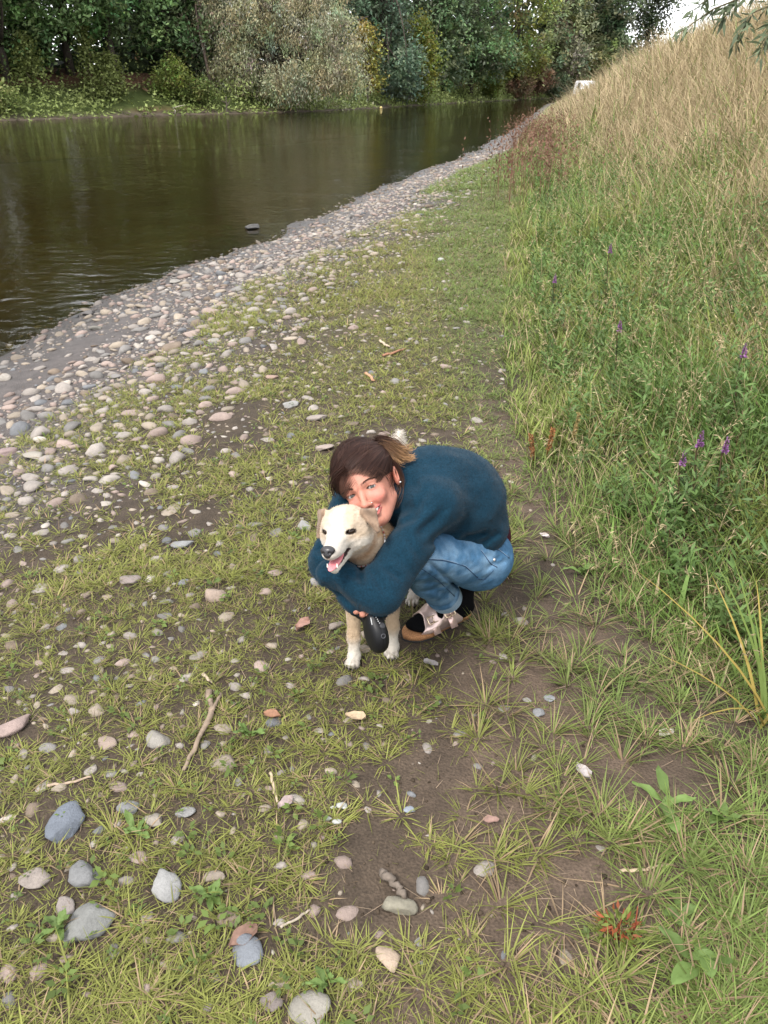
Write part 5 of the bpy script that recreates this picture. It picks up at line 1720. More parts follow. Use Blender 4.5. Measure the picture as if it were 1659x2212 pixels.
def build_dog():
    rng = np.random.default_rng(5)
    r = root('dog', (-0.02, 2.05, 0), 'cream and white dog with folded ears and open mouth, hugged by the woman', 'dog')
    V, Q, N = sdf_mesh(dog_sdf, (-0.30, 1.55, -0.006), (0.26, 2.56, 0.76), 0.0036)
    q = (V - DOG_O) @ DOG_R
    n = fbm3(V, 0.03, 3, 3)
    tan = np.array([0.31, 0.180, 0.085]); cream = np.array([0.385, 0.268, 0.162]); white = np.array([0.48, 0.435, 0.375])
    C = np.tile(tan * 0.72 + cream * 0.28, (len(V), 1)) * (0.92 + 0.16 * n[:, None])
    hd = np.linalg.norm(q - [0, 0.0, -0.01], axis=1) < 0.20
    hd &= (q[:, 1] > -0.11) & (q[:, 2] > -0.115)
    t = smooth01(q[:, 1] + (n - 0.5) * 0.04, -0.10, -0.055)[:, None]
    face = (cream * 0.75 + white * 0.25) * (1 - t) + (cream * 0.65 + white * 0.35) * t
    # white blaze, muzzle and cheeks
    bl = np.exp(-(q[:, 0] / 0.016) ** 2) * smooth01(q[:, 1], -0.06, -0.01)
    mz = smooth01(q[:, 1], 0.006, 0.03)
    ch = smooth01(-q[:, 2], 0.012, 0.032) * smooth01(q[:, 1], -0.075, -0.02)
    wm = np.clip(np.maximum(np.maximum(bl, mz), ch) + (n - 0.5) * 0.3, 0, 1)[:, None]
    face = face + (white - face) * wm
    # tan shade on top of the crown and around the ears
    cr = smooth01(-q[:, 1], 0.06, 0.10)[:, None] * smooth01(q[:, 2], 0.0, 0.03)[:, None]
    face = face + (tan - face) * cr * 0.6
    C = np.where(hd[:, None], face, C)
    # throat pale, a tan band behind the cheek
    thr = (q[:, 1] > -0.13) & (q[:, 1] <= -0.02) & (q[:, 2] < -0.045)
    band = np.exp(-((q[:, 1] + 0.085 + 0.25 * (q[:, 2] + 0.06)) / 0.016) ** 2) * smooth01(-q[:, 2], 0.02, 0.05) * (q[:, 2] > -0.16)
    C = np.where(thr[:, None], cream * 0.75 + white * 0.25, C)
    C = C + (np.array([0.24, 0.125, 0.05]) - C) * (band * 0.8)[:, None]
    # ears
    q32 = q.astype(np.float32)
    inear = hd & (np.minimum(ear(q32, 1), ear(q32, -1)) < 0.0022) & (np.abs(q[:, 0]) > 0.048)
    C[inear] = np.array([0.195, 0.132, 0.09]) * (0.45 + 1.1 * fbm3(V[inear], 0.014, 5)[:, None])
    # legs pale, paws white with mud
    low = smooth01(-V[:, 2], -0.30, -0.16)[:, None]
    C = C + (np.array([0.34, 0.25, 0.165]) - C) * low
    pw = smooth01(-V[:, 2], -0.10, -0.05)[:, None]
    C = C + (white * 0.85 - C) * pw
    md = (smooth01(-V[:, 2], -0.035, -0.004) * smooth01(fbm3(V, 0.012, 8), 0.42, 0.58))[:, None]
    C = C + (np.array([0.07, 0.055, 0.045]) - C) * md
    tipd = np.linalg.norm(V - PX(857, 946, 2.72), axis=1)
    C[tipd < 0.09] = white
    # mouth lining and lips dark, eye rims dark
    inm = hd & (s_ell(q.astype(np.float32), (0, 0.040, -0.0625), (0.0345, 0.0735, 0.0118), axes((0, 1, -0.33), (0, 0.33, 1))) < 0)
    C[inm] = np.array([0.035, 0.018, 0.016])
    for s in (-1, 1):
        e = np.linalg.norm((q - [s * 0.034, 0.006, -0.001]) @ axes((s * 0.60, 1, 0), (s * -0.02, 0, 1)) / [1.35, 1.2, 0.62], axis=1)
        k = smooth01(-e, -0.0138, -0.0105)[:, None]
        C = C + (np.array([0.02, 0.014, 0.012]) - C) * k
    fur = vmat('dog_fur', rough=0.85, spec=0.15, var=0.10, nscale=90, bump=0.3, bscale=200, sheen=0.2)
    V = V + N * ((fbm3(V @ DOG_R * [1, 0.35, 1], 0.006, 71, 2) - 0.5) * 0.0035 * ((V[:, 2] > 0.02) & ~inm & ~inear & (q[:, 1] < 0.05)))[:, None]
    body = build('body', V, [Q], fur, r, C)
    # coat: hairs along the body
    flow = np.tile(-DOG_FWD * 0.9 + [0, 0, -0.55], (len(V), 1))
    qb = DOG_R @ np.array([0, -1.0, -0.05])
    flow[hd] = qb
    ok = ~inm & (V[:, 2] > 0.012)
    eyem = np.zeros(len(V), bool)
    for s in (-1, 1):
        eyem |= np.linalg.norm(q - [s * 0.033, 0.010, -0.001], axis=1) < 0.014
    nosem = np.linalg.norm(q - [0, 0.088, -0.036], axis=1) < 0.022
    ok &= ~eyem & ~nosem
    ln = np.where(hd, np.where(q[:, 1] > 0, 0.005, 0.008), 0.016)
    ln = np.where(V[:, 2] < 0.25, 0.007, ln)
    ln = np.where((q[:, 2] < -0.03) & (q[:, 1] < -0.06) & (q[:, 1] > -0.16), 0.012, ln)
    ln = np.where(tipd < 0.12, 0.022, ln)
    T, F3, CC = fibres(rng, V, N, np.clip(C * 1.04, 0, 0.66), 110000, ln, 0.0009, flow, 0.35, ok, 0.28)
    ln2 = np.where(hd, 0.0065, 0.020); ln2 = np.where(V[:, 2] < 0.25, 0.011, ln2)
    ok2 = ok & ~inear & (q[:, 1] < 0.012) & (V[:, 2] > 0.05)
    T2, F2, CC2 = fibres(rng, V, N, C * (0.8 + 0.45 * rng.random((len(C), 1))), 26000, ln2, 0.0019, flow, 0.14, ok2, 0.2)
    F3 = np.concatenate([F3, F2 + len(T)]); T = np.concatenate([T, T2]); CC = np.concatenate([CC, np.clip(CC2, 0, 0.6)])
    build('coat', T, [F3], vmat('dog_hair', rough=0.8, spec=0.15, var=0.0, sheen=0.2), r, CC, smooth=False)
    def hb(name, pts_fn, lo, hi, res, col, mat, par=r):
        v, qq, nn = sdf_mesh(lambda p: pts_fn(p), lo, hi, res)
        w = v @ DOG_R.T + DOG_O
        return build(name, w, [qq], mat, par, np.tile(col, (len(w), 1)))
    # nose
    def nose(p):
        d = s_ell(p, (0, 0.086, -0.030), (0.0185, 0.013, 0.0125))
        d = smin(d, s_ell(p, (0, 0.090, -0.040), (0.009, 0.009, 0.009)), 0.006)
        for s in (-1, 1):
            d = smax(d, -s_sph(p, (s * 0.0085, 0.0985, -0.034), 0.0042), 0.002)
        return d
    hb('nose', nose, (-0.03, 0.06, -0.06), (0.03, 0.11, -0.01), 0.0012, (0.022, 0.021, 0.023), vmat('dog_nose', rough=0.35, spec=0.5, var=0.2, nscale=300, bump=0.3, bscale=500, bdist=0.001))
    em = vmat('dog_eye', rough=0.12, spec=0.35, var=0.1)
    for s in (-1, 1):
        hb('eye', lambda p, s=s: s_ell(p, (s * 0.0320, 0.0000, -0.0008), (0.0116, 0.0106, 0.0082), axes((s * 0.60, 1, 0), (s * -0.02, 0, 1))), (s * 0.0315 - 0.014, -0.016, -0.014), (s * 0.0315 + 0.014, 0.016, 0.014), 0.0012, (0.018, 0.010, 0.006), em)
    Rj = axes((0, 1, -0.33), (0, 0.33, 1))
    hb('tongue', lambda p: s_ell(p, (0, 0.038, -0.0665), (0.0150, 0.050, 0.0062), Rj), (-0.03, -0.03, -0.1), (0.03, 0.1, -0.03), 0.0014, (0.56, 0.19, 0.21), vmat('tongue', rough=0.35, spec=0.5, var=0.15, nscale=200, sss=0.2))
    for s in (-1, 1):
        hb('tooth', lambda p, s=s: s_cone(p, (s * 0.0125, 0.066, -0.076), (s * 0.0128, 0.067, -0.068), 0.0024, 0.0008), (s * 0.0125 - .006, 0.058, -0.082), (s * 0.0125 + .006, 0.076, -0.058), 0.0008, (0.75, 0.72, 0.64), vmat('tooth', rough=0.3, spec=0.5, var=0.05))
    # thin chain collar with a tag and a beaded part
    neck_c = dl(0.0, -0.115, -0.085)
    ax = unit(dl(0, -0.065, -0.018) - np.array([-0.040, 1.965, 0.41]))
    a1 = unit(np.cross(ax, [0, 0, 1.0])); a2 = np.cross(ax, a1)
    col_root = None
    steel = vmat('chain_steel', rough=0.3, metallic=0.9, var=0.1)
    bag = Bag()
    ring = []
    for k in range(72):
        a = k / 72 * 2 * np.pi
        dirv = a1 * math.cos(a) + a2 * math.sin(a)
        lo_, hi_ = 0.0, 0.16
        for _ in range(24):
            m = (lo_ + hi_) / 2
            if dog_body((neck_c + dirv * m)[None].astype(np.float32))[0] < 0: lo_ = m
            else: hi_ = m
        ring.append(neck_c + dirv * (lo_ + 0.004))
    ring = np.array(ring)
    v, f = ico(1)
    for k in range(72):
        bag.add(v * 0.0031 + ring[k], f, (0.45, 0.40, 0.38) if k % 3 else (0.30, 0.08, 0.07))
    collar = bag.build('collar', steel, r)
    k = int(np.argmin(np.linalg.norm(ring - PX(822, 1152, 2.0), axis=1)))
    tp = ring[k] + C_B * 0.004
    V2, Fs = tube(tp + np.array([[0, 0, 0.004], [0.001, -0.001, -0.012], [0.002, -0.002, -0.03]]), [0.004, 0.0055, 0.004], 8, flat=0.5)
    bg = Bag(); bg.addm(V2, Fs, (0.6, 0.6, 0.6)); bg.build('tag', steel, collar)
    # claws
    cl = vmat('claw', rough=0.5, var=0.1)
    for key in ('fr', 'fl', 'hl', 'hr'):
        w = PAW[key]
        sd = np.array([-DOG_FWD[1], DOG_FWD[0], 0])
        for kk, off in enumerate((-0.0165, -0.0058, 0.0058, 0.0165)):
            b = w + DOG_FWD * ((0.026 if kk in (1, 2) else 0.018) + 0.012) + sd * off + [0, 0, 0.010]
            V2, Fs = tube([b, b + DOG_FWD * 0.006 + [0, 0, -0.003], b + DOG_FWD * 0.010 + [0, 0, -0.008]], [0.003, 0.0024, 0.0008], 6)
            bg = Bag(); bg.addm(V2, Fs, (0.05, 0.04, 0.035)); bg.build('claw', cl, r)
# ------------------------------------------------------------------ the woman
WO = np.array([-0.0600, 1.8665, 0.6480])
WR = np.array([[-0.8147, -0.2388, -0.5284], [0.0418, -0.9331, 0.3572], [-0.5783, 0.269, 0.7702]])
def _roty(a):
    c, s = math.cos(a), math.sin(a)
    return np.array([[c, 0, s], [0, 1, 0], [-s, 0, c]])
WR = np.linalg.qr(WR @ _roty(math.radians(-5)))[0] * np.sign(np.diag(np.linalg.qr(WR @ _roty(math.radians(-5)))[1]))

WI = WR * [1, 1, 1 / 0.91]         # world -> head
WR = WR * [1, 1, 0.91]             # head -> world

def wl_(x, y, z):
    return WO + WR @ np.array([x, y, z], float)

def to_w(V):
    return V @ WR.T + WO

NECK = PX(838, 1050, 2.25)
SH_N, EL_N, WR_N = PX(938, 1094, 2.18), PX(819, 1281, 2.06), PX(716, 1240, 2.05)
SH_F, EL_F, WR_F = PX(788, 1024, 2.34), PX(722, 1212, 2.15), PX(766, 1300, 2.085)
CHEST, BACK1, BACK2, BACK3 = PX(880, 1085, 2.30), PX(938, 1072, 2.32), PX(985, 1083, 2.38), PX(1026, 1132, 2.46)
PELV, HIP_N = PX(1030, 1198, 2.50), PX(1035, 1204, 2.45)
KNEE_N, CALF_N, ANK_N = PX(900, 1200, 2.22), PX(927, 1246, 2.38), PX(963, 1291, 2.53)
HEEL, TOE = np.array([0.298, 2.216, 0.0]), np.array([0.061, 2.062, 0.0])
HEEL2, TOE2 = np.array([0.400, 2.530, 0.0]), np.array([0.190, 2.400, 0.0])
HIP_F, KNEE_F = np.array([0.22, 2.25, 0.30]), np.array([0.16, 2.25, 0.42])
GRIP_A, GRIP_B = PX(773, 1309, 2.088), PX(820, 1324, 2.093)

SMILE = [(0.029, -0.006, -0.0605), (0.017, 0.0075, -0.0675), (0, 0.0125, -0.0705), (-0.017, 0.0075, -0.0675), (-0.029, -0.006, -0.0605)]

def face_sdf(q):
    d = s_ell(q, (0, -0.088, 0.028), (0.072, 0.093, 0.083))                       # cranium
    d = smin(d, s_ell(q, (0, -0.046, 0.022), (0.058, 0.056, 0.055)), 0.025)        # forehead
    d = smin(d, s_ell(q, (0, -0.052, -0.048), (0.0525, 0.060, 0.060)), 0.03)        # mid face
    d = smin(d, s_ell(q, (0, -0.022, -0.098), (0.026, 0.022, 0.017)), 0.03)        # chin
    for s in (-1, 1):
        d = smin(d, s_cone(q, (s * 0.046, -0.075, -0.056), (s * 0.012, -0.022, -0.098), 0.014, 0.012), 0.025)   # jaw line
        d = smin(d, s_ell(q, (s * 0.034, -0.010, -0.032), (0.020, 0.017, 0.018)), 0.020)     # smiling cheeks
        d = smin(d, s_cone(q, (s * 0.010, 0.004, 0.016), (s * 0.042, -0.008, 0.017), 0.0075, 0.0055), 0.012)   # brow
        d = smax(d, -s_ell(q, (s * 0.031, 0.014, -0.001), (0.018, 0.012, 0.0105)), 0.012)     # socket
        d = smin(d, s_sph(q, (s * 0.031, -0.0080, 0.0), 0.0130), 0.005)              # lids over the eyeball
        d = smax(d, -s_ell(q, (s * 0.0312, 0.0045, -0.0005), (0.0128, 0.012, 0.0034), axes((s * 0.35, 1, 0), (s * 0.10, 0, 1))), 0.0016)
        # nostril wing
        d = smin(d, s_ell(q, (s * 0.0115, 0.0150, -0.0425), (0.0075, 0.010, 0.0072)), 0.006)
    d = smin(d, s_cone(q, (0, 0.002, 0.006), (0, 0.0250, -0.0370), 0.0070, 0.0085), 0.010)     # nose
    d = smin(d, s_sph(q, (0, 0.0270, -0.0395), 0.0092), 0.006)
    for s in (-1, 1):
        d = smax(d, -s_sph(q, (s * 0.0075, 0.0200, -0.0505), 0.0033), 0.002)
        # crease from nostril to mouth corner
        e = s_cone(q, (s * 0.0175, 0.012, -0.043), (s * 0.0340, -0.004, -0.064), 0.001, 0.001)
        d = d + 0.0028 * np.exp(-(e / 0.0040) ** 2)
    # mouth
    up = np.array(SMILE) + [0, 0.0025, 0.0058]
    up[0, 2] -= 0.0050; up[-1, 2] -= 0.0050
    lo = np.array(SMILE) + [0, 0.0015, -0.0090]
    lo[0, 2] += 0.0070; lo[-1, 2] += 0.0070
    d = smin(d, s_chain(q, up, [0.002, 0.0038, 0.0042, 0.0038, 0.002], 0.003), 0.004)
    d = smin(d, s_chain(q, lo, [0.002, 0.0050, 0.0058, 0.0050, 0.002], 0.003), 0.004)
    d = smax(d, -s_chain(q, np.array(SMILE) + [0, 0.004, 0], [0.0014, 0.0062, 0.0074, 0.0062, 0.0014], 0.002), 0.0015)
    # ears (the far one lies flat under the hair)
    for s in (-1,):
        e = s_ell(q, (s * 0.0790, -0.090, -0.006), (0.0080, 0.019, 0.031), axes((s * 0.35, 1, -0.1), (s * 0.15, 0, 1)))
        e = smax(e, -s_ell(q, (s * 0.0865, -0.082, -0.003), (0.0060, 0.0105, 0.018), axes((s * 0.35, 1, -0.1), (s * 0.15, 0, 1))), 0.003)
        d = smin(d, e, 0.004)
    return d

def hand_parts():
    g = unit(GRIP_B - GRIP_A)
    palm = GRIP_A * 0.55 + GRIP_B * 0.45
    upv = unit(np.cross(np.cross(g, C_U), g)) if False else unit(C_U - g * (C_U @ g))
    tow = unit(C_B - g * (C_B @ g) - upv * (C_B @ upv))
    return g, palm, upv, tow

def hand_sdf(p):
    g, palm, upv, tow = hand_parts()
    pc = palm + upv * 0.020 - tow * 0.004
    d = s_ell(p, pc, (0.040, 0.016, 0.024), np.stack([g, tow, upv], 1))
    d = smin(d, s_cone(p, WR_F, pc - g * 0.012, 0.024, 0.020), 0.02)
    for k, (o, L) in enumerate(((-0.029, 0.85), (-0.010, 1.0), (0.0095, 0.97), (0.028, 0.78))):
        b = palm + g * o
        pts = [b + upv * 0.020 + tow * 0.012, b + upv * (0.006) + tow * 0.0235 * L, b - upv * 0.014 * L + tow * 0.019, b - upv * 0.0195 * L + tow * 0.001]
        d = smin(d, s_chain(p, pts, [0.0098, 0.0090, 0.0082, 0.0072], 0.004), 0.0035)
    th = [pc - g * 0.020 - tow * 0.012, palm - g * 0.030 - upv * 0.006 - tow * 0.022, palm - g * 0.008 - upv * 0.022 - tow * 0.014]
    return smin(d, s_chain(p, th, [0.012, 0.0105, 0.0088], 0.005), 0.006)

def body_sdf(p):
    p32 = p.astype(np.float32)
    q = (p32 - WO.astype(np.float32)) @ WI.astype(np.float32)
    d = s_chain(p32, [wl_(0, -0.098, -0.050), NECK, CHEST], [0.050, 0.056, 0.085], 0.04)
    d = smin(d, s_chain(p32, [NECK, SH_F, EL_F, WR_F], [0.05, 0.042, 0.030, 0.021], 0.03), 0.03)
    near = np.linalg.norm(q - np.array([0, -0.06, 0], np.float32), axis=1) < 0.22
    if near.any():
        d[near] = smin(d[near], face_sdf(q[near]), 0.012)
    hn = np.linalg.norm(p32 - GRIP_A.astype(np.float32), axis=1) < 0.16
    if hn.any():
        d[hn] = smin(d[hn], hand_sdf(p32[hn]), 0.008)
    return d

def crease(p, a, b, w, depth, t):
    """a fold line given by two picture points at depth t"""
    A, B = PX(*a, t), PX(*b, t)
    n = unit(np.cross(A - CAMP, B - CAMP))
    v = p - CAMP.astype(np.float32)
    dist = v @ n.astype(np.float32)
    tt = v @ (-C_B).astype(np.float32)
    u = CX + FPX * (v @ C_R.astype(np.float32)) / tt
    w_ = CY - FPX * (v @ C_U.astype(np.float32)) / tt
    ab = np.array(b, float) - a
    s = ((u - a[0]) * ab[0] + (w_ - a[1]) * ab[1]) / (ab @ ab)
    fade = smooth01(s, -0.25, 0.2) * (1 - smooth01(s, 0.8, 1.25)) * (1 - smooth01(tt - t, 0.05, 0.12))
    return depth * np.exp(-(dist / w) ** 2) * fade

CREASES = [((905, 1150), (962, 1098), 0.013, 0.012, 2.15), ((920, 1178), (990, 1150), 0.012, 0.012, 2.2), ((884, 1120), (930, 1050), 0.013, 0.010, 2.12), ((876, 1150), (905, 1205), 0.010, 0.006, 2.1), ((835, 1225), (865, 1250), 0.009, 0.008, 2.05), ((1010, 1020), (1050, 1100), 0.03, 0.006, 2.3), ((778, 1212), (784, 1262), 0.010, 0.0150, 2.0), ((748, 1238), (782, 1250), 0.010, 0.0090, 2.0), ((800, 1228), (835, 1285), 0.012, 0.0090, 2.0),
           ((700, 1240), (762, 1312), 0.008, 0.0070, 2.02), ((842, 1112), (886, 1094), 0.011, 0.0135, 2.07), ((850, 1140), (900, 1118), 0.012, 0.0090, 2.07),
           ((872, 1010), (905, 1060), 0.014, 0.0090, 2.1), ((690, 1130), (720, 1150), 0.012, 0.0090, 2.1), ((684, 1190), (722, 1180), 0.012, 0.0105, 2.1),
           ((900, 1160), (960, 1120), 0.018, 0.0090, 2.15), ((930, 1165), (1010, 1130), 0.016, 0.0075, 2.2), ((1000, 1160), (1050, 1150), 0.010, 0.0150, 2.28), ((1040, 1175), (1075, 1150), 0.010, 0.0120, 2.3),
           ((730, 1290), (700, 1262), 0.010, 0.0075, 2.05), ((860, 1200), (890, 1240), 0.016, 0.0075, 2.07)]

def sweater_sdf(p):
    d = s_chain(p, [CHEST, BACK1, BACK2, BACK3], [0.105, 0.132, 0.138, 0.100], 0.06)
    d = smin(d, s_ell(p, (SH_N + SH_F) / 2 * 0.5 + BACK1 * 0.5 + [0.01, 0.02, 0], (0.115, 0.13, 0.105)), 0.05)
    d = smin(d, s_chain(p, [BACK1 * 0.5 + SH_N * 0.5, SH_N, EL_N, WR_N], [0.085, 0.072, 0.054, 0.044], 0.035), 0.04)
    d = smin(d, s_ell(p, PX(1046, 1150, 2.39), (0.066, 0.075, 0.066)), 0.04)
    far = s_chain(p, [BACK1 * 0.4 + SH_F * 0.6, SH_F, EL_F, WR_F + (WR_F - EL_F) * 0.0], [0.080, 0.072, 0.060, 0.036], 0.04)
    d = smin(d, far, 0.015)
    # rolled collar
    d = smin(d, s_cone(p, NECK + [0.02, 0.01, -0.02], NECK + (wl_(0, -0.1, -0.09) - NECK) * 0.35, 0.082, 0.066), 0.02)
    for a, b, w, dp, t in CREASES:
        d = d + crease(p, a, b, w, dp, t)
    return d

def near_leg(p):
    d = s_chain(p, [HIP_N, KNEE_N], [0.098, 0.070], 0.02)
    d2 = s_chain(p, [KNEE_N, CALF_N, ANK_N], [0.066, 0.062, 0.048], 0.02)
    return d, d2

def jeans_sdf(p):
    th, ca = near_leg(p)
    d = smin(th, ca, 0.010)
    d = smin(d, s_ell(p, PELV, (0.108, 0.120, 0.098)), 0.04)
    d = smin(d, s_cone(p, PELV, PX(1036, 1176, 2.52), 0.092, 0.084), 0.02)
    d = smin(d, s_chain(p, [HIP_F, KNEE_F, HEEL2 * 0.75 + TOE2 * 0.25 + [0, 0, 0.10]], [0.09, 0.066, 0.05], 0.015), 0.03)
    # turn-up
    a = unit(CALF_N - ANK_N)
    cuff = s_cone(p, ANK_N + a * 0.004, ANK_N + a * 0.038, 0.0535, 0.0575)
    d = smin(d, cuff, 0.002)
    cut = (p - (ANK_N - a * 0.012).astype(np.float32)) @ (-a).astype(np.float32)
    leg = np.linalg.norm(p - ANK_N.astype(np.float32), axis=1) < 0.16
    d = np.where(leg, np.maximum(d, cut), d)
    for a_, b_, w, dp, t in [((1060, 1240), (1030, 1262), 0.006, 0.003, 2.4), ((945, 1185), (990, 1200), 0.007, 0.003, 2.25), ((935, 1195), (985, 1212), 0.006, 0.0025, 2.25), ((900, 1250), (935, 1236), 0.006, 0.004, 2.33), ((905, 1262), (945, 1256), 0.006, 0.004, 2.36), ((915, 1278), (960, 1266), 0.006, 0.0045, 2.4), ((1080, 1200), (1050, 1232), 0.006, 0.003, 2.42), ((918, 1210), (988, 1268), 0.006, 0.011, 2.42), ((905, 1225), (960, 1290), 0.012, 0.004, 2.42), ((1000, 1190), (1070, 1205), 0.010, 0.004, 2.35), ((935, 1250), (975, 1240), 0.01, 0.004, 2.35),
                             ((930, 1275), (985, 1285), 0.008, 0.004, 2.45), ((1050, 1225), (1095, 1212), 0.008, 0.004, 2.4)]:
        d = d + crease(p, a_, b_, w, dp, t)
    return d

def build_foot(r, heel, toe, near):
    fwd = unit(toe - heel); up = np.array([0, 0, 1.0]); side = np.cross(up, fwd)     # side: the wearer's left = outer side of the left foot
    R = np.stack([side, fwd, up], 1)
    L = np.linalg.norm(toe - heel)
    s = 1.0 if near else -1.0
    def w(V):
        V = np.asarray(V, float).copy(); V[:, 0] *= s
        return V @ R.T + heel
    def sock(q):
        d = s_chain(q, [(0, 0.045, 0.070), (0, 0.045, 0.105), (0, 0.020, 0.20)], [0.034, 0.034, 0.040], 0.02)
        d = smin(d, s_ell(q, (0, 0.040, 0.062), (0.032, 0.038, 0.034)), 0.02)
        d = smin(d, s_chain(q, [(0.0, 0.06, 0.085), (-0.003, 0.15, 0.066), (-0.006, 0.215, 0.056)], [0.038, 0.034, 0.020], 0.03), 0.03)
        d = smin(d, s_ell(q, (0.004, 0.195, 0.052), (0.044, 0.055, 0.018)), 0.02)
        d = smin(d, s_ell(q, (0.002, 0.115, 0.046), (0.040, 0.125, 0.026)), 0.015)
        d = smin(d, s_ell(q, (-0.014, 0.235, 0.051), (0.020, 0.024, 0.015)), 0.012)
        d = smax(d, -(q[:, 2] - 0.034), 0.004)
        return d
    def sock(q, sock0=sock):
        return sock0(q + np.array([0, 0, 0.010], np.float32))
    V, Q, N = sdf_mesh(sock, (-0.07, -0.03, 0.015), (0.07, 0.29, 0.24), 0.005)
    if not near: Q = Q[:, ::-1]
    build('sock', w(V), [Q], vmat('sock_knit', rough=0.95, spec=0.05, var=0.2, nscale=200), r, np.tile((0.004, 0.004, 0.0045), (len(V), 1)))
    sandal = Bag()
    # footbed outline
    t = np.linspace(0, 1, 25)
    half_out = np.interp(t, [0, 0.04, 0.12, 0.3, 0.5, 0.7, 0.85, 0.95, 1], [0.0, 0.020, 0.033, 0.035, 0.039, 0.048, 0.042, 0.024, 0.0])
    half_in = np.interp(t, [0, 0.04, 0.12, 0.3, 0.5, 0.7, 0.85, 0.95, 1], [0.0, 0.020, 0.032, 0.031, 0.033, 0.044, 0.044, 0.030, 0.0])
    ol = np.concatenate([np.stack([half_out, t * L], 1), np.stack([-half_in, t * L], 1)[::-1][1:-1]])
    def slab(z0, z1, grow, col, dish=0.0):
        n = len(ol)
        c = ol.mean(0)
        o0 = c + (ol - c) * (1 + grow)
        V0 = np.concatenate([np.c_[o0, np.full(n, z0)], np.c_[o0, np.full(n, z1)], np.c_[c + (o0 - c) * 0.93, np.full(n, z1 + 0.003)], [[*c, z0]], [[*c, z1 - dish]]])
        i = np.arange(n); j = (i + 1) % n
        q = np.concatenate([np.stack([i, j, j + n, i + n], 1), np.stack([i + n, j + n, j + 2 * n, i + 2 * n], 1)])
        tr = np.concatenate([np.stack([j, i, np.full(n, 3 * n)], 1), np.stack([i + 2 * n, j + 2 * n, np.full(n, 3 * n + 1)], 1)])
        if not near: q = q[:, ::-1]; tr = tr[:, ::-1]
        b = Bag(); b.addm(w(V0), [q, tr], col); return b
    slab(0.001, 0.009, 0.0, (0.02, 0.02, 0.02)).build('outsole', vmat('rubber', rough=0.9, var=0.1), r)
    slab(0.0092, 0.0255, -0.015, (0.33, 0.16, 0.07), 0.004).build('footbed', vmat('cork', rough=0.85, var=0.45, nscale=260, bump=0.4, bscale=300), r)
    gold = vmat('rose_gold_leather', rough=0.30, spec=0.5, metallic=0.55, var=0.08, nscale=60, bump=0.12, bscale=60)
    brass = vmat('buckle_brass', rough=0.22, metallic=0.9, var=0.05)
    for nm, y0, y1 in (('front_strap', 0.168, 0.208), ('rear_strap', 0.104, 0.148)):
        def strap(q, y0=y0, y1=y1):
            d = sock(q)
            sh = np.abs(d - 0.0045) - 0.0016
            outer = q[:, 0] > 0
            lowz = np.clip((0.074 - q[:, 2]) / 0.034, 0, 1)
            ext = np.where(outer, lowz * 0.036, lowz * 0.008)
            mid, hw = (y0 + y1) / 2, (y1 - y0) / 2
            c = np.where(outer, 0.142, mid)
            yy = q[:, 1] - (mid + (c - mid) * lowz * 0.25)
            s2 = np.abs(yy) - hw - ext
            return np.maximum(smax(sh, s2, 0.002), 0.013 - q[:, 2])
        V, Q, N = sdf_mesh(strap, (-0.07, 0.04, 0.008), (0.07, 0.25, 0.15), 0.0021)
        if not near: Q = Q[:, ::-1]
        st = build(nm, w(V), [Q], gold, r, np.tile((0.66, 0.50, 0.45), (len(V), 1)))
        if near:
            # buckle on the upper outer side: find the strap surface there
            ym = (y0 + y1) / 2
            ang = math.radians(48)
            base = np.array([0.0, ym, 0.040])
            dv = np.array([math.sin(ang), 0, math.cos(ang)])
            lo_, hi_ = 0.0, 0.09
            for _ in range(24):
                m = (lo_ + hi_) / 2
                if sock((base + dv * m)[None].astype(np.float32))[0] < 0.0065: lo_ = m
                else: hi_ = m
            c = base + dv * (lo_ + 0.002)
            nv = dv; ax = np.array([math.cos(ang), 0, -math.sin(ang)]); ay = np.array([0, 1.0, 0])
            fr = np.array([c + ax * a * 0.011 + ay * b * 0.019 for a, b in ((-1, -1), (1, -1), (1, 1), (-1, 1), (-1, -1))])
            pth = np.concatenate([np.linspace(fr[i], fr[i + 1], 5)[:-1] for i in range(4)] + [fr[:1]])
            V2, Fs = tube(w(pth), 0.0021, 6)
            bb = Bag(); bb.addm(V2, Fs, (0.75, 0.6, 0.42)); bk = bb.build('buckle', brass, st)
            V2, Fs = tube(w(np.array([c - ax * 0.011 + nv * 0.002, c + ax * 0.013 + nv * 0.003])), 0.0014, 6)
            bb = Bag(); bb.addm(V2, Fs, (0.75, 0.6, 0.42)); bb.build('prong', brass, bk)
            # loose strap end pointing down the outer side
            c2 = c + ax * 0.028 - nv * 0.006
            V2, f2 = box(0, 0, 0, 0.044, 0.026, 0.003)
            V2 = V2[:, :1] * ax + V2[:, 1:2] * ay + V2[:, 2:] * unit(nv + ax * 0.35) + c2 + nv * 0.003
            bb = Bag(); bb.add(w(V2), f2 if near else f2[:, ::-1], (0.68, 0.48, 0.42)); bb.build('strap_end', gold, st, smooth=False)

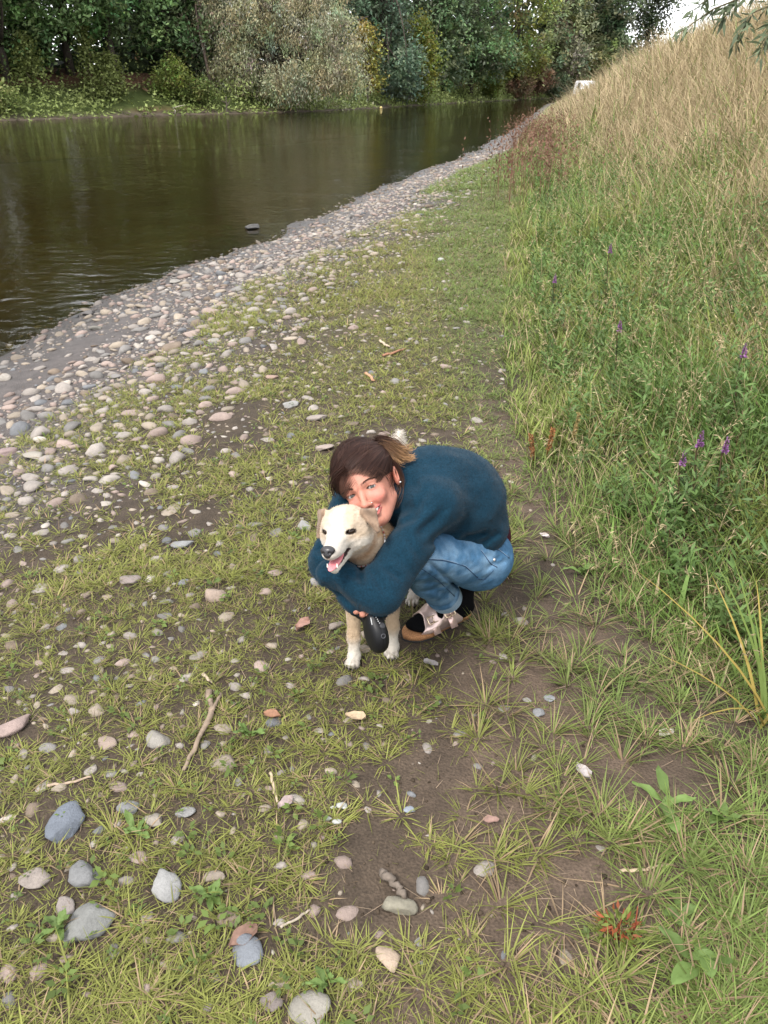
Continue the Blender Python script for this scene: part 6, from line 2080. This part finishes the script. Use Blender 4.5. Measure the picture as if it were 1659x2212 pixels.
def build_woman():
    rng = np.random.default_rng(15)
    r = root('person', (0.2, 2.15, 0), 'crouching person in a dark teal sweater and blue jeans hugging the cream dog', 'person')
    # --- skin
    V, Q, N = sdf_mesh(body_sdf, (-0.30, 1.55, 0.25), (0.24, 2.25, 0.82), 0.0028)
    q = (V - WO) @ WI
    n = fbm3(V, 0.02, 6, 2)[:, None]
    skin = np.array([0.42, 0.185, 0.130])
    C = np.tile(skin, (len(V), 1)) * (0.95 + 0.1 * n)
    def tint(c, rad, col, k):
        nonlocal C
        m = np.exp(-(np.linalg.norm((q - c) / rad, axis=1)) ** 2)[:, None] * k
        C = C + (np.array(col) - C) * m
    for s in (-1, 1):
        tint([s * 0.036, 0.004, -0.036], [0.02, 0.03, 0.017], (0.46, 0.145, 0.115), 0.75)
        tint([s * 0.031, 0.0, -0.014], [0.014, 0.02, 0.006], (0.34, 0.14, 0.115), 0.6)
        tint([s * 0.078, -0.09, -0.006], [0.012, 0.03, 0.03], (0.42, 0.14, 0.095), 0.7)
        # lash line around the eye opening
        e = s_ell(q.astype(np.float32), (s * 0.0312, 0.0045, -0.0005), (0.0125, 0.012, 0.0040), axes((s * 0.35, 1, 0), (s * 0.10, 0, 1)))
        k = (smooth01(-np.abs(e), -0.0026, -0.0008) * np.where(q[:, 2] > -0.0005, 1.0, 0.45) * (q[:, 1] > -0.006))[:, None]
        C = C + (np.array([0.03, 0.016, 0.012]) - C) * k
        tint([s * 0.0075, 0.022, -0.0500], [0.004, 0.006, 0.004], (0.10, 0.03, 0.02), 0.9)
    tint([0, 0.035, -0.042], [0.012, 0.012, 0.01], (0.48, 0.185, 0.14), 0.5)
    lip = np.minimum(s_chain(q.astype(np.float32), np.array(SMILE) + [0, 0.0035, 0.0050], [0.003, 0.0040, 0.0044, 0.0040, 0.003], 0.003),
                     s_chain(q.astype(np.float32), np.array(SMILE) + [0, 0.0025, -0.0065], [0.003, 0.0052, 0.0060, 0.0052, 0.003], 0.003))
    k = smooth01(-lip, -0.0018, 0.0004)[:, None]
    C = C + (np.array([0.36, 0.10, 0.09]) - C) * k
    ins = s_chain(q.astype(np.float32), np.array(SMILE) + [0, 0.003, 0], [0.0016, 0.0046, 0.0054, 0.0046, 0.0016], 0.002) < 0.0004
    C[ins & (q[:, 1] < 0.012)] = (0.09, 0.025, 0.022)
    build('body', V, [Q], vmat('skin', rough=0.52, spec=0.3, var=0.10, nscale=90, bump=0.15, bscale=420, bdist=0.0008, sss=0.12), r, np.clip(C, 0.01, 0.8))
    def hb(name, fn, lo, hi, res, colf, mat, par=r):
        v, qq, nn = sdf_mesh(fn, lo, hi, res)
        c = colf(v) if callable(colf) else np.tile(colf, (len(v), 1))
        return build(name, to_w(v), [qq], mat, par, c)
    # --- eyes look at the camera
    camq = (CAMP - WO) @ WI
    for s in (-1, 1):
        ec = np.array([s * 0.031, -0.0080, 0.0])
        g = unit(camq - ec)
        def ecol(v, ec=ec, g=g):
            a = np.degrees(np.arccos(np.clip(unit(v - ec) @ g, -1, 1)))[:, None]
            c = np.where(a < 12, np.array([0.006, 0.006, 0.006]), np.where(a < 29, np.array([0.036, 0.036, 0.026]), np.array([0.30, 0.27, 0.26])))
            return np.where((a > 25) & (a < 30), np.array([0.03, 0.03, 0.028]), c)
        hb('eye', lambda p, ec=ec: s_sph(p, ec, 0.0121), ec - 0.016, ec + 0.016, 0.0010, ecol, vmat('eyeball', rough=0.08, spec=0.6, var=0.0, coat=0.6))
        # brow: short dark hairs
        t = rng.random(260)
        bx = s * (0.010 + 0.042 * t)
        bz = 0.0175 + 0.0085 * np.sin(np.clip(t * 1.15, 0, 1) * 2.3) - 0.004 * t + rng.normal(size=260) * 0.0013 * (1.3 - t)
        by = np.full(260, 0.03)
        P0 = np.stack([bx, by, bz], 1)
        for _ in range(14):
            P0[:, 1] -= face_sdf(P0.astype(np.float32)) * 0.8
        dirs = np.stack([s * np.ones(260) * 1.0, np.full(260, 0.15), 0.35 - 0.7 * t], 1) + rng.normal(size=(260, 3)) * 0.15
        Vb, Fb, Cb = leaves(P0 + [0, 0.0006, 0], 0.0060, 0.13, np.tile((0.030, 0.018, 0.013), (260, 1)), rng, dirs=dirs, fold=0.0)
        build('eyebrow', to_w(Vb), [Fb], vmat('hair', rough=0.55, spec=0.12, var=0.0), r, Cb)
        t = np.linspace(-1, 1, 30)
        lp = np.stack([s * 0.031 + 0.0120 * t, -0.001 + 0.0055 * (1 - t * t) , 0.0036 * (1 - t * t) + 0.0006], 1)
        dirs = np.stack([0.5 * t, np.full(30, 0.9), np.full(30, 0.55)], 1)
        Vb, Fb, Cb = leaves(lp, 0.0060, 0.16, np.tile((0.015, 0.01, 0.008), (30, 1)), rng, dirs=dirs, fold=0.0)
        build('eyelash', to_w(Vb), [Fb], vmat('hair', rough=0.55, spec=0.12, var=0.0), r, Cb)
    hb('teeth', lambda p: s_chain(p, np.array(SMILE) * [0.86, 1, 1] + [0, -0.0020, 0.0022], [0.0024, 0.0056, 0.0062, 0.0056, 0.0024], 0.002) + 0.0006 * np.abs(np.sin(p[:, 0] * 480)) , (-0.035, -0.015, -0.085), (0.035, 0.022, -0.05), 0.0009, (0.78, 0.74, 0.68), vmat('tooth', rough=0.3, spec=0.5, var=0.05))
    hb('nose_stud', lambda p: s_sph(p, (-0.0180, 0.0190, -0.0405), 0.0017), (-0.024, 0.012, -0.046), (-0.012, 0.026, -0.035), 0.0006, (0.85, 0.85, 0.85), vmat('chain_steel', rough=0.3, metallic=0.9))
    hb('earring', lambda p: s_sph(p, (-0.0835, -0.084, -0.030), 0.0030), (-0.0895, -0.090, -0.036), (-0.0775, -0.078, -0.024), 0.0008, (0.85, 0.82, 0.78), vmat('chain_steel', rough=0.3, metallic=0.9))
    build_hair(r, rng)
    # --- sweater
    V, Q, N = sdf_mesh(sweater_sdf, (-0.34, 1.55, 0.22), (0.52, 2.42, 0.84), 0.0052)
    V = V - N * ((fbm3(V * [1, 1, 1.6], 0.085, 44, 3) - 0.5) * 0.015)[:, None]
    n1 = fbm3(V, 0.03, 91, 3)[:, None]
    C = np.array([0.0040, 0.0215, 0.0375]) * (0.85 + 0.3 * n1)
    wool = vmat('teal_wool', rough=0.95, spec=0.12, var=0.42, nscale=230, bump=0.55, bscale=260, sheen=0.06, bdist=0.0022)
    sw = build('sweater', V, [Q], wool, r, C)
    T, F3, CC = fibres(rng, V, N, C * 1.5, 80000, 0.0095, 0.0005, np.array([0.2, 0.1, -0.5]), 0.5, None, 0.7)
    build('wool_fuzz', T, [F3], vmat('wool_fibre', rough=0.95, spec=0.1, var=0.0), sw, CC, smooth=False)
    # --- maroon shirt hem showing at the back
    def shirt(p):
        d = s_cone(p, PX(1022, 1140, 2.47), PX(1038, 1158, 2.50), 0.098, 0.096)
        return d
    V, Q, N = sdf_mesh(shirt, PX(1048, 1165, 2.5) - 0.16, PX(1048, 1165, 2.5) + 0.16, 0.008)
    build('undershirt', V, [Q], vmat('maroon_cotton', rough=0.9, spec=0.1, var=0.2, nscale=120), r, np.tile((0.045, 0.008, 0.012), (len(V), 1)))
    build_jeans(r, rng)
    build_foot(r, HEEL, TOE, True)
    build_foot(r, HEEL2, TOE2, False)

WRK = axes((-0.82, -0.57, 0.0), (0, 0, 1))
def build_jeans(r, rng):
    V, Q, N = sdf_mesh(jeans_sdf, (-0.02, 1.72, 0.02), (0.52, 2.72, 0.62), 0.0048)
    V = V - N * ((fbm3(V @ WRK.T * [1, 1, 3.0], 0.05, 52, 3) - 0.5) * 0.004)[:, None]
    n = fbm3(V, 0.045, 17, 3)[:, None]
    n2 = fbm3(V, 0.008, 27, 2)[:, None]
    C = np.array([0.050, 0.125, 0.222]) * (0.7 + 0.6 * n) * (0.7 + 0.6 * n2)
    fade = np.exp(-(s_cone(V.astype(np.float32), HIP_N + C_B * .06, KNEE_N + C_B * .04, 0.02, 0.02) / 0.045) ** 2)[:, None]
    fade2 = np.exp(-(s_cone(V.astype(np.float32), KNEE_N + C_B * .05, ANK_N + C_B * .03, 0.015, 0.015) / 0.035) ** 2)[:, None]
    C = C + (np.array([0.24, 0.35, 0.45]) - C) * np.maximum(fade, fade2) * 0.7 * smooth01(n, 0.30, 0.68)
    a = unit(CALF_N - ANK_N)
    s = (V - ANK_N) @ a
    cf = (np.linalg.norm(V - ANK_N, axis=1) < 0.1) & (s < 0.040)
    C[cf] = np.array([0.24, 0.33, 0.43]) * (0.9 + 0.2 * n2[cf])
    denim = vmat('blue_denim', rough=0.9, spec=0.15, var=0.22, nscale=420, bump=0.35, bscale=600, bdist=0.0012)
    j = build('jeans', V, [Q], denim, r, np.clip(C, 0.01, 0.6))
    def march(px, py):
        c = PX(px, py, 2.1)
        dv = unit(c - CAMP)
        for _ in range(60):
            dd = float(jeans_sdf(c[None].astype(np.float32))[0])
            c = c + dv * dd * 0.8
            if dd < 0.0006: break
        return c
    for pts in ([(914, 1208), (960, 1211), (1005, 1223), (1032, 1248)], [(1040, 1190), (1060, 1218), (1074, 1226)], [(908, 1226), (945, 1252), (982, 1288)], [(1052, 1178), (1080, 1190), (1100, 1206)], [(1030, 1250), (1046, 1253), (1066, 1232)]):
        s_ = np.linspace(0, len(pts) - 1, 14)
        pp = np.stack([np.interp(s_, np.arange(len(pts)), np.array(pts, float)[:, k]) for k in (0, 1)], 1)
        P = np.array([march(*q_) for q_ in pp])
        keep = np.linalg.norm(np.diff(P, axis=0, prepend=P[:1]), axis=1) < 0.06
        P = P[keep]
        if len(P) < 3: continue
        V2, Fs = tube(P, 0.0014, 6); bg = Bag(); bg.addm(V2, Fs, (0.025, 0.055, 0.11)); sm = bg.build('seam', denim, j)
        V2, Fs = tube(P + C_U * 0.0026 + C_B * 0.0003, 0.0008, 6); bg = Bag(); bg.addm(V2, Fs, (0.20, 0.27, 0.35)); bg.build('stitching', denim, sm)
    # waistband edge and rivet
    w0 = PX(1102, 1182, 2.50)
    pts = np.array([PX(1086, 1176, 2.43), PX(1100, 1182, 2.47), PX(1104, 1196, 2.50), PX(1100, 1210, 2.50)])
    V2, Fs = tube(pts, [0.005, 0.006, 0.006, 0.004], 8, flat=1.6)
    bg = Bag(); bg.addm(V2, Fs, (0.25, 0.34, 0.46)); bg.build('waistband', denim, j)
    c = PX(1067, 1209, 2.36)
    for _ in range(40):
        dd = float(jeans_sdf(c[None].astype(np.float32))[0])
        if abs(dd) < 0.0005: break
        c = c + unit(c - CAMP) * dd * 0.8
    V2, Fs = tube([c, c + C_B * 0.003], 0.0045, 12); bg = Bag(); bg.addm(V2, Fs, (0.7, 0.62, 0.55)); bg.build('rivet', vmat('steel', rough=0.4, metallic=0.8), j)

# ------------------------------------------------------------------ hair
CAP_C, CAP_R = np.array([0, -0.088, 0.038]), np.array([0.0840, 0.108, 0.110])
def ribbon(path, nrm, width, c0, c1):
    """path (m,k,3), nrm (m,k,3): m flat strands"""
    m, k = path.shape[:2]
    tn = unit(np.gradient(path, axis=1))
    s = unit(np.cross(tn, nrm))
    w = width[:, None] * np.concatenate([[0.5], np.ones(k - 3), [0.7, 0.12]])[None, :] * 0.5
    V = np.stack([path - s * w[..., None], path + s * w[..., None]], 2).reshape(m, 2 * k, 3)
    t = np.repeat(np.linspace(0, 1, k), 2)[None, :, None]
    C = c0[:, None] * (1 - t) + c1[:, None] * t
    i = (np.arange(m)[:, None] * 2 * k + 2 * np.arange(k - 1)[None]).ravel()
    return V.reshape(-1, 3), np.stack([i, i + 1, i + 3, i + 2], 1), C.reshape(-1, 3)

def build_hair(r, rng):
    dark = np.array([0.034, 0.0165, 0.0128])
    mat = vmat('hair', rough=0.55, spec=0.12, var=0.0)
    def cap(p):
        d = s_ell(p, CAP_C, CAP_R)
        face = s_ell(p, (0.013, 0.045, -0.031), (0.079, 0.100, 0.103))
        d = smax(d, -face, 0.012)
        low = -(p[:, 2] - 0.008 - 0.8 * np.minimum(p[:, 1] + 0.09, 0.0))                    # open below the ears
        d = smax(d, low, 0.015)
        d = smax(d, -s_ell(p, (-0.092, -0.086, -0.016), (0.032, 0.026, 0.034)), 0.008)
        return d
    v, qd, nn = sdf_mesh(cap, CAP_C - CAP_R - 0.02, CAP_C + CAP_R + 0.02, 0.0036)
    st = np.sin((np.arctan2(v[:, 0], v[:, 2] + 0.1) * 40 + fbm3(v, 0.02, 3) * 6))
    hair = build('hair', to_w(v), [qd], mat, r, dark * (0.75 + 0.18 * st[:, None]))
    K = (PX(838, 962, 2.19) - WO) @ WI
    kd = (K - CAP_C) / CAP_R
    k0 = unit(kd)
    m, k = 4600, 9
    z = unit(rng.normal(size=(m * 4, 3)))
    P = CAP_C + z * CAP_R
    ok = cap((P * 0.985 + CAP_C * 0.015).astype(np.float32)) < 0.004
    z = z[ok][:m]; m = len(z)
    part = 0.25
    sg = np.sign(z[:, 0] - part - 0.15 * rng.normal(size=m))
    t = np.linspace(0, 1, k)
    om = np.arccos(np.clip(z @ k0, -0.999, 0.999))[:, None, None]
    L = (0.45 + 0.55 * rng.random(m))[:, None] 
    tt = (t[None] * L)[..., None]
    path = (np.sin((1 - tt) * om) * z[:, None] + np.sin(tt * om) * k0) / np.sin(om)
    bow = np.sin(np.pi * tt) * 0.20 * sg[:, None, None] * np.clip(om / 1.6, 0, 1)
    path = unit(path + bow * np.array([1, 0, -0.35]))
    rad = 1.0 + (0.010 + 0.055 * rng.random((m, 1, 1)) ** 2) + 0.025 * np.sin(np.pi * tt) + 0.012 * np.sin(tt * 9 + rng.random((m, 1, 1)) * 6)
    W = CAP_C + path * CAP_R * rad
    # keep strands off the face
    fc = s_ell(W.reshape(-1, 3).astype(np.float32), (0.013, 0.045, -0.031), (0.076, 0.097, 0.100)).reshape(m, k).min(1) > 0
    for s_ in (-1,):
        fc &= s_ell(W.reshape(-1, 3).astype(np.float32), (s_ * 0.094, -0.084, -0.018), (0.030, 0.024, 0.032)).reshape(m, k).min(1) > 0
    W, path, z, m = W[fc], path[fc], z[fc], int(fc.sum())
    nr = unit(path / CAP_R)
    f = 0.6 + 0.9 * rng.random((m, 1)) ** 1.5
    V, F, C = ribbon(W, nr, 0.0009 + 0.0013 * rng.random(m), dark * f * 0.9, dark * f * 1.1)
    bag = Bag(); bag.add(to_w(V), F, C)
    # fine hairs that soften the hairline
    zz = unit(rng.normal(size=(160000, 3)) * [1, 1, 1])
    zz = zz[(zz[:, 1] > -0.2) & (zz[:, 2] > -0.35)]
    Pz = (CAP_C + zz * CAP_R * 0.985).astype(np.float32)
    fe = s_ell(Pz, (0.013, 0.045, -0.031), (0.079, 0.100, 0.103))
    pick = (fe > -0.010 * rng.random(len(zz)) ** 1.6) & (fe < 0.012) & (Pz[:, 2] > 0.008 + 0.8 * np.minimum(Pz[:, 1] + 0.09, 0.0) - 0.014 * rng.random(len(zz)))
    zz = zz[pick][:2200]; mm = len(zz)
    tq = (np.linspace(0, 1, k)[None] * (0.16 + 0.25 * rng.random((mm, 1))))[..., None]
    om2 = np.arccos(np.clip(zz @ k0, -0.999, 0.999))[:, None, None]
    ph = unit((np.sin((1 - tq) * om2) * zz[:, None] + np.sin(tq * om2) * k0) / np.sin(om2) + np.sin(np.pi * tq) * 0.10 * np.sign(zz[:, 0] - part)[:, None, None] * np.array([1, 0, -0.2]))
    W2 = CAP_C + ph * CAP_R * (0.975 + 0.05 * np.sqrt(tq / tq.max()))
    sk = np.array([0.20, 0.10, 0.07])
    V, F, C = ribbon(W2, unit(ph / CAP_R), np.full(mm, 0.0009), np.tile(sk * 0.6 + dark * 0.4, (mm, 1)), np.tile(dark, (mm, 1)))
    bag.add(to_w(V), F, C)
    # hairline fringe swept from the forehead to the sides
    def lock(pts, ts, n, spread, c0, c1, w=0.0016, vary=False):
        A = np.array([PX(a, b, t_) for (a, b), t_ in zip(pts, ts)])
        s = np.linspace(0, len(A) - 1, 14)
        # smooth by quadratic resampling
        base = np.stack([np.interp(s, np.arange(len(A)), A[:, j]) for j in range(3)], 1)
        for _ in range(3):
            base[1:-1] = (base[:-2] + 2 * base[1:-1] + base[2:]) / 4
        off = rng.normal(size=(n, 1, 3)) * np.linspace(spread[0], spread[1], 14)[None, :, None]
        ph = np.sin(np.linspace(0, 4, 14)[None, :, None] + rng.random((n, 1, 3)) * 6) * spread[1] * 0.5
        Pth = base[None] + off + ph * np.linspace(0, 1, 14)[None, :, None]
        if vary:
            fr = (0.55 + 0.5 * rng.random(n))[:, None] * np.linspace(0, 13, 14)[None]
            i0 = np.clip(fr.astype(int), 0, 12); w_ = (fr - i0)[..., None]
            ar = np.arange(n)[:, None]
            Pth = Pth[ar, i0] * (1 - w_) + Pth[ar, i0 + 1] * w_
            Pth = Pth + np.sin(np.linspace(0, 7, 14)[None, :, None] + rng.random((n, 1, 3)) * 6) * 0.0035 * np.linspace(0, 1, 14)[None, :, None]
        nr_ = np.tile(C_B, (n, 14, 1)) + rng.normal(size=(n, 1, 3)) * 0.4
        ff = 0.7 + 0.7 * rng.random((n, 1))
        V, F, C = ribbon(Pth, nr_, np.full(n, w) * (0.6 + 0.8 * rng.random(n)), np.array(c0) * ff, np.array(c1) * ff)
        bag.add(V, F, C)
    br = (0.075, 0.042, 0.028)
    lock([(850, 1000), (861, 1022), (866, 1046), (861, 1072), (850, 1092)], [2.15, 2.17, 2.18, 2.18, 2.17], 130, (0.005, 0.007), dark, br, 0.0010)
    lock([(806, 1010), (826, 1018), (840, 1034), (845, 1052), (848, 1068)], [2.045, 2.065, 2.09, 2.11, 2.12], 10, (0.002, 0.005), dark, br, 0.0007)
    lock([(744, 1012), (722, 1030), (718, 1050), (726, 1068)], [2.05, 2.10, 2.14, 2.16], 50, (0.005, 0.006), dark, dark, 0.0011)
    lock([(752, 1018), (764, 1034), (772, 1052), (774, 1066)], [2.02, 2.01, 2.0, 2.0], 3, (0.002, 0.003), br, br, 0.0005)
    # flyaways around the crown
    zf = unit(rng.normal(size=(900, 3))); zf = zf[(zf[:, 2] > 0.1)][:330]; mf = len(zf)
    tf = np.linspace(0, 1, 10)[None, :, None]
    dirf = unit(k0 - zf * (zf @ k0)[:, None] + rng.normal(size=(mf, 3)) * 0.6)
    pf = zf[:, None] + dirf[:, None] * tf * (0.25 + 0.5 * rng.random((mf, 1, 1))) + zf[:, None] * (0.04 + 0.10 * rng.random((mf, 1, 1)) * tf)
    V, F, C = ribbon(CAP_C + pf * CAP_R, np.repeat(zf[:, None], 10, 1), np.full(mf, 0.00055), np.tile(dark, (mf, 1)), np.tile(np.array(br), (mf, 1)))
    V = to_w(V)
    bag.add(V, F, C)
    bag.build('strands', mat, hair)
    # pony tail, blond towards its ends
    bag = Bag()
    blond = (0.33, 0.19, 0.09)
    lock([(812, 948), (838, 948), (860, 960), (874, 978), (878, 984)], [2.16, 2.20, 2.24, 2.26, 2.26], 200, (0.007, 0.005), dark, (0.16, 0.085, 0.05), 0.0009, True)
    lock([(820, 958), (846, 964), (866, 972), (880, 972), (890, 966)], [2.16, 2.19, 2.22, 2.24, 2.25], 110, (0.008, 0.005), (0.10, 0.055, 0.035), blond, 0.0009, True)
    lock([(830, 964), (854, 980), (872, 990), (886, 992), (897, 987)], [2.16, 2.18, 2.19, 2.2, 2.2], 130, (0.008, 0.003), (0.12, 0.065, 0.04), blond, 0.0009, True)
    lock([(834, 974), (852, 992), (862, 1000), (874, 998)], [2.16, 2.17, 2.18, 2.19], 40, (0.006, 0.005), (0.10, 0.055, 0.035), blond, 0.0009, True)
    bag.build('ponytail', mat, hair)

# ------------------------------------------------------------------ retractable leash
def build_leash():
    c = PX(812, 1366, 2.085)
    g = unit(GRIP_B - GRIP_A)
    up = unit(PX(802, 1330, 2.08) - PX(818, 1402, 2.09))
    nz = unit(np.cross(C_R, up) + 0.0)                 # roughly towards the camera
    nz = unit(C_B * 0.75 + C_R * 0.35 - up * ((C_B * 0.75 + C_R * 0.35) @ up))
    sd = np.cross(up, nz)
    r = root('leash_handle', c - up * 0.06, 'black retractable dog leash handle held between the dog\'s front legs', 'leash')
    R = np.stack([sd, nz, up], 1)
    Rf = R.astype(np.float32)
    def case(p):
        q = (p - c.astype(np.float32)) @ Rf
        d = s_ell(q, (0, 0, -0.004), (0.034, 0.044, 0.053))
        d = smin(d, s_cone(q, (0, -0.004, 0.0), (0.0, 0.006, 0.045), 0.024, 0.0165), 0.02)
        d = smax(d, np.abs(q[:, 0]) - 0.0255, 0.012)
        d = d + 0.0012 * np.exp(-(q[:, 0] / 0.0012) ** 2) * (q[:, 1] > 0)       # parting line
        return d
    def loop(p):
        pts = [c + up * 0.036 + nz * 0.010, GRIP_B + g * 0.01, GRIP_A - g * 0.004, GRIP_A - g * 0.012 - C_U * 0.02 - C_B * .02, c + up * 0.028 - nz * 0.022]
        return s_chain(p, pts, [0.012, 0.0105, 0.0105, 0.010, 0.013], 0.008)
    f = lambda p: smin(case(p), loop(p), 0.012)
    V, Q, N = sdf_mesh(f, c - 0.12, c + 0.13, 0.0020)
    blk = vmat('black_plastic', rough=0.45, spec=0.22, var=0.08, nscale=120, bump=0.08, bscale=700, bdist=0.0006)
    build('casing', V, [Q], blk, r, np.tile((0.007, 0.007, 0.008), (len(V), 1)))
    def on_surface(px, py):
        p = PX(px, py, 1.98)
        d = unit(p - CAMP)
        for _ in range(60):
            h = float(f(p[None].astype(np.float32))[0])
            p = p + d * h * 0.8
            if h < 0.0003: break
        e = 0.002
        nrm = unit(np.array([f((p + np.eye(3)[k] * e)[None].astype(np.float32))[0] - f((p - np.eye(3)[k] * e)[None].astype(np.float32))[0] for k in range(3)]))
        return p, nrm
    p, nrm = on_surface(826, 1352)
    V2, Fs = tube([p - nrm * 0.004, p + nrm * 0.003, p + nrm * 0.0042], [0.0085, 0.0080, 0.0055], 16); bg = Bag(); bg.addm(V2, Fs, (0.035, 0.035, 0.038)); bg.build('brake_button', blk, r)
    p, nrm = on_surface(828, 1374)
    a = np.linspace(0, 2 * np.pi, 17)
    s1 = unit(np.cross(nrm, up)); s2 = np.cross(nrm, s1)
    ring = p + nrm * 0.0005 + (np.cos(a)[:, None] * s1 + np.sin(a)[:, None] * s2) * 0.0055
    V2, Fs = tube(ring, 0.0016, 6, cap=False); bg = Bag(); bg.addm(V2, Fs, (0.05, 0.05, 0.055)); bg.build('lock_ring', blk, r)
    # pale printed mark
    p0, n0 = on_surface(801, 1334); p1, n1 = on_surface(804, 1350)
    V2, Fs = tube([p0 + n0 * 0.0002, p1 + n1 * 0.0002], 0.0013, 6, flat=0.4); bg = Bag(); bg.addm(V2, Fs, (0.5, 0.5, 0.5)); bg.build('printed_mark', vmat('plastic', rough=0.4), r)
    # bead chain
    for k, (px, py) in enumerate([(812, 1334), (815, 1338), (817, 1342), (820, 1346), (823, 1349)]):
        p, nrm = on_surface(px, py)
        v, f_ = ico(1); bg = Bag(); bg.addm(v * 0.0019 + p + nrm * 0.001, [f_], (0.6, 0.6, 0.6)); bg.build('bead', vmat('chain_steel', rough=0.3, metallic=0.9), r)
# ------------------------------------------------------------------ build
build_ground()
build_far_bank()
build_water()
build_far_vegetation()
build_van()
build_stones()
build_crumbs()
build_turf()
build_tall_grass()
build_plants()
build_debris()
build_dog()
build_woman()
build_leash()
for o in bpy.data.objects:
    if '_org' in o.keys():
        del o['_org']
